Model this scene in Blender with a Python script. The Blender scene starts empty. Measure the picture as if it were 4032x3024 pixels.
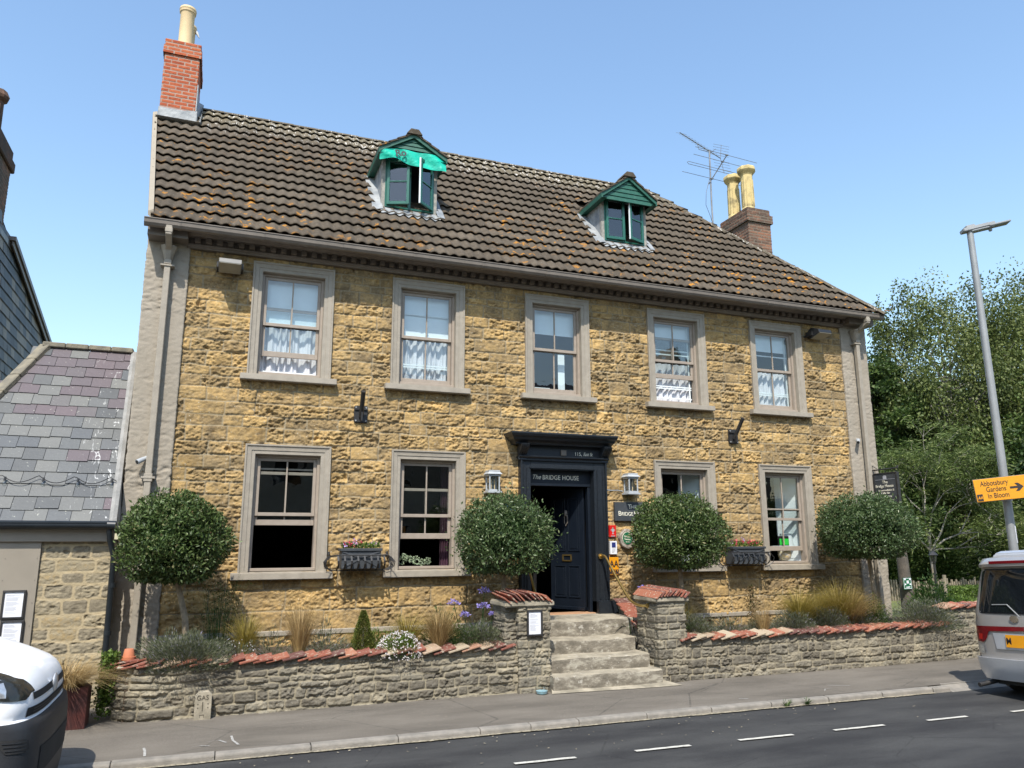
import bpy, math, random
import numpy as np
from mathutils import Vector, Matrix
R = math.radians
sc = bpy.context.scene
# ------------------------------------------------------------------ camera
cam = bpy.data.objects.new('camera', bpy.data.cameras.new('camera'))
sc.collection.objects.link(cam); sc.camera = cam
cam.data.sensor_width = 36; cam.data.lens = 36 * 3030 / 4032
cam.data.clip_start = .05; cam.data.clip_end = 2000
yaw, pit, rol = R(-21.097), R(11.696), R(-.19)
_f = Vector((-math.sin(yaw) * math.cos(pit), math.cos(yaw) * math.cos(pit), math.sin(pit)))
_r = Vector((math.cos(yaw), math.sin(yaw), 0)); _u = _r.cross(_f)
_r2 = _r * math.cos(rol) + _u * math.sin(rol); _u2 = -_r * math.sin(rol) + _u * math.cos(rol)
m4 = Matrix((_r2, _u2, -_f)).transposed().to_4x4(); m4.translation = (0, -12, 2)
cam.matrix_world = m4
# ------------------------------------------------------------------ light
SUN = Vector((-.45, -1, 1.45)).normalized()
el = math.asin(SUN.z); az = math.atan2(SUN.x, SUN.y)
w = bpy.data.worlds.new('World'); sc.world = w; w.use_nodes = True
nt = w.node_tree; bg = nt.nodes['Background']
sky = nt.nodes.new('ShaderNodeTexSky'); sky.sky_type = 'NISHITA'; sky.sun_disc = False
sky.sun_elevation = el; sky.sun_rotation = az % (2 * math.pi)
sky.air_density = 1.6; sky.dust_density = 1.2; sky.ozone_density = 4.5; sky.altitude = 50
nt.links.new(sky.outputs[0], bg.inputs[0]); bg.inputs[1].default_value = .15
sl = bpy.data.lights.new('sun', 'SUN'); sl.energy = 3.7; sl.angle = R(.5); sl.color = (1, .95, .87)
so = bpy.data.objects.new('sun', sl); sc.collection.objects.link(so)
so.rotation_euler = SUN.to_track_quat('Z', 'Y').to_euler(); so.location = (-10, -30, 40)
sc.view_settings.view_transform = 'Standard'; sc.view_settings.look = 'None'
sc.view_settings.exposure = .72; sc.view_settings.gamma = 1
sc.cycles.max_bounces = 6; sc.cycles.transparent_max_bounces = 12
sc.cycles.diffuse_bounces = 3
rnd = random.Random(7)
rng = np.random.default_rng(7)
C = bpy.context.collection
# ------------------------------------------------------------------ node materials
def NM(name):
    m = bpy.data.materials.new(name); m.use_nodes = True
    nt = m.node_tree; b = nt.nodes['Principled BSDF']
    return m, nt, b
def ramp(nt, fac, stops, interp='LINEAR'):
    r = nt.nodes.new('ShaderNodeValToRGB'); r.color_ramp.interpolation = interp
    e = r.color_ramp.elements
    while len(e) < len(stops): e.new(.5)
    for i, (p, c) in enumerate(stops):
        e[i].position = p
        c = (c, c, c) if isinstance(c, (int, float)) else c
        e[i].color = (*c, 1)
    nt.links.new(fac, r.inputs[0]); return r.outputs[0]
def mix(nt, fac, a, b, mode='MIX'):
    n = nt.nodes.new('ShaderNodeMix'); n.data_type = 'RGBA'; n.blend_type = mode; n.clamp_result = True
    for s, v in ((n.inputs[0], fac), (n.inputs[6], a), (n.inputs[7], b)):
        if isinstance(v, bpy.types.NodeSocket): nt.links.new(v, s)
        elif isinstance(v, (int, float)): s.default_value = v if s.type == 'VALUE' else (v, v, v, 1)
        else: s.default_value = (*v, 1)
    return n.outputs[2]
def mth(nt, op, a, b=0.0):
    n = nt.nodes.new('ShaderNodeMath'); n.operation = op
    for s, v in ((n.inputs[0], a), (n.inputs[1], b)):
        if isinstance(v, bpy.types.NodeSocket): nt.links.new(v, s)
        else: s.default_value = v
    return n.outputs[0]
def coords(nt, scale=(1, 1, 1)):
    g = nt.nodes.new('ShaderNodeNewGeometry'); mp = nt.nodes.new('ShaderNodeMapping')
    mp.inputs['Scale'].default_value = scale
    nt.links.new(g.outputs['Position'], mp.inputs[0]); return mp.outputs[0]
def noise(nt, scale, detail=4, rough=.55, vec=None, dist=0):
    n = nt.nodes.new('ShaderNodeTexNoise'); n.inputs['Scale'].default_value = scale
    n.inputs['Detail'].default_value = detail; n.inputs['Roughness'].default_value = rough
    n.inputs['Distortion'].default_value = dist
    nt.links.new(vec if vec is not None else coords(nt), n.inputs[0]); return n.outputs[0]
def attr(nt, name):
    a = nt.nodes.new('ShaderNodeAttribute'); a.attribute_name = name; return a.outputs['Fac']
def bump(nt, h, dist=.01, strength=1, normal=None):
    b = nt.nodes.new('ShaderNodeBump'); b.inputs['Distance'].default_value = dist; b.inputs['Strength'].default_value = strength
    nt.links.new(h, b.inputs['Height'])
    if normal is not None: nt.links.new(normal, b.inputs['Normal'])
    return b.outputs[0]
def mat(name, c1, c2=None, rough=.6, metal=0, scale=6, bmp=0, bscale=60, det=5, lo=.35, hi=.65, spec=None, coat=0):
    m, nt, b = NM(name)
    b.inputs['Roughness'].default_value = rough; b.inputs['Metallic'].default_value = metal
    if coat: b.inputs['Coat Weight'].default_value = coat; b.inputs['Coat Roughness'].default_value = .05
    if spec is not None: b.inputs['Specular IOR Level'].default_value = spec
    if c2 is None: c2 = tuple(x * .82 for x in c1)
    n = noise(nt, scale, det)
    nt.links.new(ramp(nt, n, [(lo, c1), (hi, c2)]), b.inputs['Base Color'])
    if bmp: nt.links.new(bump(nt, noise(nt, bscale, 4), bmp), b.inputs['Normal'])
    return m
def stone_mat(name, stops, mortar, dirt=None, spots=0, fine=90, bmp=.006, scale_v=14, tw=.42, crack=0):
    m, nt, b = NM(name); b.inputs['Roughness'].default_value = .93; b.inputs['Specular IOR Level'].default_value = .2
    t = attr(nt, 'tint'); mo = attr(nt, 'mort')
    n1 = noise(nt, scale_v, 6, .65)
    v = mth(nt, 'ADD', mth(nt, 'MULTIPLY', t, tw), mth(nt, 'MULTIPLY', n1, .95))
    v = mth(nt, 'SUBTRACT', v, .15 + (tw - .4) / 2)
    col = ramp(nt, v, stops)
    fn = noise(nt, fine, 5, .7)
    col = mix(nt, .55, col, mix(nt, fn, (.45, .42, .38), (1, 1, 1)), 'MULTIPLY')
    if spots:
        sp = ramp(nt, noise(nt, 38, 3, .6), [(.63, 0.), (.70, 1.)])
        col = mix(nt, mth(nt, 'MULTIPLY', sp, spots), col, (.62, .58, .48))
    if crack:
        cn = mth(nt, 'ABSOLUTE', mth(nt, 'SUBTRACT', noise(nt, 1, 5, .65, vec=coords(nt, (5.5, 5.5, 13)), dist=1.2), .5))
        cm = mth(nt, 'MULTIPLY', ramp(nt, cn, [(.006, 1.), (.02, 0.)]), ramp(nt, noise(nt, 2.2, 3), [(.42, 0.), (.56, 1.)]))
        col = mix(nt, mth(nt, 'MULTIPLY', cm, crack), col, (.10, .07, .035))
        bl = ramp(nt, noise(nt, 2.6, 5, .6, dist=.6), [(.34, (.50, .49, .50)), (.5, (.97, .97, .97)), (.66, (1.25, 1.2, 1.12))]); col = mix(nt, .85, col, bl, 'MULTIPLY')
    if dirt:
        dn = ramp(nt, noise(nt, 1.1, 5, .6), [(.42, 0.), (.62, 1.)])
        col = mix(nt, mth(nt, 'MULTIPLY', dn, dirt[1]), col, dirt[0])
    mc = mix(nt, noise(nt, 50, 4), mortar, tuple(x * .7 for x in mortar))
    col = mix(nt, mo, col, mc)
    nt.links.new(col, b.inputs['Base Color'])
    nt.links.new(bump(nt, noise(nt, 55, 8, .7), bmp), b.inputs['Normal'])
    return m
M = {}
M['facade'] = stone_mat('facade_stone', [(.16, (.19, .138, .07)), (.34, (.31, .22, .110)), (.50, (.43, .295, .130)), (.66, (.54, .36, .145)), (.86, (.60, .45, .235))], (.33, .27, .175), dirt=((.24, .185, .11), .45), spots=.6, tw=.34, crack=.8)
M['greystone'] = stone_mat('grey_stone', [(.2, (.125, .115, .09)), (.4, (.21, .19, .15)), (.6, (.29, .265, .205)), (.85, (.40, .35, .25))], (.31, .27, .19), dirt=((.12, .105, .08), .6), spots=.4, crack=.6)
M['outstone'] = stone_mat('buff_stone', [(.2, (.20, .17, .12)), (.45, (.29, .25, .175)), (.65, (.35, .295, .195)), (.85, (.38, .285, .15))], (.47, .38, .235), spots=.15)
M['render'] = stone_mat('painted_plaster', [(.2, (.33, .29, .23)), (.8, (.385, .34, .275))], (.36, .315, .255), bmp=.004, scale_v=5)
M['brick_red'] = stone_mat('red_brick', [(.2, (.30, .065, .03)), (.5, (.43, .105, .045)), (.85, (.52, .16, .07))], (.36, .30, .25), bmp=.002)
M['brick_old'] = stone_mat('old_brick', [(.2, (.09, .06, .045)), (.45, (.20, .115, .08)), (.7, (.33, .15, .09)), (.9, (.40, .24, .15))], (.20, .17, .13), dirt=((.07, .06, .05), .8), bmp=.004)
M['paint'] = mat('stone_paint', (.325, .285, .225), (.275, .24, .19), .62, scale=9, bmp=.003, bscale=40)
M['paint_wood'] = mat('window_paint', (.33, .275, .22), (.29, .24, .19), .5, scale=12)
M['gutterp'] = mat('cornice_paint', (.185, .155, .125), (.15, .125, .10), .5, scale=7)
M['navy'] = mat('navy_paint', (.0095, .0125, .0165), (.015, .0185, .023), .42, scale=25, bmp=.0025, bscale=50)
M['navyd'] = mat('door_navy', (.006, .0095, .016), (.008, .012, .019), .38, scale=8)
M['black'] = mat('black_iron', (.018, .018, .019), (.03, .028, .026), .5, scale=20)
M['blackg'] = mat('black_gutter', (.010, .014, .017), (.015, .019, .023), .35)
M['white'] = mat('white_plastic', (.40, .42, .43), (.34, .355, .365), .4)
M['paper'] = mat('paper', (.74, .75, .78), (.68, .69, .72), .6)
M['ink'] = mat('grey_ink', (.38, .38, .40), (.42, .42, .44), .7)
M['cream'] = mat('cream_lettering', (.80, .76, .62), (.74, .7, .56), .6)
M['lead'] = mat('lead_sheet', (.19, .205, .215), (.34, .35, .345), .6, metal=.2, scale=5, bmp=.01, bscale=9)
M['leadd'] = mat('weathered_cheek', (.19, .205, .22), (.33, .335, .33), .8, scale=7, bmp=.006, bscale=14)
M['green'] = mat('green_paint', (.012, .085, .055), (.035, .115, .08), .5, scale=14, lo=.45, hi=.75)
M['greenp'] = mat('green_upvc', (.018, .10, .072), (.022, .115, .08), .3)
M['peel'] = mat('peeling_wood', (.36, .33, .28), (.20, .20, .18), .8, scale=16)
M['potc'] = mat('cream_pot', (.66, .50, .28), (.60, .45, .25), .7, scale=5)
M['pots'] = mat('stone_pot', (.56, .44, .20), (.20, .16, .08), .85, scale=4, lo=.5, hi=.7)
M['brass'] = mat('brass', (.66, .46, .16), (.55, .38, .13), .33, metal=.9)
M['galv'] = mat('galvanised', (.31, .315, .31), (.26, .265, .26), .5, metal=.25, scale=3)
M['alu'] = mat('aerial_metal', (.30, .30, .30), (.2, .19, .18), .4, metal=.6)
M['corten'] = mat('rusted_steel', (.115, .030, .022), (.05, .018, .016), .6, scale=5, bmp=.002)
M['terra'] = mat('terracotta', (.48, .16, .07), (.42, .15, .08), .8)
M['steps'] = mat('worn_step_stone', (.36, .315, .235), (.21, .185, .135), .9, scale=4.5, bmp=.008, bscale=22, lo=.4, hi=.62)
M['soil'] = mat('soil', (.06, .04, .025), (.11, .08, .05), 1, scale=30, bmp=.02)
M['trunk'] = mat('trunk_bark', (.30, .24, .16), (.18, .14, .09), .9, scale=12, bmp=.01)
M['bark'] = mat('dark_bark', (.12, .10, .08), (.07, .06, .05), .95, scale=6, bmp=.02)
M['birchbark'] = mat('birch_bark', (.36, .33, .28), (.16, .14, .12), .8, scale=5)
M['slate'] = mat('slate_board', (.035, .04, .045), (.05, .055, .06), .6)
M['wood'] = mat('grey_stake', (.34, .28, .2), (.2, .17, .12), .9)
M['room'] = mat('dark_room', (.02, .016, .013), (.012, .01, .009), .9, scale=1)
M['blind'] = mat('roller_blind', (.78, .84, .86), (.74, .8, .82), .7)
M['white_frame'] = mat('white_sash', (.72, .76, .76), (.66, .7, .7), .5)
M['rubber'] = mat('tyre_rubber', (.018, .018, .018), (.025, .025, .025), .8)
M['yellow'] = mat('yellow_board', (.72, .30, .004), (.66, .27, .004), .55)
M['inkblack'] = mat('black_lettering', (.02, .015, .012), (.03, .02, .02), .6)

def glass_mat(name, tint=(.9, .95, .95), refl=1.0, rough=.0, dark=None):
    m, nt, b = NM(name); out = nt.nodes['Material Output']
    lw = nt.nodes.new('ShaderNodeLayerWeight'); lw.inputs[0].default_value = .5; frs = mth(nt, 'ADD', mth(nt, 'POWER', lw.outputs['Facing'], 4.0), .045)
    tr = nt.nodes.new('ShaderNodeBsdfTransparent'); tr.inputs[0].default_value = (*tint, 1)
    gl = nt.nodes.new('ShaderNodeBsdfGlossy'); gl.inputs['Roughness'].default_value = rough
    g0 = nt.nodes.new('ShaderNodeNewGeometry')
    bn = bump(nt, noise(nt, 2.5, 2), .004)
    nt.links.new(bn, gl.inputs['Normal'])
    mx = nt.nodes.new('ShaderNodeMixShader')
    nt.links.new(mth(nt, 'MULTIPLY', mth(nt, 'ADD', frs, .035), refl), mx.inputs[0])
    nt.links.new(tr.outputs[0], mx.inputs[1]); nt.links.new(gl.outputs[0], mx.inputs[2])
    nt.links.new(mx.outputs[0], out.inputs[0]); return m
M['glass'] = glass_mat('window_glass', refl=1.6)
M['glassd'] = glass_mat('tinted_glass', tint=(.22, .26, .26), refl=1.2)
M['clear'] = glass_mat('clear_glass', tint=(.95, .97, .97), refl=1.2)

def leafmat(name, stops, trans=.35, rough=.5):
    m, nt, b = NM(name); out = nt.nodes['Material Output']
    col = ramp(nt, attr(nt, 'tint'), stops)
    nt.links.new(col, b.inputs['Base Color']); b.inputs['Roughness'].default_value = rough
    b.inputs['Specular IOR Level'].default_value = .3
    tl = nt.nodes.new('ShaderNodeBsdfTranslucent'); nt.links.new(mix(nt, .5, col, (.25, .3, .02), 'ADD') if False else col, tl.inputs[0])
    mx = nt.nodes.new('ShaderNodeMixShader'); mx.inputs[0].default_value = trans
    nt.links.new(b.outputs[0], mx.inputs[1]); nt.links.new(tl.outputs[0], mx.inputs[2])
    nt.links.new(mx.outputs[0], out.inputs[0]); return m
M['bay'] = leafmat('bay_leaves', [(0, (.030, .054, .014)), (.55, (.072, .112, .030)), (.86, (.125, .172, .058)), (.97, (.15, .17, .07)), (1, (.30, .26, .13))], .2, .42)
M['bay2'] = leafmat('bay_leaves_light', [(0, (.035, .06, .022)), (.5, (.075, .12, .04)), (.85, (.12, .17, .07)), (1, (.24, .27, .14))], .25, .35)
M['dark_leaf'] = leafmat('dark_tree_leaves', [(0, (.022, .044, .010)), (.5, (.055, .095, .022)), (.85, (.11, .16, .038)), (1, (.18, .22, .07))], .3)
M['birch_leaf'] = leafmat('birch_leaves', [(0, (.05, .072, .02)), (.5, (.11, .14, .036)), (.8, (.18, .21, .06)), (1, (.23, .25, .11))], .35)
M['olive_leaf'] = leafmat('long_leaves', [(0, (.05, .075, .018)), (.5, (.10, .14, .035)), (.85, (.17, .22, .06)), (1, (.28, .30, .12))], .35)
M['hedge_leaf'] = leafmat('hedge_leaves', [(0, (.04, .07, .012)), (.5, (.09, .15, .025)), (1, (.2, .28, .06))], .3)
M['lav'] = leafmat('grey_green_leaves', [(0, (.05, .065, .03)), (.5, (.115, .13, .07)), (.9, (.19, .195, .125)), (1, (.28, .26, .34))], .25)
M['straw'] = leafmat('straw_blades', [(0, (.20, .13, .05)), (.5, (.38, .26, .11)), (1, (.58, .44, .22))], .3)
M['gold'] = leafmat('golden_blades', [(0, (.14, .115, .02)), (.5, (.28, .22, .04)), (1, (.45, .35, .10))], .3)
M['conif'] = leafmat('conifer_leaves', [(0, (.04, .055, .01)), (.5, (.09, .115, .02)), (1, (.20, .21, .05))], .2)
M['strap'] = leafmat('strap_leaves', [(0, (.02, .05, .012)), (.6, (.05, .10, .025)), (1, (.12, .17, .05))], .25)
M['petal_w'] = leafmat('white_petals', [(0, (.55, .42, .42)), (.3, (.75, .7, .68)), (1, (.85, .84, .8))], .2)
M['petal_v'] = leafmat('lilac_petals', [(0, (.25, .2, .55)), (1, (.45, .4, .78))], .3)
M['petal_p'] = leafmat('pink_petals', [(0, (.75, .05, .12)), (.45, (.8, .12, .2)), (.6, (.75, .45, .6)), (.8, (.55, .38, .72)), (1, (.85, .75, .6))], .3)
# roof tiles
m, nt, b = NM('concrete_tiles'); b.inputs['Roughness'].default_value = .92; b.inputs['Specular IOR Level'].default_value = .2
t = attr(nt, 'tint'); s_ = attr(nt, 'slope')
v = mth(nt, 'ADD', mth(nt, 'MULTIPLY', t, .25), mth(nt, 'MULTIPLY', noise(nt, 9, 6, .65), .8))
col = ramp(nt, v, [(.25, (.070, .056, .040)), (.55, (.105, .084, .061)), (.85, (.16, .13, .096))])
col = mix(nt, .5, col, mix(nt, noise(nt, 70, 5, .7), (.4, .4, .4), (1, 1, 1)), 'MULTIPLY')
lm = mth(nt, 'MULTIPLY', ramp(nt, noise(nt, 6.5, 5, .62), [(.59, 0.), (.625, 1.)]), ramp(nt, noise(nt, .5, 3, .5), [(.44, 0.), (.58, 1.)]))
zone = ramp(nt, s_, [(.0, 1.), (.6, .9), (.85, .0)])
col = mix(nt, mth(nt, 'MULTIPLY', lm, zone), col, mix(nt, noise(nt, 40, 3), (.50, .20, .01), (.33, .16, .03)))
gm = ramp(nt, noise(nt, 30, 4, .6), [(.66, 0.), (.70, 1.)])
col = mix(nt, mth(nt, 'MULTIPLY', gm, .6), col, (.36, .34, .29))
yb = ramp(nt, s_, [(.80, 0.), (1., 1.)])
col = mix(nt, mth(nt, 'MULTIPLY', yb, .45), col, (.27, .235, .15))
vd = ramp(nt, noise(nt, 1, 4, .7, vec=coords(nt, (16, 3.5, 3.5)), dist=1.5), [(.575, 0.), (.625, 1.)])
col = mix(nt, mth(nt, 'MULTIPLY', vd, ramp(nt, s_, [(.74, 0.), (.93, .95)])), col, (.66, .63, .58))
nt.links.new(col, b.inputs['Base Color']); nt.links.new(bump(nt, noise(nt, 80, 4), .004), b.inputs['Normal'])
M['tile'] = m
# slates (welsh purple / grey)
m, nt, b = NM('purple_slates'); b.inputs['Roughness'].default_value = .62
t = attr(nt, 'tint'); s_ = attr(nt, 'slope')
v = mth(nt, 'ADD', t, mth(nt, 'MULTIPLY', mth(nt, 'SUBTRACT', s_, .5), .5))
col = ramp(nt, v, [(.0, (.07, .075, .08)), (.25, (.15, .15, .14)), (.5, (.085, .092, .10)), (.55, (.13, .135, .125)), (.72, (.10, .083, .092)), (1, (.115, .088, .097))])
col = mix(nt, .5, col, mix(nt, noise(nt, 12, 6, .7), (.5, .5, .5), (1.15, 1.15, 1.1)), 'MULTIPLY')
lich = ramp(nt, noise(nt, 26, 4, .6), [(.66, 0.), (.72, 1.)])
col = mix(nt, mth(nt, 'MULTIPLY', lich, .6), col, (.48, .48, .40))
poo = mth(nt, 'MULTIPLY', ramp(nt, noise(nt, 1, 4, .7, vec=coords(nt, (13, 4, 5)), dist=1.), [(.615, 0.), (.65, 1.)]), ramp(nt, attr(nt, 'sx'), [(.55, 0.), (.8, 1.)]))
col = mix(nt, mth(nt, 'MULTIPLY', poo, .75), col, (.55, .55, .53))
nt.links.new(col, b.inputs['Base Color']); nt.links.new(bump(nt, noise(nt, 35, 5), .004), b.inputs['Normal'])
M['slates'] = m
m, nt, b = NM('hung_slates'); b.inputs['Roughness'].default_value = .6
col = ramp(nt, attr(nt, 'tint'), [(0, (.05, .06, .07)), (.45, (.09, .10, .11)), (.75, (.13, .13, .13)), (.85, (.24, .20, .15)), (1, (.30, .25, .19))])
col = mix(nt, .5, col, mix(nt, noise(nt, 7, 6, .7), (.45, .45, .45), (1, 1, 1)), 'MULTIPLY')
nt.links.new(col, b.inputs['Base Color']); M['hung'] = m
# asphalt
def asphalt(name, c1, c2, patch):
    m, nt, b = NM(name); b.inputs['Roughness'].default_value = .9; b.inputs['Specular IOR Level'].default_value = .25
    col = ramp(nt, noise(nt, 1.2, 6, .6, vec=coords(nt, (.5, 1.6, 1))), [(.35, c1), (.65, c2)])
    col = mix(nt, .8, col, ramp(nt, noise(nt, 160, 3, .7), [(.3, .45), (.55, 1.), (.72, 1.6)]), 'MULTIPLY')
    sp = ramp(nt, noise(nt, 9, 4, .6), [(.70, 0.), (.74, 1.)])
    col = mix(nt, mth(nt, 'MULTIPLY', sp, .35), col, patch)
    cr = nt.nodes.new('ShaderNodeTexVoronoi'); cr.feature = 'DISTANCE_TO_EDGE'; cr.inputs['Scale'].default_value = .8
    nt.links.new(coords(nt, (.6, 1, 1)), cr.inputs[0])
    wv = mth(nt, 'ADD', cr.outputs[0], mth(nt, 'MULTIPLY', noise(nt, 6, 5), .02))
    nt.links.new(mix(nt, mth(nt, 'MULTIPLY', ramp(nt, wv, [(.010, 1.), (.016, 0.)]), .5), col, (.02, .02, .02)), b.inputs['Base Color'])
    nt.links.new(bump(nt, noise(nt, 150, 3), .004), b.inputs['Normal']); return m
M['road'] = asphalt('road_asphalt', (.032, .032, .033), (.062, .062, .060), (.12, .115, .10))
M['pave'] = asphalt('pavement_asphalt', (.125, .110, .090), (.19, .168, .138), (.26, .24, .2))
M['kerb'] = mat('kerb_stone', (.255, .23, .195), (.18, .165, .14), .9, scale=7, bmp=.006, bscale=50)
M['roadpaint'] = mat('road_paint', (.52, .50, .44), (.26, .25, .22), .8, scale=25, lo=.5, hi=.75)
M['lawn'] = mat('lawn', (.10, .14, .035), (.16, .17, .06), .95, scale=3, bmp=.02)
M['ground'] = mat('rough_ground', (.10, .10, .05), (.16, .14, .08), 1, scale=.4)
m, nt, b = NM('coping_clay'); b.inputs['Roughness'].default_value = .85
col = ramp(nt, attr(nt, 'tint'), [(0, (.12, .05, .04)), (.4, (.24, .075, .045)), (.78, (.33, .12, .065)), (.9, (.36, .27, .18)), (1, (.4, .33, .23))])
col = mix(nt, ramp(nt, noise(nt, 22, 5, .65), [(.56, 0.), (.62, .75)]), col, (.42, .37, .28))
nt.links.new(col, b.inputs['Base Color']); nt.links.new(bump(nt, noise(nt, 50, 5), .006), b.inputs['Normal']); M['clay'] = m

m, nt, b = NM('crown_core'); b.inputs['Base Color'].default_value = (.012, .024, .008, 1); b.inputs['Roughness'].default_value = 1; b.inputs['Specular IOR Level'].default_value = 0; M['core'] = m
M['bluepl'] = mat('blue_plate', (.02, .10, .38), None, .4); M['inkgrey'] = mat('carved_dark', (.10, .085, .06), None, .9); M['obpaint'] = mat('panel_paint', (.27, .235, .185), (.24, .21, .165), .55, scale=3)  # carved letters and marks get one flat dark tone
M['steel_grey'] = mat('mortar_fillet', (.30, .29, .27), (.22, .215, .2), .9, scale=8, bmp=.008, bscale=30)
M['greyplain'] = mat('lichened_coping', (.24, .21, .15), (.15, .135, .105), .95, scale=9, bmp=.008, bscale=40)

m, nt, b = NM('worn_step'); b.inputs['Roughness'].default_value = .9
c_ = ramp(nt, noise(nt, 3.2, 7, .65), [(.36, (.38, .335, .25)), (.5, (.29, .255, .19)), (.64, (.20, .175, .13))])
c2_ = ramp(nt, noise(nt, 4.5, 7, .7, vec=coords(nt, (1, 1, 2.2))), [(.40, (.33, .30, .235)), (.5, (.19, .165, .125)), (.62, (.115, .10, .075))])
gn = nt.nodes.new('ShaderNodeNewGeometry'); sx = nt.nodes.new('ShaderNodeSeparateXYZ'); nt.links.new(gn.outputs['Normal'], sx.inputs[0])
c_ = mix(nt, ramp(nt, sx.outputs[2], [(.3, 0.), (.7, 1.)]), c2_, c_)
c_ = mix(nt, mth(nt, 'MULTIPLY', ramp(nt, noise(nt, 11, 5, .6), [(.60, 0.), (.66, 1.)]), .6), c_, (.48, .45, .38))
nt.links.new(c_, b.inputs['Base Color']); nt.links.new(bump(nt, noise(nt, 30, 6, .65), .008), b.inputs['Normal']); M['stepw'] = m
M['chalk'] = mat('chalk_line', (.40, .39, .36), (.20, .19, .17), .9, scale=60, lo=.45, hi=.6)
M['grit'] = mat('dry_grit', (.36, .31, .22), (.16, .14, .10), 1, scale=30, lo=.4, hi=.6)
# ------------------------------------------------------------------ geometry helpers
class MB:
    def __init__(s): s.v = []; s.f = []; s.a = {}
    def add(s, vs, fs, **at):
        n = len(s.v); s.v += [tuple(map(float, p)) for p in vs]; s.f += [tuple(i + n for i in f) for f in fs]
        for k in set(list(at) + list(s.a)):
            l = s.a.setdefault(k, []); l += [0.0] * (n - len(l)); l += [float(at.get(k, 0))] * len(vs)
        return s
    def box(s, x0, x1, y0, y1, z0, z1, **at):
        return s.add([(x, y, z) for z in (z0, z1) for y in (y0, y1) for x in (x0, x1)],
                     [(0, 2, 3, 1), (4, 5, 7, 6), (0, 1, 5, 4), (2, 6, 7, 3), (0, 4, 6, 2), (1, 3, 7, 5)], **at)
    def obox(s, c, h, rot=None, **at):
        q = rot or Matrix.Identity(3)
        P = [Vector(c) + q @ Vector((x * h[0], y * h[1], z * h[2])) for z in (-1, 1) for y in (-1, 1) for x in (-1, 1)]
        return s.add(P, [(0, 2, 3, 1), (4, 5, 7, 6), (0, 1, 5, 4), (2, 6, 7, 3), (0, 4, 6, 2), (1, 3, 7, 5)], **at)
    def tube(s, pts, r, n=8, cap=True, **at):
        pts = [Vector(p) for p in pts]; rs = r if isinstance(r, (list, tuple)) else [r] * len(pts)
        vs = []; prev = None
        for i, p in enumerate(pts):
            d = (pts[min(i + 1, len(pts) - 1)] - pts[max(i - 1, 0)]).normalized()
            if prev is None:
                a = Vector((0, 0, 1)) if abs(d.z) < .9 else Vector((1, 0, 0)); u = d.cross(a).normalized()
            else: u = (prev - d * prev.dot(d)).normalized()
            prev = u; w_ = d.cross(u)
            vs += [p + (u * math.cos(2 * math.pi * k / n) + w_ * math.sin(2 * math.pi * k / n)) * rs[i] for k in range(n)]
        fs = [(i * n + k, i * n + (k + 1) % n, (i + 1) * n + (k + 1) % n, (i + 1) * n + k) for i in range(len(pts) - 1) for k in range(n)]
        if cap: fs += [tuple(range(n - 1, -1, -1)), tuple(range((len(pts) - 1) * n, len(pts) * n))]
        return s.add(vs, fs, **at)
    def lathe(s, prof, c, n=20, ph=0, sy=1, **at):
        vs = [(c[0] + r * math.cos(2 * math.pi * k / n + ph), c[1] + sy * r * math.sin(2 * math.pi * k / n + ph), c[2] + z) for r, z in prof for k in range(n)]
        fs = [(i * n + k, i * n + (k + 1) % n, (i + 1) * n + (k + 1) % n, (i + 1) * n + k) for i in range(len(prof) - 1) for k in range(n)]
        fs += [tuple(range(n - 1, -1, -1)), tuple(range((len(prof) - 1) * n, len(prof) * n))]
        return s.add(vs, fs, **at)
    def prism(s, poly, ax, a, b, **at):
        # poly in the two other axes, extruded along axis ax from a to b
        def P(p, t):
            q = list(p); q.insert(ax, t); return tuple(q)
        n = len(poly); vs = [P(p, a) for p in poly] + [P(p, b) for p in poly]
        fs = [tuple(range(n)), tuple(range(2 * n - 1, n - 1, -1))] + [(i, i + n, (i + 1) % n + n, (i + 1) % n) for i in range(n)]
        return s.add(vs, fs, **at)
    def ring(s, x0, x1, z0, z1, prof, open_bottom=False):
        # picture-frame moulding in the xz plane, prof = [(inset, y)]
        k = len(prof); vs = []
        for i, y in prof:
            vs += [(x0 + i, y, z0 if open_bottom else z0 + i), (x0 + i, y, z1 - i), (x1 - i, y, z1 - i), (x1 - i, y, z0 if open_bottom else z0 + i)]
        fs = []
        for j in range(k - 1):
            for e in range(3 if open_bottom else 4):
                fs.append((j * 4 + e, j * 4 + (e + 1) % 4, (j + 1) * 4 + (e + 1) % 4, (j + 1) * 4 + e))
        return s.add(vs, fs)
    def build(s, name, m, parent=None, local=False, bevel=0, smooth=False, seg=1):
        me = bpy.data.meshes.new(name)
        o = bpy.data.objects.new(name, me); C.objects.link(o)
        off = Vector((0, 0, 0))
        if parent is not None:
            o.parent = parent
            if not local: off = wloc(parent)
        vs = [(p[0] - off.x, p[1] - off.y, p[2] - off.z) for p in s.v]
        me.from_pydata(vs, [], s.f)
        for k, l in s.a.items():
            l += [0.0] * (len(s.v) - len(l)); at = me.attributes.new(k, 'FLOAT', 'POINT'); at.data.foreach_set('value', l)
        import bmesh
        bm = bmesh.new(); bm.from_mesh(me); bmesh.ops.recalc_face_normals(bm, faces=bm.faces)
        if bevel:
            ed = [e for e in bm.edges if len(e.link_faces) == 2 and e.calc_face_angle(0) > .6]
            bmesh.ops.bevel(bm, geom=ed, offset=bevel, segments=seg, affect='EDGES', clamp_overlap=True)
        bm.to_mesh(me); bm.free()
        if smooth:
            me.polygons.foreach_set('use_smooth', [True] * len(me.polygons))
            me.set_sharp_from_angle(angle=R(38))
        me.materials.append(M[m] if isinstance(m, str) else m); return o
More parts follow.
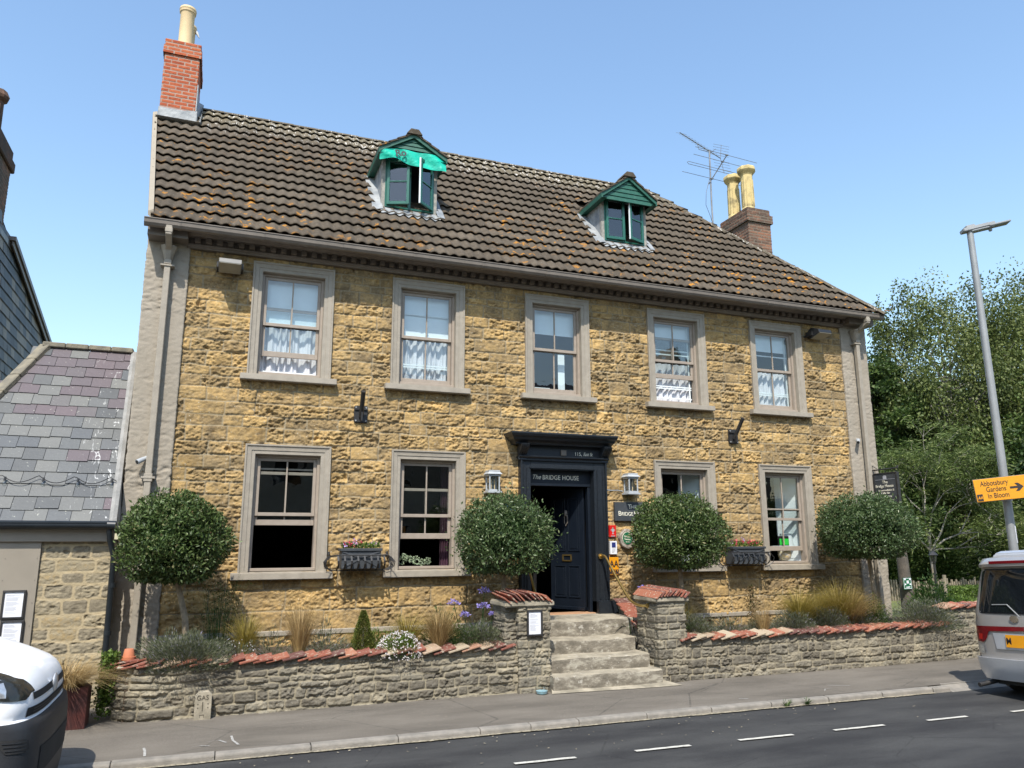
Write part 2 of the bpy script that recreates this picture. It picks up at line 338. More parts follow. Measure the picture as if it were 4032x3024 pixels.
def wloc(o):
    l = Vector((0, 0, 0))
    while o is not None: l += o.location; o = o.parent
    return l
def thing(name, label, cat, loc=(0, 0, 0), group=None):
    o = bpy.data.objects.new(name, None); C.objects.link(o); o.location = loc; o.empty_display_size = .1
    return tag(o, label, cat, group)
def tag(o, label, cat, group=None):
    o['label'] = label; o['category'] = cat
    if group: o['group'] = group
    return o
def struct(o): o['kind'] = 'structure'; return o
def stuff(o): o['kind'] = 'stuff'; return o
def copy_tree(o, parent=None):
    c = o.copy(); C.objects.link(c); c.parent = parent
    for ch in list(o.children): copy_tree(ch, c)
    return c
def np_mesh(name, V, F, m, parent=None, attrs=None, smooth=False, local=False):
    me = bpy.data.meshes.new(name); V = np.asarray(V, np.float32); F = np.asarray(F, np.int32)
    if parent is not None and not local: V = V - np.array(wloc(parent), np.float32)
    k = F.shape[1]
    me.vertices.add(len(V)); me.vertices.foreach_set('co', V.ravel())
    me.loops.add(F.size); me.loops.foreach_set('vertex_index', F.ravel())
    me.polygons.add(len(F)); me.polygons.foreach_set('loop_start', np.arange(0, F.size, k, dtype=np.int32))
    if smooth: me.polygons.foreach_set('use_smooth', np.ones(len(F), bool))
    for a, d in (attrs or {}).items():
        at = me.attributes.new(a, 'FLOAT', 'POINT'); at.data.foreach_set('value', np.asarray(d, np.float32).ravel())
    me.update(calc_edges=True); me.validate()
    me.materials.append(M[m] if isinstance(m, str) else m)
    o = bpy.data.objects.new(name, me); C.objects.link(o)
    if parent is not None: o.parent = parent
    return o
def text(s, size, origin, right, up, m, name, parent, thick=.002, shear=0, align='LEFT', squash=1, space=1, bold=0):
    cu = bpy.data.curves.new(name, 'FONT'); cu.body = s; cu.size = size; cu.extrude = thick; cu.shear = shear
    cu.align_x = align; cu.space_character = space; cu.offset = bold
    t = bpy.data.objects.new(name, cu); C.objects.link(t)
    dg = bpy.context.evaluated_depsgraph_get(); me = bpy.data.meshes.new_from_object(t.evaluated_get(dg))
    bpy.data.objects.remove(t)
    r = Vector(right).normalized(); u = Vector(up).normalized(); n = r.cross(u)
    mt = Matrix((r * squash, u, n)).transposed().to_4x4(); mt.translation = Vector(origin) - (wloc(parent) if parent else Vector())
    me.transform(mt); me.materials.clear(); me.materials.append(M[m])
    o = bpy.data.objects.new(name, me); C.objects.link(o); o.parent = parent; return o
# ---- numpy value noise
_tab = rng.random((256, 256)).astype(np.float32)
def vn(x, y):
    xi = np.floor(x).astype(int); yi = np.floor(y).astype(int); fx = x - xi; fy = y - yi
    fx = fx * fx * (3 - 2 * fx); fy = fy * fy * (3 - 2 * fy)
    a = _tab[xi % 256, yi % 256]; b = _tab[(xi + 1) % 256, yi % 256]; c = _tab[xi % 256, (yi + 1) % 256]; d = _tab[(xi + 1) % 256, (yi + 1) % 256]
    return (a * (1 - fx) + b * fx) * (1 - fy) + (c * (1 - fx) + d * fx) * fy
def fbm(x, y, o=4):
    r = 0; a = .5
    for i in range(o): r = r + a * vn(x * 2 ** i + 17.3 * i, y * 2 ** i + 5.1 * i); a *= .5
    return r / (1 - .5 ** o)
def sstep(a, b, x):
    t = np.clip((x - a) / (b - a), 0, 1); return t * t * (3 - 2 * t)
def stones(name, path, v0, v1, res, m, parent, courses, lens, mortar=.012, depth=.018, rough=.012, holes=(), seed=1, offs=.006, wav=.02, rnd_r=.03, base=None, chip=1., top=None, mh=0.):
    """masonry: path = polyline [(x,y)] seen from its right-hand side; relief pushes along the outward normal"""
    g = np.random.default_rng(seed)
    P = np.array(path, float); seg = np.hypot(*(P[1:] - P[:-1]).T); cum = np.r_[0, np.cumsum(seg)]; Wd = cum[-1]
    nu = max(2, int(Wd / res) + 1); nv = max(2, int((v1 - v0) / res) + 1)
    u = np.linspace(0, Wd, nu); v = np.linspace(v0, v1, nv); U, Vv = np.meshgrid(u, v)
    px = np.interp(u, cum, P[:, 0]); py = np.interp(u, cum, P[:, 1])
    tx = np.gradient(px); ty = np.gradient(py); L = np.hypot(tx, ty); nx, ny = ty / L, -tx / L
    Uw = U + (fbm(U * 3 + seed, Vv * 3, 3) - .5) * wav * 2; Vw = Vv + (fbm(U * 2.2 + 9, Vv * 5 + seed, 3) - .5) * wav * 2
    cb = [v0 - .05 - g.random() * .05]
    while cb[-1] < v1 + .1:
        lo, hi = courses(cb[-1]) if callable(courses) else courses
        cb.append(cb[-1] + g.uniform(lo, hi))
    cb = np.array(cb); ci = np.clip(np.searchsorted(cb, Vw) - 1, 0, len(cb) - 2)
    d_lo = Vw - cb[ci]; d_hi = cb[ci + 1] - Vw
    du = np.zeros_like(U); sid = np.zeros_like(U, int); nid = 0
    for c in range(len(cb) - 1):
        sel = ci == c
        if not sel.any(): continue
        lo, hi = lens(cb[c]) if callable(lens) else lens
        if isinstance(courses, tuple) and courses[0] == courses[1] and lo == hi:
            ub = np.arange(-lo, Wd + lo * 2, lo) + (lo / 2 if c % 2 else 0)
        else:
            ub = [-g.random() * hi - .1]
            while ub[-1] < Wd + .2: ub.append(ub[-1] + g.uniform(lo, hi))
            ub = np.array(ub)
        k = np.clip(np.searchsorted(ub, Uw[sel]) - 1, 0, len(ub) - 2)
        du[sel] = np.minimum(Uw[sel] - ub[k], ub[k + 1] - Uw[sel]); sid[sel] = nid + k; nid += len(ub)
    dv = np.minimum(d_lo, d_hi)
    a = np.clip(rnd_r - du, 0, None); b_ = np.clip(rnd_r - dv, 0, None)
    d = rnd_r - np.hypot(a, b_) ; d = np.where((a == 0) & (b_ == 0), rnd_r, d)
    tints = g.random(nid + 5); zz = g.normal(0, 1, nid + 5); rr = g.random(nid + 5)
    msk = sstep(mortar * .5, mortar * .5 + .007, d)
    body = sstep(mortar * .4, mortar * .5 + rnd_r * .8, d)
    n1 = fbm(U * 10 + sid * .37, Vv * 17 + sid * .91, 4); n2 = fbm(U * 32 + 3, Vv * 44, 3)
    ridg = 1 - np.abs(2 * n1 - 1)
    rg = .35 + 1.1 * rr[sid] * chip
    h = msk * (depth * .4 + depth * .6 * body + offs * zz[sid]) + msk * rough * rg * ((ridg - .75) * 1.8 + (n2 - .5) * 1.3 + (n1 - .5) * 1.4) + (1 - msk) * (n2 - .5) * .004 + (1 - msk) * mh
    Z = Vv if base is None else Vv
    X = px[None, :] + nx[None, :] * h; Y = py[None, :] + ny[None, :] * h
    if top is not None:
        tz = top(px); Z = v0 + (Vv - v0) * ((tz - v0) / (v1 - v0))[None, :]
    V = np.stack([X, Y, Z], -1).reshape(-1, 3)
    i = np.arange(nv - 1)[:, None] * nu + np.arange(nu - 1)[None, :]
    F = np.stack([i, i + 1, i + nu + 1, i + nu], -1).reshape(-1, 4)
    if len(holes):
        cu_ = ((U[:-1, :-1] + U[1:, 1:]) / 2).ravel(); cv = ((Vv[:-1, :-1] + Vv[1:, 1:]) / 2).ravel(); keep = np.ones(len(F), bool)
        for (a0, a1, b0, b1) in holes: keep &= ~((cu_ > a0) & (cu_ < a1) & (cv > b0) & (cv < b1))
        F = F[keep]
    return np_mesh(name, V, F, m, parent, {'tint': np.clip(tints[sid] + (n1 - .5) * .2, 0, 1), 'mort': 1 - msk}, smooth=True)
# ---- foliage
def leaves(name, P, D, ln, wd, m, parent, seed=1, droop=0, jit=.6, local=False, bend=.0):
    """one folded leaf (two quads) per point P, pointing roughly along D"""
    g = np.random.default_rng(seed); n = len(P)
    D = D + g.normal(0, jit, (n, 3)); D[:, 2] -= droop; D /= np.linalg.norm(D, axis=1, keepdims=True) + 1e-9
    A = g.normal(0, 1, (n, 3)); S = np.cross(D, A); S /= np.linalg.norm(S, axis=1, keepdims=True) + 1e-9
    N = np.cross(S, D); l = (ln * g.uniform(.6, 1.3, n))[:, None]; w_ = (wd * g.uniform(.7, 1.2, n))[:, None]
    b0 = P; mid = P + D * l * .5 - N * l * bend; tip = P + D * l - N * l * bend * 2.2
    V = np.stack([b0, mid + S * w_ + N * w_ * .35, tip, mid - S * w_ + N * w_ * .35, mid], 1).reshape(-1, 3)
    k = np.arange(n)[:, None] * 5
    F = np.concatenate([k + np.array([[0, 4, 1]]), k + np.array([[4, 2, 1]]), k + np.array([[0, 3, 4]]), k + np.array([[3, 2, 4]])])
    t = np.repeat(g.random(n), 5)
    return np_mesh(name, V, F, m, parent, {'tint': t}, local=local)
def blades(name, n, c, spread, h, m, parent, seed=1, w=.003, arch=.9, base_r=.05, seg=5, lean=(0, 0), local=False, up=1.):
    g = np.random.default_rng(seed); a = g.uniform(0, 2 * math.pi, n); s = g.uniform(.15, 1, n) ** .8 * spread; hh = h * g.uniform(.6, 1.1, n)
    bx = c[0] + np.cos(a) * base_r * g.random(n) ** .5; by = c[1] + np.sin(a) * base_r * g.random(n) ** .5
    dx = np.cos(a) + lean[0] + g.normal(0, .25, n); dy = np.sin(a) + lean[1] + g.normal(0, .25, n)
    V = []
    for i in range(seg + 1):
        t = i / seg; hx = s * t ** 1.7; z = hh * (t * up - arch * .55 * t ** 3 * (s / spread))
        ww = w * (1 - t * .85); sa = a + math.pi / 2
        for q in (-1, 1): V.append(np.stack([bx + dx * hx + q * np.cos(sa) * ww, by + dy * hx + q * np.sin(sa) * ww, c[2] + z], -1))
    V = np.stack(V, 1); k = np.arange(n)[:, None] * (2 * (seg + 1))
    F = np.concatenate([k + np.array([[2 * i, 2 * i + 1, 2 * i + 3, 2 * i + 2]]) for i in range(seg)])
    return np_mesh(name, V.reshape(-1, 3), F, m, parent, {'tint': np.repeat(g.random(n), 2 * (seg + 1))}, local=local)
def sph(n, g): 
    d = g.normal(0, 1, (n, 3)); return d / np.linalg.norm(d, axis=1, keepdims=True)
# ================================================================== GROUND
b = MB(); b.add([(-300, -300, -.16), (500, -300, -.16), (500, 500, -.16), (-300, 500, -.16)], [(0, 1, 2, 3)]); struct(b.build('ground', 'ground'))
def grid(name, x0, x1, y0, y1, nx_, ny_, z, m, parent=None):
    x = np.linspace(x0, x1, nx_); y = np.linspace(y0, y1, ny_); X, Y = np.meshgrid(x, y); Z = z(X, Y)
    V = np.stack([X, Y, Z], -1).reshape(-1, 3); i = np.arange(ny_ - 1)[:, None] * nx_ + np.arange(nx_ - 1)[None, :]
    return np_mesh(name, V, np.stack([i, i + 1, i + nx_ + 1, i + nx_], -1).reshape(-1, 4), m, parent, smooth=True)
road = struct(grid('road', -80, 120, -10.4, -3.1, 201, 30, lambda X, Y: -.068 + (fbm(X * .8, Y * 1.5) - .5) * .012, 'road'))
def pz_(X, Y): return (fbm(X * .9, Y * 2) - .5) * .012 + (Y + 3.3) * .003
pav = struct(grid('pavement', -40, 90, -3.33, -.6, 521, 14, pz_, 'pave'))
struct(grid('far_pavement', -60, 90, -16.8, -10.5, 40, 8, lambda X, Y: X * 0 + .0, 'pave'))
kb = MB(); x = -30.0
while x < 9.9:
    L = .915 if x < -1 or x > 6 else rnd.choice([.9, .6, .915]); L = min(L, 9.9 - x) if x + L > 9.9 else L
    dz = rnd.uniform(-.004, .004); slope = 0
    yk = -3.46 - max(0, x - 5) * .012
    kb.prism([(yk + .02, -.15), (yk + .03, -.018 + dz), (yk + .045, .0 + dz), (yk + .13, .006 + dz), (yk + .13, -.15)], 0, x + .004, x + L - .004)
    x += L
    if x > 9.8: break
kb.prism([(-3.53, -.15), (-3.52, -.07), (-3.49, -.06), (-3.40, -.045), (-3.30, .012), (-3.30, -.15)], 0, 9.91, 40)
kerb = struct(kb.build('kerb', 'kerb', bevel=.006))
yy = lambda x: -4.62 - .021 * (x - 2.9)
for i, (a, c_) in enumerate([(-3.4, -2.75), (-2.2, -1.5), (-.9, -.25), (.42, 1.02), (1.63, 2.25), (2.86, 3.5), (4.16, 4.8), (5.4, 6.1), (6.66, 7.38), (8.03, 8.66), (9.4, 10.1), (10.8, 11.5)]):
    mk = MB(); n = 12
    ys = [(.028 + rnd.uniform(-.004, .004), -.028 + rnd.uniform(-.004, .004)) for _ in range(n)]
    vs = []
    for k in range(n):
        xx = a + (c_ - a) * k / (n - 1); vs += [(xx, yy(xx) + ys[k][0], -.0555), (xx, yy(xx) + ys[k][1], -.0555)]
    mk.add(vs, [(2 * k, 2 * k + 1, 2 * k + 3, 2 * k + 2) for k in range(n - 1)])
    mk.build('dash_line', 'roadpaint', road)
gs_ = MB(); vs = []; n = 420
for k in range(n):
    x = -3 + 12.6 * k / n; yk = -3.445 - max(0, x - 5) * .012; wd = .012 + .045 * float(fbm(np.array(x * 3.1), np.array(.5), 4)) ** 1.5; vs += [(x, yk + .03, -.056), (x, yk - wd - .012 * rnd.random(), -.056)]
gs_.add(vs, [(2 * k, 2 * k + 1, 2 * k + 3, 2 * k + 2) for k in range(n - 1)]); gs_.build('gutter_grit', 'grit', road)
lt_ = MB()
for k in range(150):
    x, y = rnd.uniform(-1, 9), -3.55 - abs(rnd.gauss(0, .55)); s_ = rnd.uniform(.006, .018); a = rnd.random() * 6.28; lt_.add([(x + s_ * math.cos(a + b_), y + s_ * .6 * math.sin(a + b_), -.054 + .004 * (b_ > 3)) for b_ in (0, 1.3, 3.1, 4.6)], [(0, 1, 2, 3)])
for k in range(70):
    x, y = rnd.uniform(-1, 9), rnd.uniform(-3.2, -1.95); s_ = rnd.uniform(.005, .014); a = rnd.random() * 6.28; lt_.add([(x + s_ * math.cos(a + b_), y + s_ * .6 * math.sin(a + b_), float(pz_(np.array(x), np.array(y))) + .006) for b_ in (0, 1.3, 3.1, 4.6)], [(0, 1, 2, 3)])
stuff(tag(lt_.build('litter', 'grit'), 'scattered dry leaves and grit on the road and pavement', 'litter'))
# chalk survey marks on the pavement
def chalk(pts, wd=.012):
    m_ = MB(); m_.add([q for (x, y) in pts for q in ((x - wd, y, .0), (x + wd, y + .008, .0))], [(2 * k, 2 * k + 1, 2 * k + 3, 2 * k + 2) for k in range(len(pts) - 1)])
    m_.v = [(x, y, pz_(np.array(x), np.array(y)) + .006) for x, y, z in m_.v]; return m_
for pts in ([(-.47, -2.95), (-.45, -3.1), (-.44, -3.28)], [(.36, -2.75), (.37, -2.95), (.42, -3.16)], [(.13, -2.92), (.24, -2.90), (.3, -3.02)], [(-.04, -3.1), (.05, -3.06), (.14, -3.1)],
            [(8.0, -3.12), (8.12, -3.0), (8.25, -3.0)], [(6.6, -3.1), (6.7, -3.16)], [(8.35, -2.8), (8.6, -2.95)]):
    chalk(pts).build('chalk_mark', 'chalk', pav)
lawn = struct(grid('park_lawn', 12.75, 80, -1.35, 60, 120, 110, lambda X, Y: .28 - np.clip(Y, 0, 60) * .012 + (fbm(X * .5, Y * .5) - .5) * .12, 'lawn'))
bed = struct(MB().box(-.72, 4.0, -1.45, .0, -.1, .56).box(6.72, 12.8, -1.5, .0, -.1, .55).build('garden_soil', 'soil'))
# ================================================================== THE INN
inn = thing('stone_inn', 'two storey golden stone inn with brown tiled roof, green dormers and navy doorway', 'building', (5.5, 1.5, 0))
UP = [(.342, 1.586), (2.532, 3.775), (4.886, 6.126), (7.345, 8.607), (9.66, 10.93)]
LO = [(.399, 1.649), (2.594, 3.813), (7.371, 8.661), (9.665, 10.91)]
ZU = (4.528, 6.315); ZL = (1.60, 3.463)
FY = .052; FX0 = -.60
holes = [(a + .08 - FX0, b - .08 - FX0, ZU[0] + .0, ZU[1] - .08) for a, b in UP] + [(a + .08 - FX0, b - .08 - FX0, ZL[0], ZL[1] - .08) for a, b in LO] + [(4.85 - FX0, 6.2 - FX0, .5, 3.3)]
def crs(z):
    if z < 1.5: return (.26, .34)
    if z > 6.0: return (.12, .15)
    return (.15, .23)
def lns(z):
    if z < 1.5: return (.38, .75)
    if z > 6.0: return (.22, .42)
    return (.24, .58)
stones('front_wall', [(FX0, FY), (11.99, FY)], .5, 6.46, .0125, 'facade', inn, crs, lns, mortar=.010, depth=.012, rough=.025, holes=holes, seed=3, offs=.004, wav=.022, rnd_r=.022, chip=1.1)
# painted plaster corner piers
for (xa, xb, s) in ((-1.17, -.58, 5), (11.97, 12.64, 6)):
    o = stones('corner_pier', [(xa, .25), (xa, .0), (xb, .0), (xb, .25)], .0, 6.46, .016, 'render', inn, (.35, .5), (2, 3), mortar=.004, depth=.0015, rough=.010, seed=s, offs=.001, wav=.03, rnd_r=.03, mh=.0)
g_ = MB(); g_.add([(-1.15, .1, 0), (-1.40, 3.0, 0), (-1.50, 6.1, 0), (-1.50, 6.1, 6.5), (-1.46, 3.4, 9.6), (-1.44, 2.4, 9.70), (-1.15, .0, 7.05), (-1.14, .1, 6.4)], [tuple(range(8))])
g_.add([(12.62, .2, 0), (12.62, 6.1, 0), (12.62, 6.1, 6.5), (12.62, .2, 6.5)], [(0, 1, 2, 3)])
g_.add([(-1.50, 6.1, 0), (12.62, 6.1, 0), (12.62, 6.1, 6.5), (-1.50, 6.1, 6.5)], [(0, 1, 2, 3)]); g_.build('side_wall', 'render', inn)
MB().box(-.56, 4.72, .015, .07, .70, .775).box(6.36, 11.95, .015, .07, .70, .775).build('plinth_course', 'paint', inn, bevel=.01)
# dark interior
r_ = MB()
for z0, z1 in ((.86, 3.85), (4.1, 6.9)):
    r_.add([(-1, .3, z0), (12.5, .3, z0), (12.5, 4.2, z0), (-1, 4.2, z0), (-1, .3, z1), (12.5, .3, z1), (12.5, 4.2, z1), (-1, 4.2, z1)], [(0, 1, 2, 3), (4, 5, 6, 7), (2, 3, 7, 6), (0, 3, 7, 4), (1, 2, 6, 5)])
for x_ in (2.1, 4.55, 6.55, 9.1): r_.box(x_, x_ + .1, .3, 4.2, .86, 6.9)
r_.build('interior', 'room', inn)
# ---- sash windows
def sash(x0, x1, z0, z1, y, stile=.045, top=.045, bot=.05, bar=.022, bars=1):
    m_ = MB(); m_.box(x0, x0 + stile, y, y + .035, z0, z1).box(x1 - stile, x1, y, y + .035, z0, z1)
    m_.box(x0 + stile, x1 - stile, y + .001, y + .034, z1 - top, z1).box(x0 + stile, x1 - stile, y + .001, y + .034, z0, z0 + bot)
    xc = (x0 + x1) / 2
    m_.box(xc - bar / 2, xc + bar / 2, y + .004, y + .03, z0 + bot, z1 - top); return m_
def window(x0, x1, z0, z1, lift=0, split=.52, midbar=None, shear=0):
    # architrave
    a = MB().ring(x0, x1, z0 - .03, z1, [(0, .09), (0, -.008), (.022, -.008), (.034, .006), (.06, .010), (.09, .012), (.096, .022), (.142, .022), (.148, .028), (.15, .16)], open_bottom=True)
    wd = a.build('window', 'paint', inn, bevel=0)
    ix0, ix1, iz0, iz1 = x0 + .15, x1 - .15, z0 + .0, z1 - .15
    s_ = MB(); e = .092
    s_.add([(x0 - e, -.075, z0 - .012), (x1 + e, -.075, z0 - .012), (x1 + e, .16, z0 + .012), (x0 - e, .16, z0 + .012),
            (x0 - e, -.078, z0 - .105), (x1 + e, -.078, z0 - .105), (x1 + e, .1, z0 - .105), (x0 - e, .1, z0 - .105)],
           [(0, 1, 2, 3), (0, 4, 5, 1), (4, 7, 6, 5), (0, 3, 7, 4), (1, 5, 6, 2), (2, 6, 7, 3)])
    s_.build('sill', 'paint', wd, bevel=.008, seg=2)
    MB().ring(ix0 - .01, ix1 + .01, iz0 + .002, iz1 + .01, [(0, .2), (0, .118), (.012, .112), (.045, .112), (.05, .13), (.05, .25)]).build('frame', 'paint_wood', wd)
    MB().box(ix0 + .0, ix1 - .0, .085, .14, iz0 + .012, iz0 + .055).build('wooden_sill', 'paint_wood', wd, bevel=.004)
    fx0, fx1, fz0, fz1 = ix0 + .042, ix1 - .042, iz0 + .055, iz1 - .04
    zm = fz0 + (fz1 - fz0) * (1 - split)
    us = sash(fx0, fx1, zm - .02, fz1, .142)
    if midbar: 
        us.box(fx0 + .045, fx1 - .045, .147, .172, zm + midbar, zm + midbar + .02)
    us.build('sash', 'paint_wood', wd, bevel=.003)
    h = zm + .02 - fz0
    sash(fx0, fx1, fz0 + lift, fz0 + lift + h, .182, bot=.085).build('sash', 'paint_wood', wd, bevel=.003)
    gl = MB(); gl.add([(fx0 + .03, .158, zm), (fx1 - .03, .158, zm), (fx1 - .03, .158, fz1 - .03), (fx0 + .03, .158, fz1 - .03)], [(0, 1, 2, 3)])
    gl.add([(fx0 + .03, .198, fz0 + lift + .05), (fx1 - .03, .198, fz0 + lift + .05), (fx1 - .03, .198, fz0 + lift + h - .03), (fx0 + .03, .198, fz0 + lift + h - .03)], [(0, 1, 2, 3)])
    gl.build('glass', 'glass', wd)
    MB().ring(ix0 - .02, ix1 + .02, iz0 - .0, iz1 + .02, [(0, .42), (0, .252), (.03, .252)]).build('bounce_lining', 'white_frame', wd)  # white ring added behind the sashes to bounce light onto the blinds
    return wd, fx0, fx1, fz0, fz1, zm
UW = [window(a, b, *ZU, lift=l, split=.50) for (a, b), l in zip(UP, (.27, 0, 0, .45, 0))]
LW = [window(a, b, *ZL, lift=l, split=.52, midbar=mb_) for (a, b), l, mb_ in zip(LO, (.62, .42, .2, .19), (None, None, None, .18))]
MB().box(LO[0][0] + .24, LO[0][1] - .24, .187, .2, 3.1, 3.125).build('sash_bar', 'paint_wood', LW[0][0])
# secondary glazing, blinds, net curtains
def bars(k, zs, side=False):
    wd, x0, x1, z0, z1, zm = UW[k]; m_ = MB()
    for z in zs: m_.box(x0 + .02, x1 - .02, .232, .248, z, z + .022)
    if side: m_.box(x1 - .07, x1 - .045, .231, .247, z0, z1)
    m_.build('inner_frame', 'white_frame', wd)
bars(0, [4.61]); bars(1, [5.77, 4.86, 4.9]); bars(3, [5.58, 5.5, 4.84, 4.88, 4.66], True); bars(4, [5.66, 4.86, 4.9], True)
def blind(k, zb, lab, tone='blind'):
    wd, x0, x1, z0, z1, zm = UW[k]
    m_ = MB().box(x0 - .02, x1 + .02, .262, .266, zb, z1 + .05).box(x0 - .02, x1 + .02, .258, .272, zb - .02, zb)
    tag(m_.build('roller_blind', tone), lab, 'blind', 'blinds in the upper windows')
blind(0, 5.42, 'pale roller blind filling the top half of the upper window nearest the left downpipe')
blind(1, 5.42, 'pale roller blind in the upper window second from the left')
blind(2, 5.69, 'pale roller blind drawn part way down the upper window over the door')
blind(3, 5.86, 'short pale roller blind in the upper window left of the far right one')
blind(4, 5.79, 'pale roller blind in the upper window farthest right')
m, nt, b = NM('net_curtain'); b.inputs['Base Color'].default_value = (.85, .86, .9, 1); b.inputs['Roughness'].default_value = .9
tl = nt.nodes.new('ShaderNodeBsdfTranslucent'); tl.inputs[0].default_value = (.6, .61, .66, 1); mx = nt.nodes.new('ShaderNodeMixShader'); mx.inputs[0].default_value = .3
nt.links.new(b.outputs[0], mx.inputs[1]); nt.links.new(tl.outputs[0], mx.inputs[2]); nt.links.new(mx.outputs[0], nt.nodes['Material Output'].inputs[0]); M['net'] = m
def curtain(k, lab, seed):
    wd, x0, x1, z0, z1, zm = UW[k]; g = np.random.default_rng(seed); nx_, nz_ = 160, 30
    x = np.linspace(x0, x1, nx_); z = np.linspace(z0 - .05, zm - .01, nz_); X, Z = np.meshgrid(x, z)
    ph = fbm(X * 5 + seed, X * 0 + 1, 2) * 9
    Y = .305 + .030 * np.sin(X * 48 + ph) + .010 * np.sin(X * 110 + ph) + .006 * np.sin(Z * 9 + X * 20)
    i = np.arange(nz_ - 1)[:, None] * nx_ + np.arange(nx_ - 1)[None, :]
    tag(np_mesh('net_curtain', np.stack([X, Y, Z], -1).reshape(-1, 3), np.stack([i, i + 1, i + nx_ + 1, i + nx_], -1).reshape(-1, 4), 'net', smooth=True), lab, 'curtain', 'net curtains in the upper windows')
curtain(0, 'white net curtain behind the half raised sash nearest the left downpipe', 1)
curtain(1, 'white net curtain in the upper window second from the left', 2)
curtain(3, 'white net curtain in the raised upper sash, second window from the right', 3)
curtain(4, 'white net curtain in the upper window farthest right', 4)
tag(MB().box(5.66, 5.79, .36, .37, 4.5, 5.35).build('curtain', 'blind'), 'plain pale curtain hanging at the right edge of the upper window over the door', 'curtain')
t_ = thing('desk_rest', 'small white rest standing on the sill inside the upper window over the door', 'stand', (5.3, .3, 4.6))
MB().box(5.13, 5.47, .30, .33, 4.68, 4.705).build('shelf', 'white_frame', t_); MB().tube([(5.3, .31, 4.6), (5.3, .31, 4.69)], .02).build('foot', 'white_frame', t_)
# ---- cornice, gutter, corner blocks, downpipes
co = MB(); X0, X1 = -.62, 12.02
co.prism([(.08, 6.385), (-.02, 6.385), (-.03, 6.395), (-.03, 6.41), (-.05, 6.425), (-.055, 6.455), (.08, 6.455)], 0, X0, X1)
co.prism([(.08, 6.455), (-.03, 6.455), (-.03, 6.54), (.08, 6.54)], 0, X0, X1)
co.prism([(.08, 6.54), (-.14, 6.54), (-.15, 6.552), (-.19, 6.565), (-.21, 6.59), (-.33, 6.592), (-.33, 6.66), (.08, 6.66)], 0, X0, X1)
x = X0 + .1
while x < X1 - .05: co.box(x, x + .08, -.115, -.028, 6.462, 6.537); x += .156
co.box(-1.16, -.61, -.27, .08, 6.43, 6.60).box(-1.16, -.61, -.34, .08, 6.602, 6.66)
co.box(12.02, 12.68, -.22, .08, 6.43, 6.60).box(12.02, 12.75, -.34, .08, 6.602, 6.66)
co.build('cornice', 'gutterp', inn, bevel=.004)
gu = MB(); prof = [(y_, z_ - .055) for y_, z_ in [(-.34, 6.665), (-.34, 6.60), (-.36, 6.568), (-.40, 6.556), (-.44, 6.566), (-.465, 6.60), (-.472, 6.655), (-.482, 6.66), (-.482, 6.672), (-.462, 6.672), (-.45, 6.62), (-.40, 6.59), (-.36, 6.61), (-.352, 6.668)]]
gu.prism(prof, 0, -1.2, 12.72); 
x = -.75
while x < 12.6: gu.prism([(y * 1.0 + (-.006 if y < -.41 else .004), z - .006 if z < 6.64 else z + .003) for y, z in prof[:9]], 0, x, x + .035); x += 1.17
gutter = gu.build('gutter', 'gutterp', inn, smooth=False)
def downpipe(x, z0, top_y=-.4):
    p = MB().box(x - .043, x + .043, -.13, -.045, z0, 6.06)
    d = p.build('downpipe', 'paint', inn, bevel=.008)
    MB().prism([(-.46, 6.56), (-.46, 6.40), (-.10, 6.22), (-.10, 6.30), (-.38, 6.44), (-.38, 6.56)], 0, x - .042, x + .042).box(x - .05, x + .05, -.468, -.375, 6.43, 6.50).build('offset_pipe', 'paint', d, bevel=.006)
    h = MB(); v = []
    for (w_, y0, z) in ((.105, -.21, 6.335), (.108, -.215, 6.32), (.085, -.18, 6.26), (.05, -.13, 6.125)):
        v += [(x - w_, y0 + .05, z), (x - w_ * .5, y0, z), (x + w_ * .5, y0, z), (x + w_, y0 + .05, z), (x + w_, -.02, z), (x - w_, -.02, z)]
    h.add(v, [(i * 6 + k, i * 6 + (k + 1) % 6, (i + 1) * 6 + (k + 1) % 6, (i + 1) * 6 + k) for i in range(3) for k in range(6)] + [(0, 1, 2, 3, 4, 5), (18, 19, 20, 21, 22, 23)])
    h.box(x - .05, x + .05, -.14, -.04, 6.06, 6.125).build('hopper', 'paint', d, bevel=.003)
    MB().box(x - .095, x + .095, -.145, -.01, 6.025, 6.05).build('pipe_bracket', 'paint', d, bevel=.003); MB().box(x - .09, x + .09, -.145, -.01, 2.9, 2.93).box(x - .055, x + .055, -.14, -.03, 2.86, 2.97).build('pipe_bracket', 'paint', d, bevel=.003)
downpipe(-.865, .62); downpipe(12.29, .5)
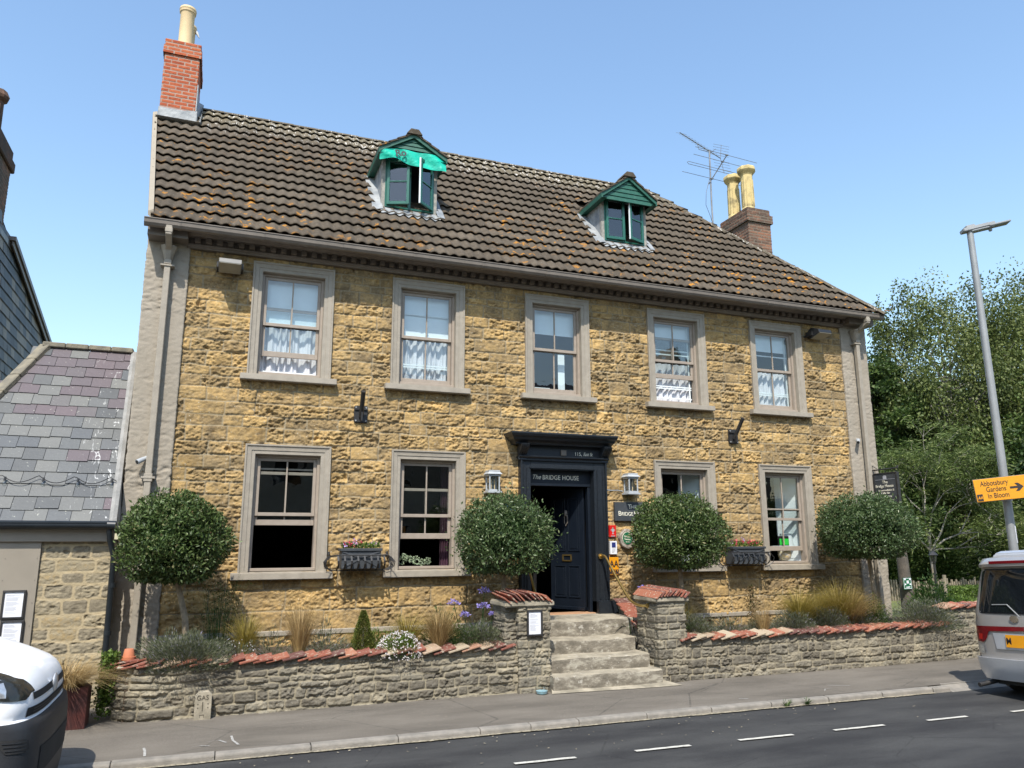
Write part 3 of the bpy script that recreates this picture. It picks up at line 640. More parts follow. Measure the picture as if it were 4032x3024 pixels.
# ---- roof
S0 = (-.43, 6.62); RY, RZ = 2.95, 10.34; TAN = (RZ - 6.70) / (RY + .43); ang = math.atan(TAN); SL = math.hypot(RY + .43, RZ - 6.7)
def xl(s): return np.where(np.asarray(s) < .86, -1.12 - .44 * np.asarray(s), -1.30)
def xr(s): return 12.66 - 3.42 * s
def wave(x): 
    p = (x / .168) % 1.0; return .030 * (.5 - .5 * np.cos(2 * np.pi * p)) ** .8 + .005 * np.sin(2 * np.pi * p)
NC = 15; x = np.arange(-1.7, 12.8, .168 / 10); V = []; F = []; T = []; SA = []; base = 0; g = np.random.default_rng(5)
for c in range(NC):
    s0 = c / NC; s1 = min((c + 1.12) / NC, 1.0); til = g.random(200); ti = np.floor(x / .336 + (c % 2) * .0).astype(int) % 200; zj = (g.random(200) - .5) * .012; yj = (g.random(200) - .5) * .02
    for r, (s, lift) in enumerate(((s0 + .018, .029), (s0, .035), (s0, .050), (s0 + .25 * (s1 - s0), .036), (s1, .0))):
        s_ = s + yj[ti] * (1 if r < 3 else .0) / SL
        xx = np.clip(x, xl(s), xr(s)); h = lift + wave(x) + zj[ti] * .5 * (1 - r / 4)
        yy_ = S0[0] + s_ * (RY - S0[0]) - math.sin(ang) * h; zz_ = S0[1] + s_ * (RZ - S0[1]) + math.cos(ang) * h
        V.append(np.stack([xx, yy_, zz_], -1)); T.append(til[ti]); SA.append(np.full(len(x), s))
    n = len(x)
    for r in range(4):
        i = base + r * n + np.arange(n - 1); F.append(np.stack([i, i + 1, i + n + 1, i + n], -1))
    base += 5 * n
VV_ = np.concatenate(V); FF_ = np.concatenate(F); cc_ = VV_[FF_].mean(1); kp = np.ones(len(FF_), bool)
for xc_ in (2.905, 7.26): kp &= ~((np.abs(cc_[:, 0] - xc_) < .47) & (cc_[:, 1] > .66) & (cc_[:, 1] < 1.9))
roof = np_mesh('roof', VV_, FF_[kp], 'tile', inn, {'tint': np.concatenate(T), 'slope': np.concatenate(SA)}, smooth=False)
# other slopes + underside
o_ = MB(); o_.add([(12.66, -.43, 6.72), (12.66, 6.35, 6.72), (9.24, 2.95, 10.38)], [(0, 1, 2)])
o_.add([(12.66, 6.35, 6.72), (-1.68, 6.35, 6.72), (-1.38, 2.95, 10.33), (9.24, 2.95, 10.38)], [(0, 1, 2, 3)])
o_.add([(-1.13, -.40, 6.59), (12.6, -.40, 6.59), (9.24, 2.97, 10.26), (-1.38, 2.97, 10.26), (-1.49, 2.40, 9.64)], [(0, 1, 2, 3, 4)]); o_.build('rear_slope', 'tile', inn)
rt = MB()
def ridge_run(p0, p1, n, r=.12):
    p0 = Vector(p0); p1 = Vector(p1); d = (p1 - p0) / n; ax = d.normalized(); side = ax.cross(Vector((0, 0, 1))).normalized(); up = side.cross(ax)
    for i in range(n):
        a_ = p0 + d * (i + .01); b_ = p0 + d * (i + 1.0); t = rnd.random(); j = rnd.uniform(-.006, .006); pr = []
        for e, q in ((a_, 0), (b_, .006)):
            for k in range(7):
                th = math.pi * (k / 6) * .86 + .07 * math.pi; pr.append(e + side * math.cos(th) * r + up * (math.sin(th) * r * .8 - .065 + q + j))
        rt.add(pr, [(k, k + 1, k + 8, k + 7) for k in range(6)] + [tuple(range(7)), tuple(range(13, 6, -1))], tint=t, slope=.86)
ridge_run((-.75, RY, RZ + .0), (9.3, RY, RZ + .0), 23); ridge_run((12.72, -.5, 6.62), (9.22, 2.95, RZ - .0), 15, .12)
rt.tube([(12.72, -.5, 6.7), (12.78, -.56, 6.68), (12.84, -.6, 6.73), (12.82, -.6, 6.79), (12.77, -.57, 6.77)], .008)
rt.build('ridge_tiles', 'tile', inn)
vg = MB(); vg.add([(-1.16, -.44, 6.66), (-1.53, 2.42, 9.74), (-1.53, 2.42, 9.83), (-1.16, -.44, 6.72), (-1.09, -.44, 6.60), (-1.46, 2.42, 9.70), (-1.46, 2.42, 9.86), (-1.09, -.44, 6.76)],
                  [(0, 1, 2, 3), (4, 7, 6, 5), (3, 2, 6, 7), (0, 3, 7, 4), (1, 5, 6, 2)], tint=.5, slope=.1); vg.build('verge', 'render', inn)
# ---- chimneys
def stack(x0, x1, y0, y1, z0, z1, key, caph, over, seed):
    t_ = stones('chimney', [(x0, y1), (x0, y0), (x1, y0), (x1, y1), (x0, y1)], z0, z1, .011, key, inn, (.075, .075), (.225, .225), mortar=.011, depth=.006, rough=.004, seed=seed, offs=.0012, wav=.002, rnd_r=.012)
    for i, (a, b_, o2) in enumerate(caph):
        stones('corbel', [(x0 - o2, y1 + o2), (x0 - o2, y0 - o2), (x1 + o2, y0 - o2), (x1 + o2, y1 + o2), (x0 - o2, y1 + o2)], a, b_, .011, key, t_, (.075, .075), (.225, .225), mortar=.011, depth=.006, rough=.004, seed=seed + 3 + i, offs=.0012, wav=.002, rnd_r=.012)
        MB().box(x0 - o2, x1 + o2, y0 - o2, y1 + o2, a + .001, a + .003).box(x0 - o2, x1 + o2, y0 - o2, y1 + o2, b_ - .003, b_ - .001).build('course', 'brick_old', t_)
    return t_
ch = stack(-1.42, -.815, 2.35, 3.35, 9.7, 11.12, 'brick_red', [(11.04, 11.20, .028), (11.20, 11.34, .008)], 0, 11)
MB().add([(-1.42, 2.35, 11.34), (-.81, 2.35, 11.34), (-.81, 3.35, 11.34), (-1.42, 3.35, 11.34), (-1.3, 2.5, 11.41), (-.95, 2.5, 11.41), (-.95, 3.2, 11.41), (-1.3, 3.2, 11.41)], [(0, 1, 5, 4), (1, 2, 6, 5), (2, 3, 7, 6), (3, 0, 4, 7), (4, 5, 6, 7)]).build('flaunching', 'paint', ch)
potp = [(.125, 0), (.145, .03), (.138, .06), (.128, .12), (.130, .9), (.134, .91), (.138, .925), (.150, .935), (.152, .99), (.158, 1.0), (.150, 1.05), (.120, 1.05), (.115, .9)]
MB().lathe([(r * 1.0, z * .88) for r, z in potp], (-1.12, 2.72, 11.38), 28).build('chimney_pot', 'potc', ch, smooth=True)
MB().lathe([(r * .92, z * .8) for r, z in potp], (-1.10, 3.12, 11.36), 28).build('chimney_pot', 'potc', ch, smooth=True)
fl = MB(); fl.add([(-1.46, 2.33, 9.62), (-.78, 2.33, 9.62), (-.78, 2.33, 9.95), (-1.44, 2.33, 9.86), (-1.46, 2.18, 9.66), (-.70, 2.18, 9.66), (-.70, 2.9, 10.42), (-.795, 2.9, 10.46), (-.795, 2.34, 9.98)], [(0, 1, 2, 3), (4, 5, 1, 0), (5, 6, 7, 8, 1)])
fl.box(-1.44, -.79, 2.325, 2.345, 9.66, 9.92).box(-.815, -.795, 2.33, 3.0, 9.7, 10.5).build('flashing', 'lead', ch, bevel=.004)
c2 = stack(11.86, 12.53, 2.5, 3.6, 7.0, 9.94, 'brick_old', [(9.78, 9.99, .045), (9.99, 10.14, .0)], 0, 21)
MB().box(11.87, 12.52, 2.51, 3.59, 10.13, 10.16).build('flaunching', 'brick_old', c2)
p8 = [(.20, 0), (.165, .06), (.158, .10), (.150, .12), (.140, .98), (.150, .99), (.152, 1.0), (.165, 1.02), (.205, 1.07), (.225, 1.10), (.222, 1.17), (.205, 1.18), (.20, 1.20), (.13, 1.21), (.12, 1.0)]
for (x, y, h) in ((12.13, 2.78, 1.02), (12.1, 3.3, 1.02)):
    pm = MB().lathe([(r * 1.06, z * h) for r, z in p8], (x, y, 10.15), 8, ph=math.pi / 8)
    for k in range(8):
        th = math.pi / 4 * k; q = Vector((math.cos(th), math.sin(th), 0)); 
        pm.tube([Vector((x, y, 10.3)) + q * .154, Vector((x, y, 10.15 + .85 * h)) + q * .145], .012, 5)
    pm.build('chimney_pot', 'pots', c2, bevel=.006)
# ---- dormers
def dormer(xc, hw, zpk, zev, membrane, leafs, seed):
    yf, yo = .60, .33; zs = 7.815; zt = zs + .93
    yroof = lambda z: S0[0] + (z - 6.70) / TAN
    gh = .62
    d = MB().add([(xc, yo, zpk), (xc - gh, yo, zev), (xc - gh, yroof(zev) + .2, zev), (xc, yroof(zpk) + .2, zpk), (xc + gh, yo, zev), (xc + gh, yroof(zev) + .2, zev)], [(0, 1, 2, 3), (0, 3, 5, 4)])
    m_ = MB()
    for sgn in (-1, 1):   # tiled slopes as thick slabs, stepped courses
        n = 4
        for k in range(n):
            a = k / n; b_ = (k + 1.25) / n if k < n - 1 else 1
            P = lambda t, e: (xc + sgn * gh * (1 - t), zev + (zpk - zev) * t + e)
            (xa, za), (xb, zb) = P(a, .035), P(b_, .015); yb = lambda z: yroof(z) + .15
            m_.add([(xa, yo - .03, za), (xb, yo - .03, zb), (xb, yb(zb), zb), (xa, yb(za), za), (xa, yo - .03, za - .035), (xb, yo - .03, zb - .03), (xb, yb(zb), zb - .03), (xa, yb(za), za - .035)],
                   [(0, 1, 2, 3), (4, 7, 6, 5), (0, 4, 5, 1), (0, 3, 7, 4), (1, 5, 6, 2)], tint=rnd.random(), slope=.5)
    m_.prism([(xc - .14, zpk - .03), (xc - .07, zpk + .065), (xc + .07, zpk + .065), (xc + .14, zpk - .03)], 1, yo - .05, yo + .32, tint=.3, slope=.5)
    m_.prism([(xc - .13, zpk - .04), (xc - .06, zpk + .045), (xc + .06, zpk + .045), (xc + .13, zpk - .04)], 1, yo + .33, yroof(zpk) + .1, tint=.6, slope=.5)
    dm = m_.build('dormer', 'tile', inn)
    # barge boards, gable cladding
    bb = MB()
    for sgn in (-1, 1):
        bb.add([(xc + sgn * q[0], y, q[1]) for y in (yo - .005, yo + .025) for q in ((gh, zev + .0), (0, zpk), (0, zpk - .085), (gh - .02, zev - .075))],
               [(0, 1, 2, 3), (4, 7, 6, 5), (0, 4, 5, 1), (3, 2, 6, 7), (0, 3, 7, 4)])
        bb.box(*sorted((xc + sgn * (gh - .03), xc + sgn * gh)), yo, yroof(zev) + .1, zev - .10, zev + .0)
        bb.add([(xc + sgn * gh, yo, zev - .09), (xc + sgn * hw, yo, zev - .09), (xc + sgn * hw, yroof(zev) + .1, zev - .09), (xc + sgn * gh, yroof(zev) + .1, zev - .09)], [(0, 1, 2, 3)])
    bb.build('barge_board', 'green', dm, bevel=.004)
    gb = MB(); H_ = zpk - .06 - (zev - .10); n = 5; zb0 = zev - .10 if not membrane else zev + .06
    nn = n if not membrane else 3
    for k in range(nn):
        za = zb0 + (zpk - .08 - zb0) * k / nn; zb = zb0 + (zpk - .08 - zb0) * (k + 1) / nn - .004
        wa = max(.02, (zpk - .05 - za) / (zpk - zev) * gh); wb = max(.01, (zpk - .05 - zb) / (zpk - zev) * gh); wa = min(wa, gh - .03); wb = min(wb, gh - .03)
        gb.add([(xc - wa, yo + .03, za), (xc + wa, yo + .03, za), (xc + wb, yo + .045, zb), (xc - wb, yo + .045, zb), (xc - wa, yo + .06, za), (xc + wa, yo + .06, za)], [(0, 1, 2, 3), (4, 0, 1, 5)])
    gb.box(xc - gh + .04, xc + gh - .04, yo + .05, yo + .07, zb0, zev + .1) if not membrane else None
    gb.build('gable_board', 'green', dm)
    # cheeks, posts
    ck = MB()
    for sgn in (-1, 1):
        X_ = xc + sgn * hw; ck.add([(X_, yf, zs - .05), (X_, yf, zev), (X_, yroof(zev) + .1, zev)], [(0, 1, 2)])
    ck.add([(xc - hw, yf + .02, zev - .02), (xc + hw, yf + .02, zev - .02), (xc + hw, yf + .02, zt - .06), (xc - hw, yf + .02, zt - .06)], [(0, 1, 2, 3)])
    ck.build('cheek', 'leadd', dm)
    for a in (xc - hw - .005, xc + hw - .075): MB().box(a, a + .08, yf - .01, yf + .07, zs - .06, zev - .02).build('corner_post', 'peel', dm, bevel=.004)
    # flashing on the tiles
    f2 = MB(); nrm = Vector((0, -math.sin(ang), math.cos(ang))); g = random.Random(seed)
    def RP(x, s_, l=.06): y = S0[0] + s_ * (RY - S0[0]); z = S0[1] + s_ * (RZ - S0[1]); p = Vector((x, y, z)) + nrm * l; return p
    sb = (zs - .06 - 6.70) / (RZ - 6.70); st = (zev - 6.70) / (RZ - 6.70)
    for sgn, wdt in ((-1, .17), (1, .13)):
        vs = []; n = 10
        for k in range(n + 1):
            s_ = sb - .01 + (st - sb) * k / n; vs += [RP(xc + sgn * (hw - .01), s_, .085), RP(xc + sgn * (hw + wdt * .5), s_, .055 + g.uniform(0, .015)), RP(xc + sgn * (hw + wdt + g.uniform(-.012, .012)), s_ + g.uniform(-.003, .003), .05 + g.uniform(0, .015))]
        f2.add(vs, [(3 * k + j, 3 * k + j + 1, 3 * k + j + 4, 3 * k + j + 3) for k in range(n) for j in range(2)])
    vs = []; n = 44
    for k in range(n + 1):
        x = xc - hw - .03 + (2 * hw + .06) * k / n; wv = float(wave(np.array(x)))
        vs += [Vector((x, yf - .01, zs - .012)), RP(x, sb - .013, .045 + wv), RP(x, sb - .030 - .006 * math.sin(k), .035 + wv)]
    f2.add(vs, [(3 * k + j, 3 * k + j + 1, 3 * k + j + 4, 3 * k + j + 3) for k in range(n) for j in range(2)])
    f2.build('flashing', 'lead', dm)
    # window frame
    wx0, wx1 = xc - .445, xc + .445
    fr = MB().ring(wx0, wx1, zs + .0, zt, [(0, yf + .06), (0, yf - .02), (.035, yf - .02), (.035, yf + .06)]); fr.box(xc - .022, xc + .022, yf - .018, yf + .055, zs + .03, zt - .03)
    fr.build('window_frame', 'greenp', dm, bevel=.003)
    MB().add([(wx0, yf + .5, zs - .0), (wx1, yf + .5, zs - .0), (wx1, yf + .5, zt), (wx0, yf + .5, zt), (wx0, yf + .03, zs), (wx1, yf + .03, zs), (wx0, yf + .03, zt), (wx1, yf + .03, zt)], [(0, 1, 2, 3), (4, 5, 1, 0), (6, 7, 2, 3), (4, 0, 3, 6), (5, 1, 2, 7)]).build('attic_room', 'room', dm)
    for sgn, deg, white in leafs:
        hx = wx0 + .03 if sgn < 0 else wx1 - .03; L = .40; a = R(deg); dr = Vector((-sgn * math.cos(a), -math.sin(a), 0)); nr = Vector((0, 0, 1)).cross(dr); z0, z1 = zs + .035, zt - .03
        base = Vector((hx, yf - .03, 0)); q = Matrix((dr, nr, Vector((0, 0, 1)))).transposed(); lf = MB()
        def bar(u0, u1, za, zb, th=.02): lf.obox(base + dr * (u0 + u1) / 2 + Vector((0, 0, (za + zb) / 2)), ((u1 - u0) / 2, th, (zb - za) / 2), q)
        bar(0, .05, z0, z1); bar(L - .05, L, z0, z1); bar(.05, L - .05, z0, z0 + .055, .019); bar(.05, L - .05, z1 - .055, z1, .019); bar(.05, L - .05, (z0 + z1) / 2 - .01, (z0 + z1) / 2 + .012, .017)
        lo = lf.build('window_leaf', 'greenp', dm, bevel=.003)
        p = lambda u, z: base + dr * u + Vector((0, 0, z))
        MB().add([p(.05, z0 + .05), p(L - .05, z0 + .05), p(L - .05, z1 - .05), p(.05, z1 - .05)], [(0, 1, 2, 3)]).build('pane', 'glass', dm)
        if white:
            wm = MB(); e = base + dr * (L + .004); wm.obox(e + Vector((0, 0, (z0 + z1) / 2)), (.004, .015, (z1 - z0) / 2), q); wm.build('white_edge', 'white_frame', dm)
    return dm
d1 = dormer(2.905, .50, 9.17, 8.80, True, [(-1, 22, False), (1, 42, True)], 1)
d2 = dormer(7.26, .50, 9.13, 8.68, False, [(-1, 4, False), (1, 20, True)], 2)
M['teal'] = mat('teal_membrane', (.0, .50, .34), (.01, .38, .27), .4, scale=6, bmp=.02, bscale=9)
x = np.linspace(2.905 - .60, 2.905 + .60, 60); z = np.linspace(0, 1, 12); X_, Z_ = np.meshgrid(x, z)
low = 8.56 + .10 * np.exp(-((X_ - 2.55) / .25) ** 2) - .02; Zt = np.minimum(8.83, 9.14 - .55 * np.abs(X_ - 2.905) ** 1.0 * .9)
Zz = low + (Zt - low) * Z_; Yy = .345 + .02 * (fbm(X_ * 5, Z_ * 3) - .5) + .018 * np.sin(X_ * 14 + Z_ * 4); i = np.arange(11)[:, None] * 60 + np.arange(59)[None, :]
np_mesh('roofing_membrane', np.stack([X_, Yy, Zz], -1).reshape(-1, 3), np.stack([i, i + 1, i + 61, i + 60], -1).reshape(-1, 4), 'teal', d1, smooth=True)
text('Ro', .17, (2.58, .300, 8.66), (1, 0, .22), (-.22, 0, 1), 'slate', 'print', d1, bold=.006)
# ---- doorcase
dc = MB()
JX0, JX1, OX0, OX1 = 4.75, 6.36, 4.94, 6.12
for a_, b_, sg in ((JX0, OX0, 1), (OX1, JX1, -1)):
    xs = [a_, a_ + .03, b_ - .07, b_] if sg > 0 else [b_, b_ - .03, a_ + .07, a_]
    dc.box(a_, b_, -.05, .2, .86, 3.4)
    dc.box(*sorted((xs[0], xs[1])), -.085, -.05, 1.06, 3.4); dc.box(*sorted((xs[2] - .012 * sg, xs[2] + .012 * sg)), -.066, -.05, 1.06, 3.24)
    dc.box(*sorted((xs[1] + .03 * sg, xs[1] + .05 * sg)), -.064, -.05, 1.06, 3.3)
dc.box(OX0, OX1, -.05, .2, 3.22, 3.4).box(OX0 - .02, OX1 + .02, -.066, -.05, 3.235, 3.26).box(JX0, JX1, -.085, -.05, 3.36, 3.40)
dc.prism([(.1, 3.40), (-.10, 3.40), (-.13, 3.425), (-.13, 3.44), (.1, 3.44)], 0, JX0 - .03, JX1 + .03)
dc.box(JX0 + .02, JX1 - .02, -.04, .1, 3.44, 3.62)
dcase = dc.build('doorcase', 'navy', inn, bevel=.005, seg=2)
cn = MB()
pr = [(.08, 0), (-.16, 0), (-.17, .03), (-.20, .05), (-.24, .07), (-.26, .105), (-.30, .13), (-.32, .165), (-.32, .19), (.08, .22)]
vs = []
for (d_, z) in pr: e = max(0, -d_ - .05); vs += [(JX0 - .03 - e * .8, .09, 3.62 + z), (JX0 - .03 - e * .8, d_, 3.62 + z), (JX1 + .02 + e * .35, d_, 3.62 + z), (JX1 + .02 + e * .35, .09, 3.62 + z)]
n = len(pr); cn.add(vs, [(4 * i + k, 4 * i + k + 1, 4 * i + k + 5, 4 * i + k + 4) for i in range(n - 1) for k in range(3)] + [(0, 1, 2, 3), (4 * n - 4, 4 * n - 1, 4 * n - 2, 4 * n - 3)])
cn.build('door_cornice', 'navy', dcase, bevel=.004)
for xc in (JX0 + .03, JX1 - .04):
    cs = MB(); prof = []
    for k in range(15):
        t = k / 14; prof.append((-.08 - .18 * (1 - t) ** 1.3 - .02 * math.sin(t * math.pi * 2.2), 3.62 - .25 * t))
    prof += [(-.045, 3.36), (-.03, 3.62)]; cs.prism(prof, 0, xc - .07, xc + .07)
    for q in (-.035, 0, .035): cs.prism([(y - .012, z) for y, z in prof[:13]] + [(-.05, 3.42), (-.05, 3.61)], 0, xc + q - .010, xc + q + .010)
    cs.build('console', 'navy', dcase, bevel=.003)
for a_, b_ in ((JX0 - .05, OX0 + .0), (OX1 + .0, JX1 + .13)): MB().box(a_, b_, -.14, .2, .842, 1.055).build('plinth_block', 'navy', dcase, bevel=.012, seg=2)
MB().box(OX0, OX1, .10, .16, 3.00, 3.22).box(OX0, OX1, .085, .18, 2.955, 3.0).box(OX0, OX0 + .05, .10, .2, .86, 2.96).box(OX1 - .05, OX1, .10, .2, .86, 2.96).build('transom', 'navyd', dcase, bevel=.004)
text('The', .105, (5.02, .096, 3.07), (1, 0, 0), (0, 0, 1), 'cream', 'lettering', dcase, shear=.3)
text('BRIDGE HOUSE', .108, (5.215, .096, 3.065), (1, 0, 0), (0, 0, 1), 'cream', 'lettering', dcase, squash=.88, space=1.06)
text('115,', .085, (5.76, -.044, 3.475), (1, 0, 0), (0, 0, 1), 'cream', 'lettering', dcase)
text('East St', .085, (5.93, -.044, 3.475), (1, 0, 0), (0, 0, 1), 'cream', 'lettering', dcase, shear=.3, squash=.75)
MB().box(5.50, 5.60, -.075, -.04, 3.46, 3.56).build('bell_box', 'gutterp', dcase, bevel=.008)
MB().box(4.6, 6.45, -.0, 1.4, .80, .86).build('threshold', mat('tan_threshold', (.42, .24, .13), (.36, .2, .11), .7), inn, bevel=.006)
# hall and open door
th = R(63); hx, hy = 6.05, .22; dr = Vector((-math.cos(th), math.sin(th), 0)); nr = Vector((-dr.y, dr.x, 0)); q = Matrix((dr, nr, Vector((0, 0, 1)))).transposed()
def dbox(m_, u0, u1, z0, z1, t0=-.022, t1=.022): m_.obox(Vector((hx, hy, (z0 + z1) / 2)) + dr * (u0 + u1) / 2 + nr * (t0 + t1) / 2, ((u1 - u0) / 2, (t1 - t0) / 2, (z1 - z0) / 2), q)
dl = MB(); dbox(dl, 0, .74, .88, 2.94)
fr_ = -1
def panel(m_, u0, u1, z0, z1):
    for s in (1, -1):
        a, b_ = (.022, .034) if s > 0 else (-.034, -.022)
        dbox(m_, u0, u1, z0, z0 + .018, a, b_); dbox(m_, u0, u1, z1 - .018, z1, a, b_); dbox(m_, u0, u0 + .018, z0, z1, a, b_); dbox(m_, u1 - .018, u1, z0, z1, a, b_)
        a, b_ = (.022, .028) if s > 0 else (-.028, -.022); dbox(m_, u0 + .045, u1 - .045, z0 + .045, z1 - .045, a, b_)
for u0, u1 in ((.09, .34), (.40, .65)): panel(dl, u0, u1, 1.08, 1.62); panel(dl, u0, u1, 1.86, 2.78)
dbox(dl, 0, .74, .88, .93, -.05, .05)
door = dl.build('door', 'navyd', inn, bevel=.003)
lp = MB(); dbox(lp, .27, .47, 1.69, 1.71, .022, .036); dbox(lp, .27, .47, 1.785, 1.805, .022, .036); dbox(lp, .27, .29, 1.69, 1.80, .022, .036); dbox(lp, .45, .47, 1.69, 1.80, .022, .036)
for s in (.022,): pass
lp2 = MB(); lp2.v = [tuple(Vector(v) - nr * .056) for v in lp.v]; lp2.f = lp.f; lp.add(lp2.v, lp2.f); lp.build('letter_plate', 'brass', door)
kn = MB(); c0 = Vector((hx, hy, 0)) + dr * .37
for s in (-1, 1):
    e = c0 + nr * s * .04; kn.tube([e + Vector((0, 0, 2.52)), e + Vector((0, 0, 2.46)) - dr * .03, e + Vector((0, 0, 2.36)) - dr * .035, e + Vector((0, 0, 2.30)), e + Vector((0, 0, 2.36)) + dr * .035, e + Vector((0, 0, 2.46)) + dr * .03, e + Vector((0, 0, 2.52))], .011); kn.lathe([(.03, -.05), (.035, 0), (.02, .05)], e + Vector((0, 0, 2.52)), 10)
kn.build('knocker', 'gutterp', door, smooth=True)
MB().box(4.97, 5.62, 1.35, 1.40, 2.74, 2.80).box(5.56, 5.62, 1.35, 1.40, .86, 2.74).box(4.97, 5.03, 1.35, 1.40, .86, 2.74).build('inner_door_frame', 'gutterp', inn, bevel=.003)
MB().box(4.5, 4.9, .3, 4, .86, 3.8).box(6.2, 6.5, .3, 4, .86, 3.8).build('hall_wall', 'room', inn)
# ================================================================== STEPS, WALLS, PILLARS
st = thing('stone_steps', 'worn pale stone steps rising between the two gate pillars to the open door', 'steps', (5.4, -1.2, 0))
ST = [(-1.87, 0, .225, 6.22), (-1.62, .22, .412, 6.16), (-1.27, .41, .608, 6.12), (-.87, .6, .845, 6.40)]
for i, (y, z0, z1, xr_) in enumerate(ST):
    s = MB(); nx_ = 26; xs = np.linspace(4.5, xr_, nx_); vs = []
    for k, x in enumerate(xs):
        wz = .010 * math.sin(x * 5 + i) - .006 * (1 - abs((x - 5.35) / .85)) - .004 * rnd.random(); wy = .010 * math.sin(x * 3.1 + 2 * i) + .008 * rnd.random()
        vs += [(x, y + wy, z0 - .05), (x, y + wy - .012, z1 - .05), (x, y + wy - .004, z1 - .012 + wz), (x, y + wy + .03, z1 + wz), (x, y + .5, z1 + wz * .5 + .004), (x, -.0, z1 + .002 if i == 3 else z1)]
    s.add(vs, [(6 * k + j, 6 * k + j + 1, 6 * k + j + 7, 6 * k + j + 6) for k in range(nx_ - 1) for j in range(5)] + [tuple(range(6)), tuple(range(6 * nx_ - 1, 6 * nx_ - 7, -1))])
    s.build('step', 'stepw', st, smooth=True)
MB().add([(4.45, -1.93, .012), (6.05, -2.02, .010), (6.45, -2.02, .012), (6.3, -1.8, .05), (4.5, -1.8, .05)], [(0, 1, 2, 3, 4)]).build('mortar_skirt', 'steps', st)
crsG = (.075, .15); lnsG = (.13, .40)
def gwall(name, lab, path, z1, seed, core, cop=None, grp=None):
    t = thing(name, lab, 'wall', (path[1][0], path[1][1], 0), grp)
    stones('masonry', path, -.08, z1, .0085, 'greystone', t, crsG, lnsG, mortar=.012, depth=.015, rough=.02, seed=seed, offs=.007, wav=.032, rnd_r=.03)
    return t
cl = [(-.80, -.35), (-.93, -.9), (-.955, -1.25), (-.90, -1.47), (-.76, -1.60), (-.50, -1.66)]
wl = gwall('garden_wall', 'curved low grey stone garden wall left of the steps with red tile coping', cl + [(4.06, -1.655)], .615, 31, None)
MB().box(-.80, 4.0, -1.6, -1.40, -.1, .585).build('wall_core', 'soil', wl)
wr = gwall('garden_wall', 'low grey stone garden wall right of the steps, under lavender and golden grass', [(6.70, -1.70), (9.6, -1.74), (12.15, -1.68), (12.3, -1.66)], .60, 32, None)
MB().box(6.72, 12.3, -1.64, -1.42, -.1, .57).build('wall_core', 'soil', wr)
wh = gwall('boundary_wall', 'higher stretch of grey stone wall beside the rear of the silver people carrier', [(12.10, -1.2), (12.14, -1.64), (12.3, -1.66), (18, -1.66)], .88, 33, None)
MB().box(12.2, 18, -1.6, -1.35, -.1, .86).build('wall_core', 'soil', wh)
def coping(path, z, parent, seed, w_=.30, step=.13, tl=.27, yoff=-.045, tilt=.5):
    g = random.Random(seed); P = [Vector(p) for p in path]; m_ = MB(); L = [0]
    for i in range(1, len(P)): L.append(L[-1] + (P[i] - P[i - 1]).length)
    s = 0
    while s < L[-1]:
        i = max(k for k in range(len(L) - 1) if L[k] <= s); t = (s - L[i]) / (L[i + 1] - L[i]); p = P[i].lerp(P[i + 1], t); d = (P[i + 1] - P[i]).normalized()
        a = math.atan2(d.y, d.x) + g.uniform(-.12, .12)
        ln = tl * g.uniform(.85, 1.15); q = Matrix.Rotation(a, 3, 'Z') @ Matrix.Rotation(-tilt * .42 + g.uniform(-.05, .05), 3, 'Y') @ Matrix.Rotation(g.uniform(.0, .16), 3, 'X')
        nrm = Vector((d.y, -d.x, 0)); c = Vector((p.x, p.y, z(p.x) if callable(z) else z)) - nrm * (w_ / 2 + yoff) + Vector((0, 0, .028 + g.uniform(-.005, .006))); 
        m_.obox(c + nrm * g.uniform(-.014, .02), (ln / 2, w_ / 2 * g.uniform(.93, 1.05), .0105), q, tint=g.random())
        s += step * g.uniform(.9, 1.12) * 1.35
    return m_.build('coping', 'clay', parent, bevel=.003)
coping([(-.98, -1.25), (-.93, -1.47), (-.78, -1.63), (-.50, -1.69), (4.04, -1.68)], .60, wl, 1)
coping([(6.74, -1.73), (9.6, -1.77), (12.12, -1.70)], lambda x: .585, wr, 2)
coping([(12.2, -1.68), (17.9, -1.68)], .865, wh, 3, step=.12)
MB().box(-.9, 4.0, -1.62, -1.36, .585, .612).build('bedding', 'steps', wl, bevel=.01)
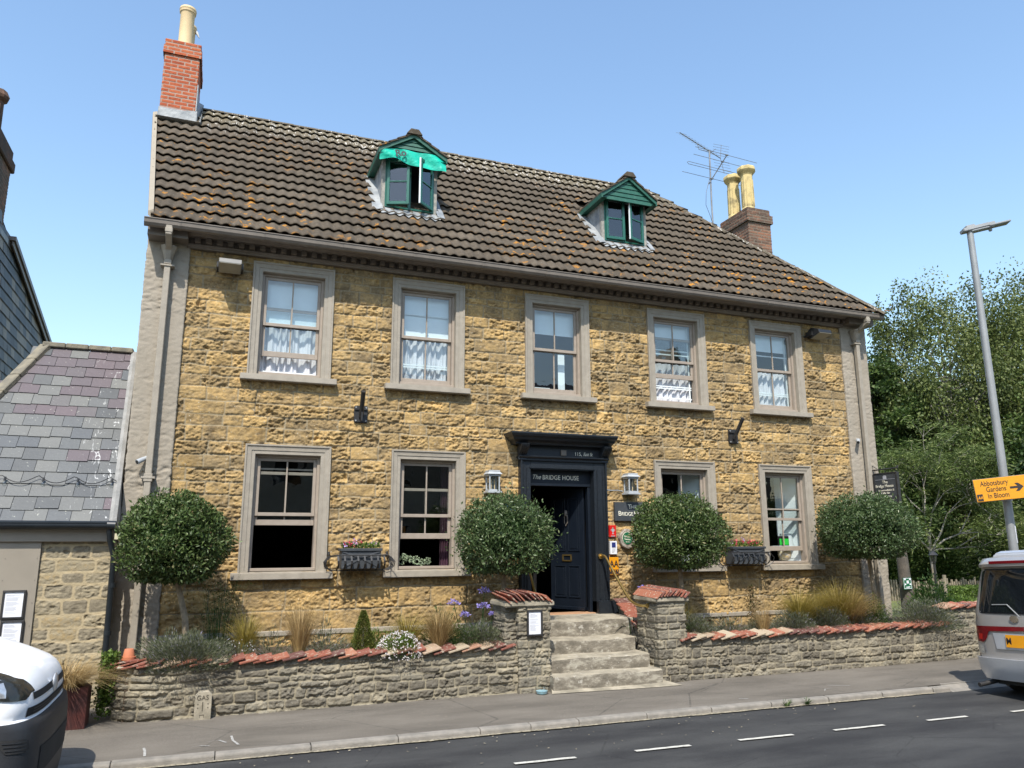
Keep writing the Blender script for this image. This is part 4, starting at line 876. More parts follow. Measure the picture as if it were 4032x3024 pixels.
def pillar(x0, x1, xb0, yf, seed, lab):
    t = thing('gate_pillar', lab, 'pillar', ((x0 + x1) / 2, yf + .25, 0), 'gate pillars beside the steps')
    stones('masonry', [(xb0, -1.15), (xb0, yf + .10), (x0, yf + .10), (x0, yf), (x1, yf), (x1, -1.15)] if xb0 < x0 else [(x0, -1.15), (x0, yf), (x1, yf), (x1, -1.15)], -.06, 1.15, .008, 'greystone', t, (.085, .15), (.18, .36), mortar=.011, depth=.012, rough=.017, seed=seed, offs=.006, wav=.015, rnd_r=.022)
    a = min(x0, xb0)
    MB().box(a - .05, x1 + .06, yf - .045, -1.12, 1.135, 1.215).build('cap_stone', 'steps', t, bevel=.018, seg=2)
    g = random.Random(seed); m_ = MB(); n = 10; wd = x1 - a - .02; a += .01
    for k in range(n):
        u = k / (n - 1); x = a + wd * u; zz = 1.235 + .045 * math.sin(math.pi * u) ** .8
        q = Matrix.Rotation(R(16) if x0 > 5 else R(-18), 3, 'Z') @ Matrix.Rotation((u - .5) * (.5) - .25 * (1 if x0 > 5 else 1), 3, 'Y') @ Matrix.Rotation(g.uniform(.13, .22), 3, 'X')
        q = Matrix.Rotation(g.uniform(-.06, .06), 3, 'Z') @ Matrix.Rotation((.72 if x0 < 5 else -.72) + g.uniform(-.08, .08), 3, 'Y') @ Matrix.Rotation(g.uniform(.02, .08), 3, 'X'); m_.obox((x, (yf - 1.12) / 2 - .02 + g.uniform(-.012, .012), zz + .01), (.066 * g.uniform(.9, 1.1), (-1.12 - yf) / 2 + .05, .010), q, tint=g.random() * .8)
    for k in range(0):
        u = (k + .5) / 7; m_.obox((a + wd * u, (yf - 1.12) / 2 + g.uniform(-.04, .04), 1.265 + .05 * math.sin(math.pi * u)), (.07, .13, .008), Matrix.Rotation(R(20), 3, 'Z') @ Matrix.Rotation(g.uniform(-.2, .2), 3, 'Y'), tint=g.random())
    m_.build('tile_capping', 'clay', t, bevel=.003)
    return t
pillar(4.06, 4.52, 3.89, -1.72, 41, 'left stone gate pillar with slanting red tiles on top and a framed menu on its face')
pillar(6.25, 6.71, 6.25, -1.76, 42, 'right stone gate pillar with slanting red tiles on top where the long brass rail ends')
cw = thing('cheek_wall', 'short sloping stone wall with red tile top running from the doorcase to the right pillar', 'wall', (6.5, -.6, 0))
stones('masonry', [(6.52, .0), (6.42, -.5), (6.27, -1.2)], .0, 1.12, .012, 'greystone', cw, (.10, .16), (.2, .4), mortar=.012, depth=.012, rough=.02, seed=43, top=lambda x: 1.02 - (6.52 - x) / .25 * .36)
m_ = MB()
for k in range(6):
    t = (k + .5) / 6; m_.obox((6.60 - .20 * t, -.05 - 1.08 * t, 1.07 - .37 * t), (.16, .105, .011), Matrix.Rotation(R(7), 3, 'Z') @ Matrix.Rotation(.32 + .03, 3, 'X'), tint=rnd.random() * .7)
m_.build('coping', 'clay', cw, bevel=.004)
# handrails
def rail(pts, lab):
    t = thing('handrail', lab, 'handrail', pts[0], 'brass handrails')
    P = [Vector(p) for p in pts]; out = []
    for i in range(len(P) - 1):
        p0 = P[max(i - 1, 0)]; p1 = P[i]; p2 = P[i + 1]; p3 = P[min(i + 2, len(P) - 1)]
        for k in range(8):
            s = k / 8; out.append(.5 * ((2 * p1) + (p2 - p0) * s + (2 * p0 - 5 * p1 + 4 * p2 - p3) * s * s + (-p0 + 3 * p1 - 3 * p2 + p3) * s ** 3))
    out.append(P[-1]); MB().tube(out, .019, 10).build('rail', 'brass', t, smooth=True)
    MB().tube([P[0] + Vector((0, .02, 0)), P[0] + Vector((0, -.012, 0))], .045, 14).tube([P[-1] + Vector((0, .012, 0)), P[-1] + Vector((0, -.012, 0))], .04, 14).build('rose', 'brass', t, smooth=True)
rail([(6.20, -.085, 1.78), (6.205, -.19, 1.79), (6.20, -.30, 1.73), (6.185, -.60, 1.485), (6.17, -.98, 1.20), (6.165, -1.16, 1.105), (6.17, -1.36, 1.07), (6.24, -1.50, 1.07)], 'long brass handrail curving down from the doorcase to the right gate pillar')
rail([(4.83, -.075, 1.78), (4.82, -.16, 1.79), (4.78, -.26, 1.74), (4.72, -.60, 1.44), (4.66, -.95, 1.16), (4.645, -1.12, 1.05), (4.62, -1.26, .985), (4.53, -1.30, .98)], 'brass handrail half hidden behind the bay tree, ending at the left gate pillar')
# ================================================================== WALL FITTINGS
def flood(x, z, lab, dark, ry=0):
    t = thing('floodlight', lab, 'floodlight', (x, 0, z), 'floodlights under the eaves')
    b = MB().prism([(-.05, .07), (-.15, .115), (-.36, .04), (-.375, -.03), (-.12, -.10), (-.06, -.05)], 0, -.16, .16); b.build('housing', dark, t, local=True, bevel=.006)
    MB().prism([(-.377, -.032), (-.12, -.104), (-.125, -.112), (-.382, -.04)], 0, -.15, .15).build('lens', 'lens', t, local=True, bevel=.002)
    MB().box(-.19, -.165, -.2, -.02, -.05, .04).box(.165, .19, -.2, -.02, -.05, .04).box(-.19, .19, -.03, .05, -.05, -.02).build('bracket', 'black', t, local=True)
    return t
M['lens'] = mat('frosted_lens', (.26, .245, .19), (.22, .205, .16), .5)
M['floodgrey'] = mat('flood_housing', (.15, .145, .135), (.19, .185, .17), .5); M['floodblk'] = mat('flood_housing_dark', (.02, .021, .023), None, .35)
flood(0.0, 6.13, 'grey floodlight high on the wall left of the first upper window', 'floodgrey')
flood(11.22, 6.14, 'dark floodlight high on the wall right of the last upper window', 'floodblk')
def holder(x, z, lab, lean):
    t = thing('flagpole_holder', lab, 'bracket', (x, 0, z), 'empty flagpole holders')
    MB().box(-.105, .105, -.012, .03, -.14, .13).build('back_plate', 'black', t, local=True, bevel=.012, seg=2)
    MB().tube([(0, -.03, -.05), (.0 + lean * .3, -.09, .05), (lean, -.28, .31)], .036, 12).build('socket', 'black', t, local=True, smooth=True)
    MB().box(-.01, .01, -.11, 0, -.12, .02).box(-.10, .10, -.035, -.01, .06, .085).build('gusset', 'black', t, local=True)
    b = MB()
    for a in (-.08, .08):
        for c in (-.11, .10): b.tube([(a, -.012, c), (a, -.024, c)], .014, 6)
    b.build('bolt', 'galv', t, local=True)
holder(2.08, 4.0, 'black iron flagpole holder between the first two upper windows', -.02)
holder(9.12, 3.97, 'black iron flagpole holder between the last two upper windows', .03)
def lantern(x, z, lab):
    t = thing('wall_lantern', lab, 'lantern', (x, 0, z), 'lanterns either side of the doorway')
    b = MB().box(-.12, .12, -.20, .03, -.175, -.145).box(-.095, .095, -.18, .02, -.145, -.115)
    b.box(-.105, .105, -.185, .02, .10, .13); b.add([(-.13, -.21, .13), (.13, -.21, .13), (.13, .03, .13), (-.13, .03, .13), (-.09, -.17, .175), (.09, -.17, .175), (.09, .03, .175), (-.09, .03, .175)], [(0, 1, 5, 4), (1, 2, 6, 5), (3, 0, 4, 7), (4, 5, 6, 7), (0, 3, 2, 1)])
    b.box(-.095, .095, -.175, .03, .175, .195)
    for a in (-.092, .072): b.box(a, a + .02, -.178, -.158, -.115, .10).box(a, a + .02, -.01, .01, -.115, .10)
    b.build('frame', 'white', t, local=True, bevel=.003)
    MB().box(-.08, .08, -.168, -.005, -.115, .10).build('glass', 'clear', t, local=True)
    MB().box(-.085, .085, .004, .02, -.115, .10).build('back_panel', 'galv', t, local=True)
    MB().tube([(-.03, -.085, -.115), (-.03, -.085, -.02)], .009, 8).tube([(.03, -.085, -.115), (.03, -.085, -.02)], .009, 8).build('candle_holder', 'potc', t, local=True)
    MB().lathe([(.004, 0), (.012, .02), (.010, .05), (.001, .08)], (-.03, -.085, -.02), 8).lathe([(.004, 0), (.012, .02), (.010, .05), (.001, .08)], (.03, -.085, -.02), 8).build('bulb', 'potc', t, local=True, smooth=True)
lantern(4.255, 2.975, 'white framed wall lantern left of the doorway above the bay tree')
lantern(6.825, 3.0, 'white framed wall lantern right of the doorway above the slate name board')
t = thing('cable', 'thin pale cable running along the wall from the doorcase to the right lantern', 'cable', (6.4, 0, 2.9)); MB().tube([(6.36, .035, 2.91), (6.5, .03, 2.90), (6.62, .032, 2.905), (6.72, .03, 2.89)], .008, 6).build('cable_run', 'white', t)
# signs
sg = thing('name_board', 'dark slate name board on the wall beside the doorway below the right lantern', 'sign', (6.85, 0, 2.54))
MB().box(6.53, 7.20, -.02, .04, 2.375, 2.70).build('board', 'slate', sg, bevel=.003)
text('T', .11, (6.79, -.023, 2.585), (1, 0, 0), (0, 0, 1), 'cream', 'lettering', sg, bold=.001); text('HE', .09, (6.85, -.023, 2.585), (1, 0, 0), (0, 0, 1), 'cream', 'lettering', sg)
text('B', .115, (6.59, -.023, 2.465), (1, 0, 0), (0, 0, 1), 'cream', 'lettering', sg); text('RIDGE', .09, (6.655, -.023, 2.465), (1, 0, 0), (0, 0, 1), 'cream', 'lettering', sg, squash=.9)
text('H', .115, (6.90, -.023, 2.465), (1, 0, 0), (0, 0, 1), 'cream', 'lettering', sg); text('OUSE', .09, (6.975, -.023, 2.465), (1, 0, 0), (0, 0, 1), 'cream', 'lettering', sg, squash=.9)
M['red'] = mat('red_plaque', (.62, .015, .012), None, .4); M['bluep'] = mat('blue_print', (.02, .03, .16), None, .5); M['pinkp'] = mat('rose_print', (.65, .13, .12), None, .5); M['greenplq'] = mat('green_plaque', (.01, .12, .05), None, .5); M['barkw'] = mat('wood_slice', (.38, .33, .27), (.15, .12, .09), .9, scale=20)
t = thing('red_plaque', 'small red award plaque with a white cup, topmost in the column beside the doorcase', 'plaque', (6.485, 0, 2.2))
MB().box(6.415, 6.545, -.015, .04, 2.10, 2.30).build('plate', 'red', t, bevel=.003)
cup = MB().prism([(-.028, .0), (.028, .0), (.022, -.035), (.006, -.05), (.006, -.07), (.022, -.085), (-.022, -.085), (-.006, -.07), (-.006, -.05), (-.022, -.035)], 1, -.018, -.014)
cup.v = [(x + 6.48, y, z + 2.235) for x, y, z in cup.v]; cup.tube([(6.452, -.016, 2.23), (6.438, -.016, 2.222), (6.45, -.016, 2.20)], .003, 5).tube([(6.508, -.016, 2.23), (6.522, -.016, 2.222), (6.51, -.016, 2.20)], .003, 5).build('cup_mark', 'white', t)
MB().lathe([(.016, -.0), (.013, .02), (.004, .03)], (6.48, -.016, 2.236), 12, sy=.2).build('egg_mark', 'lens', t); MB().box(6.44, 6.52, -.018, -.015, 2.118, 2.124).box(6.445, 6.515, -.018, -.015, 2.108, 2.113).build('small_print', 'white', t)
t = thing('white_plaque', 'small white plaque with a rose on a blue square, below the red award plaque', 'plaque', (6.49, 0, 1.92))
MB().box(6.42, 6.55, -.02, .04, 1.81, 2.03).build('plate', 'paper', t, bevel=.003); MB().box(6.448, 6.522, -.024, -.02, 1.925, 2.01).build('blue_square', 'bluep', t)
MB().lathe([(.028, -.003), (.028, .003)], (0, 0, 0), 14).build('rose_mark', 'pinkp', t); o = bpy.data.objects[t.children[-1].name]; o.rotation_euler = (R(90), 0, 0); o.location = (-.005, -.026, .05)
ip = MB(); [ip.box(6.45, 6.52 - .01 * k, -.023, -.0195, 1.90 - .02 * k, 1.906 - .02 * k) for k in range(4)]; ip.build('small_print', 'ink', t)
t = thing('yellow_plaque', 'yellow and black rating plaque with stars crossed by the brass rail', 'plaque', (6.48, 0, 1.6))
MB().box(6.38, 6.575, -.015, .04, 1.46, 1.76).build('plate', 'yellow', t, bevel=.003); MB().box(6.385, 6.57, -.019, -.015, 1.465, 1.555).build('black_panel', 'inkblack', t)
text('AA', .155, (6.40, -.018, 1.60), (1, 0, 0), (0, 0, 1), 'inkblack', 'lettering', t, squash=.8, bold=.003)
s_ = MB()
for k in range(4):
    pts = [(6.41 + .045 * k + (.014 if j % 2 == 0 else .006) * math.sin(j * math.pi / 5), 1.535 + (.014 if j % 2 == 0 else .006) * math.cos(j * math.pi / 5)) for j in range(10)]; s_.prism(pts, 1, -.022, -.019)
s_.build('stars', 'yellow', t); text('Guest', .03, (6.44, -.021, 1.495), (1, 0, 0), (0, 0, 1), 'yellow', 'lettering', t); MB().box(6.40, 6.56, -.021, -.018, 1.475, 1.481).build('rule', 'yellow', t)
t = thing('green_plaque', 'round green plaque on a rough slice of log beside the right bay tree', 'plaque', (6.76, 0, 2.07))
lg = MB(); lg.prism([(.155 * (1 + .05 * math.sin(5 * a) + .03 * math.sin(11 * a)) * math.cos(a), .165 * (1 + .05 * math.sin(4 * a + 1)) * math.sin(a)) for a in [2 * math.pi * k / 40 for k in range(40)]], 1, -.035, .05); lg.v = [(x + 6.76, y, z + 2.07) for x, y, z in lg.v]; lg.build('log_slice', 'barkw', t, bevel=.01)
for rr, mm, y in ((.097, 'cream', -.042), (.092, 'greenplq', -.046)):
    lg = MB(); lg.prism([(rr * math.cos(a) + 6.745, rr * 1.12 * math.sin(a) + 2.08) for a in [2 * math.pi * k / 36 for k in range(36)]], 1, y, -.03); lg.build('plaque_face', mm, t)
text('Green', .048, (6.675, -.048, 2.10), (1, 0, -.1), (.1, 0, 1), 'cream', 'lettering', t); text('Tourism', .044, (6.675, -.048, 2.055), (1, 0, -.1), (.1, 0, 1), 'cream', 'lettering', t, squash=.85); text('Bronze', .026, (6.71, -.048, 2.01), (1, 0, 0), (0, 0, 1), 'cream', 'lettering', t)
t = thing('blue_plaque', 'small blue plaque on the wall just above the bay tree left of the doorway', 'plaque', (4.6, 0, 2.6)); MB().box(4.50, 4.69, -.01, .04, 2.53, 2.69).build('plate', 'bluepl', t, bevel=.003); MB().box(4.52, 4.67, -.013, -.01, 2.665, 2.672).build('white_line', 'white', t)
# hanging sign
hs = thing('hanging_sign', 'dark double sided hanging inn sign on an iron bracket at the right corner', 'sign', (12.48, -.3, 3.0))
hr = Vector((.0, -1, 0)).normalized(); hn = Vector((hr.y, -hr.x, 0)); hq = Matrix((hr, hn, Vector((0, 0, 1)))).transposed(); hc = Vector((12.48, -.31, 3.035))
MB().obox(hc, (.275, .022, .30), hq).build('board', 'slate', hs, bevel=.006)
MB().obox(hc + hr * .29, (.016, .032, .315), hq).obox(hc - hr * .285, (.010, .03, .315), hq).obox(hc + Vector((0, 0, .31)), (.275, .03, .012), hq).obox(hc - Vector((0, 0, .31)), (.275, .03, .012), hq).build('frame', 'black', hs, bevel=.003)
bk = hc + Vector((0, 0, .39)); MB().tube([bk - hr * .32, bk + hr * .31], .014, 8).tube([bk + hr * .31, bk + hr * .31 + Vector((0, 0, .05))], .018, 8).tube([bk - hr * .25, bk - hr * .25 - Vector((0, 0, .1))], .006, 6).tube([bk + hr * .25, bk + hr * .25 - Vector((0, 0, .1))], .006, 6).tube([bk - hr * .4, bk - hr * .36 + Vector((0, 0, .12)), bk - hr * .2 + Vector((0, 0, .03))], .008, 6).build('bracket', 'black', hs, smooth=True)
up = (0, 0, 1); fp = hc + hn * .026
for s, sz, dx, dz, sq in (('The', .085, -.07, .105, 1), ('Bridge House', .082, -.245, .03, .98), ('Accommodation &', .056, -.20, -.045, .95), ('Cellar Bar', .056, -.12, -.10, .95), ('Tel 01308 423371', .052, -.225, -.175, .95), ('www.bridgehousebridport.co.uk', .034, -.235, -.235, .9)):
    text(s, sz, fp + hr * dx + Vector((0, 0, dz)), hr, up, 'cream', 'lettering', hs, squash=sq)
MB().obox(fp + Vector((0, 0, .185)), (.24, .002, .003), hq).obox(fp + Vector((0, 0, .22)) - hr * .0, (.04, .003, .03), hq).obox(fp + Vector((0, 0, .255)), (.028, .003, .008), hq).build('emblem', 'ink', hs)
def cctv(x, z, lab, sx):
    t = thing('security_camera', lab, 'camera', (x, 0, z), 'security cameras on the corner piers')
    MB().tube([(sx * .05, .0, .03), (sx * .05, -.03, .03)], .035, 12).tube([(sx * .05, -.02, .03), (sx * .02, -.06, .02)], .012, 8).build('mount', 'white', t, local=True)
    MB().tube([(sx * .05, -.04, .035), (0, -.08, .005), (-sx * .06, -.13, -.035)], [.03, .034, .036], 12).build('housing', 'white', t, local=True, smooth=True)
    MB().tube([(-sx * .058, -.129, -.034), (-sx * .064, -.134, -.038)], .026, 12).build('lens', 'black', t, local=True)
cctv(-.96, 3.16, 'white security camera on the left corner pier beside the downpipe', 1); cctv(12.1, 4.0, 'white security camera on the right corner pier', 1)
# window box baskets
def basket(x0, x1, z0, z1, lab, fl, seed):
    t = thing('window_basket', lab + ' iron hay basket bracket', 'basket', ((x0 + x1) / 2, -.15, z0), 'iron baskets between the lower windows')
    b = MB(); g = random.Random(seed)
    b.tube([(x0, .03, z1 - .03), (x0 - .02, -.1, z1 - .02), (x0 + .05, -.31, z1), (x1 - .05, -.31, z1), (x1 + .02, -.1, z1 - .02), (x1, .03, z1 - .03)], .009, 6)
    b.tube([(x0 + .03, .03, z0), (x0 + .08, -.2, z0 - .005), (x1 - .08, -.2, z0 - .005), (x1 - .03, .03, z0)], .009, 6)
    n = 8
    for k in range(n):
        x = x0 + .10 + (x1 - x0 - .2) * k / (n - 1); pts = [(x - .01, -.31, z1), (x - .005, -.35, z1 - .08), (x, -.345, z0 + .09), (x, -.28, z0 + .03), (x - .01, -.2, z0)]
        for a, c in zip(pts[:-1], pts[1:]): 
            b.add([(a[0] - .013, a[1], a[2]), (a[0] + .013, a[1], a[2]), (c[0] + .013, c[1], c[2]), (c[0] - .013, c[1], c[2]), (a[0] - .013, a[1] + .004, a[2]), (a[0] + .013, a[1] + .004, a[2]), (c[0] + .013, c[1] + .004, c[2]), (c[0] - .013, c[1] + .004, c[2])], [(0, 1, 2, 3), (4, 7, 6, 5), (0, 3, 7, 4), (1, 5, 6, 2)])
    for sx, e in ((x0, -1), (x1, 1)):
        for yy_ in (-.02, -.12, -.22): b.tube([(sx + .01 * e, yy_, z1 - .02), (sx + .075 * e, yy_ - .02, z1 - .10), (sx + .06 * e, yy_, z0 + .05), (sx - .03 * e, yy_ + .02, z0 - .01)], .008, 5)
        b.tube([(sx, 0, z1), (sx, .01, z1 + .05)], .018, 6)
    b.build('iron_bars', 'black', t, smooth=False)
    t2 = thing('planter_box', lab + ' black trough planter sitting in the iron basket', 'planter', ((x0 + x1) / 2, -.15, z0 + .03), 'black trough planters')
    a0, a1 = x0 + .13, x1 - .13
    bx = MB().box(a0 + .02, a1 - .02, -.27, -.03, z0 + .02, z1 + .09).box(a0, a1, -.29, -.02, z1 + .06, z1 + .10)
    xm = (a0 + a1) / 2
    for (xa, za, xb, zb) in ((a0 + .03, z1 + .05, xm, z1 - .045), (xm, z1 - .045, a1 - .03, z1 + .05), (a0 + .03, z0 + .03, xm, z1 - .045), (xm, z1 - .045, a1 - .03, z0 + .03)):
        dx, dz = xb - xa, zb - za; L = math.hypot(dx, dz); bx.obox(((xa + xb) / 2, -.274, (za + zb) / 2), (L / 2, .006, .012), Matrix.Rotation(-math.atan2(dz, dx), 3, 'Y'))
    bx.build('trough', 'slate', t2, bevel=.003)
    t3 = thing('flowers', fl, 'flowers', ((x0 + x1) / 2, -.15, z1 + .08), 'flowers in the trough planters')
    G = np.random.default_rng(seed); n = 420; P = np.stack([G.uniform(a0 + .03, a1 - .03, n), G.uniform(-.26, -.05, n), np.full(n, z1 + .09)], -1); P[:, 2] += G.random(n) * .07
    leaves('foliage', P, np.tile([0, -.2, 1.], (n, 1)), np.full(n, .05), np.full(n, .012), 'hedge_leaf', t3, seed)
    cs = [(G.uniform(a0 + .06, a1 - .06), G.uniform(-.28, -.08), z1 + .14 + G.random() * .07) for _ in range(13)]
    P = np.concatenate([np.array(c) + G.normal(0, .016, (12, 3)) for c in cs]); n = len(P); o = leaves('blossom', P, sph(n, G) + [0, -.6, .3], np.full(n, .028), np.full(n, .011), 'petal_p', t3, seed + 1)
    tt = np.repeat(np.repeat(G.random(13), 12) * .9 + .0, 5); o.data.attributes['tint'].data.foreach_set('value', tt.astype(np.float32))
basket(1.68, 2.56, 1.62, 1.835, 'left', 'lilac, pink and cream flowers in the left trough planter', 1)
basket(8.62, 9.60, 1.60, 1.83, 'right', 'bright pink and lilac flowers in the right trough planter', 2)
# TV aerials
ae = thing('tv_aerial', 'tall thin mast carrying two tv aerials behind the roof hip', 'aerial', (11.55, 3.5, 8.4))
mp = Vector((11.55, 3.5, 0)); MB().tube([mp + Vector((.02, 0, 8.2)), mp + Vector((0, 0, 10.6)), mp + Vector((.03, 0, 12.13))], .021, 8).build('mast', 'alu', ae, smooth=True)
yb = MB(); a = Vector((10.55, 3.3, 12.33)); b_ = Vector((12.15, 3.8, 12.16)); yb.tube([a, b_], .012, 6); d = (b_ - a).normalized(); sd = Vector((-.42, .85, .55)).normalized()
for k in range(12):
    p = a + d * (.06 + k * .125); yb.tube([p - sd * .17, p + sd * .17], .0045, 5)
e = b_
for sgn in (1, -1):
    rd = (Vector((-.1, -.05, .98)) * sgn + d * .25).normalized()
    yb.tube([e, e + rd * .42], .007, 5)
    for k in range(5): p = e + rd * (.08 + k * .08); yb.tube([p - sd * .26, p + sd * .26], .0045, 5)
yb.tube([a.lerp(b_, .42), a.lerp(b_, .45) - Vector((0, 0, .14)), mp + Vector((.0, 0, 12.08))], .008, 6); yb.build('yagi_array', 'alu', ae)
fm = MB(); fa = Vector((11.82, 3.1, 11.84)); fb = Vector((11.53, 3.55, 11.18)); fm.tube([fa, fb], .013, 6); rx = Vector((1, .12, .03)).normalized()
for t, l in ((0, 1.06), (.2, .98), (.72, 1.0)): p = fa.lerp(fb, t * 1.12); fm.tube([p - rx * l, p + rx * l], .0065, 5); fm.obox(p, (.04, .02, .012))
for dz in (.03, -.04): p = fa.lerp(fb, .5) + Vector((0, 0, dz)); fm.tube([p - rx * .98, p + rx * .9], .0065, 5)
p = fa.lerp(fb, .5); fm.tube([p - rx * .98 + Vector((0, 0, .03)), p - rx * 1.02, p - rx * .98 - Vector((0, 0, .04))], .0065, 5); fm.build('dipole_array', 'alu', ae)
MB().tube([(11.5, 3.45, 11.3), (11.33, 3.4, 10.85), (11.3, 3.4, 10.5), (11.42, 3.4, 10.2), (11.55, 3.45, 9.9)], .006, 5).tube([(11.56, 3.45, 12.0), (11.62, 3.45, 12.08), (11.75, 3.45, 12.18)], .005, 5).build('cable', 'black', ae, smooth=True)
# gull behind the left chimney pot
gl_ = MB(); gl_.tube([(-1.17, 3.2, 12.27), (-1.12, 3.18, 12.24), (-1.03, 3.14, 12.17), (-.95, 3.1, 12.08), (-.90, 3.06, 11.96)], [.03, .055, .055, .03, .008], 10); gl_.tube([(-1.17, 3.2, 12.27), (-1.19, 3.22, 12.32), (-1.22, 3.24, 12.33), (-1.28, 3.27, 12.32)], [.03, .032, .026, .004], 8)
gl_.tube([(-1.08, 3.16, 12.2), (-1.09, 3.15, 12.1)], .006, 5)
gm = mat('gull_plumage', (.62, .62, .6), (.38, .38, .38), .8, scale=3); tag(gl_.build('gull', gm, smooth=True), 'pale gull perched behind the cream chimney pot on the red brick stack', 'bird')
# window displays
t = thing('vase', 'pale yellow patterned vase inside the lower window farthest right', 'vase', (10.42, .34, 1.66)); vm = mat('vase_glaze', (.55, .42, .16), (.5, .5, .48), .35, scale=22)
MB().lathe([(.06, 0), (.10, .03), (.13, .10), (.125, .17), (.08, .22), (.055, .235), (.075, .26), (.07, .26), (.05, .235)], (10.42, .36, 1.66), 24).build('vase_body', vm, t, smooth=True)
t = thing('card_reader', 'small black box with a bright green screen inside the lower window farthest right', 'display', (10.37, .3, 2.0)); MB().box(10.26, 10.50, .30, .34, 1.94, 2.12).build('case', 'black', t, bevel=.004)
gm = mat('green_screen', (.05, .75, .08), None, .5); MB().box(10.275, 10.485, .294, .30, 1.955, 2.07).build('screen', gm, t); MB().box(10.25, 10.5, .28, .5, 1.9, 1.94).build('shelf', 'white_frame', t)
MB().lathe([(.0, .0), (.15, .0), (.13, .10), (.11, .24), (.0, .25)], (10.56, .45, 1.93), 20).build('white_cover', 'white_frame', t, smooth=True)
for wx, k in ((LW[2][2], 2), (LW[3][2], 3)):
    wd = LW[k][0]; s_ = MB().add([(wx + .05, .26, 1.65), (wx - .22, .62, 1.65), (wx - .22, .62, 3.35), (wx + .05, .26, 3.35)], [(0, 1, 2, 3)])
    for z0, z1 in ((1.7, 2.35), (2.45, 3.28)):
        s_.add([(wx + .01, .30, z0), (wx - .18, .553, z0), (wx - .18, .553, z1), (wx + .01, .30, z1)], [(0, 1, 2, 3)])
    s_.build('shutter', 'white_frame', wd)
t = thing('hydrangeas', 'pale green hydrangea heads on the sill inside the second lower window', 'flowers', (2.95, .35, 1.66)); G = np.random.default_rng(9)
P = np.concatenate([np.array([x, .34, z]) + sph(70, G) * r for x, z, r in ((2.86, 1.73, .05), (2.98, 1.76, .045), (3.10, 1.74, .055), (3.2, 1.71, .045), (3.3, 1.73, .04), (2.9, 1.8, .035))]); leaves('flower_heads', P, sph(len(P), G), np.full(len(P), .025), np.full(len(P), .012), leafmat('pale_heads', [(0, (.25, .33, .18)), (1, (.5, .58, .42))]), t, 9)
cu_ = mat('plum_curtain', (.05, .015, .03), None, .9)
for x0_, k in ((3.52, 1),): tag(MB().prism([(x0_ + .02 * i, .40 + .025 * (i % 2)) for i in range(8)] + [(x0_ + .14 - .02 * i, .43 + .025 * (i % 2)) for i in range(8)], 2, 1.64, 3.3).build('curtain', cu_), 'dark plum curtain at the right side of the second lower window', 'curtain')
t = thing('table_lamp', 'amber shaded lamp inside the second lower window', 'lamp', (2.98, 1.4, 1.2)); MB().lathe([(.12, 0), (.12, .22), (.115, .22), (.115, 0)], (3.05, 1.4, 2.08), 16).build('lamp_shade', mat('amber_shade', (.35, .13, .02), None, .8), t); MB().tube([(3.05, 1.4, .9), (3.05, 1.4, 2.1)], .015).build('stem', 'black', t)
# menu frames
def mframe(x0, x1, z0, z1, y, lab, seed):
    t = thing('menu_frame', lab, 'menu', ((x0 + x1) / 2, y, (z0 + z1) / 2), 'framed menus')
    MB().ring(x0, x1, z0, z1, [(0, y + .02), (0, y - .015), (.022, y - .018), (.026, y - .004)]).build('frame', 'black', t)
    MB().box(x0 + .02, x1 - .02, y - .004, y + .012, z0 + .02, z1 - .02).build('menu_sheet', 'paper', t)
    g = random.Random(seed); m_ = MB(); z = z1 - .06
    while z > z0 + .06: w_ = g.uniform(.5, .95) * (x1 - x0 - .09); m_.box(x0 + .045, x0 + .045 + w_, y - .0055, y - .004, z, z + .0035); z -= .0115 if g.random() > .2 else .02
    m_.build('print', 'ink', t)
mframe(4.165, 4.395, .745, 1.095, -1.75, 'black framed menu fixed to the front of the left gate pillar', 1)
mframe(-2.375, -2.12, 1.09, 1.44, -.378, 'upper of the two black framed menus on the outbuilding panel', 2); mframe(-2.36, -2.105, .745, 1.075, -.378, 'lower of the two black framed menus on the outbuilding panel', 3)
# small things on the ground / wall
t = thing('boundary_stone', 'short carved stone post marked GAS at the foot of the garden wall', 'marker', (.06, -1.78, 0))
MB().prism([(-.03, -.05), (.155, -.05), (.155, .27), (.115, .315), (.01, .315), (-.03, .27)], 1, -1.80, -1.70).build('post', 'steps', t, bevel=.006)
text('GAS', .075, (-.012, -1.803, .222), (1, 0, 0), (0, 0, 1), 'inkgrey', 'lettering', t, squash=.95)
m_ = MB(); [m_.box(a, a + .012, -1.8035, -1.80, c, c + .012) for a in (.0, .11) for c in (.13, .17)]; m_.box(.052, .062, -1.8035, -1.80, .10, .20).box(.03, .035, -1.8035, -1.8, .03, .06).box(.03, .08, -1.8035, -1.8, .055, .06).box(.075, .08, -1.8035, -1.8, .03, .06); m_.build('carving', 'inkgrey', t)
t = thing('flower_pot', 'upturned small terracotta pot on the curved end of the garden wall', 'pot', (-.72, -1.42, .63))
o_ = MB().lathe([(.078, 0), (.08, .035), (.066, .037), (.050, .12), (.046, .124), (.0, .124)], (-.80, -1.42, .665), 20); o_.build('pot', 'terra', t, smooth=True)
t = thing('glass_bowl', 'clear glass dish of pale blue water at the foot of the left gate pillar', 'bowl', (4.33, -1.86, 0))
MB().lathe([(.05, .0), (.078, .005), (.088, .05), (.092, .085), (.088, .085), (.083, .05), (.072, .01), (.0, .008)], (4.33, -1.86, .003), 24).build('dish', 'clear', t, smooth=True); wm = mat('blue_water', (.42, .68, .75), None, .1)
MB().lathe([(.0, .0), (.070, .012), (.080, .04), (.081, .045), (.0, .046)], (4.33, -1.86, .003), 24).build('water', wm, t, smooth=True)
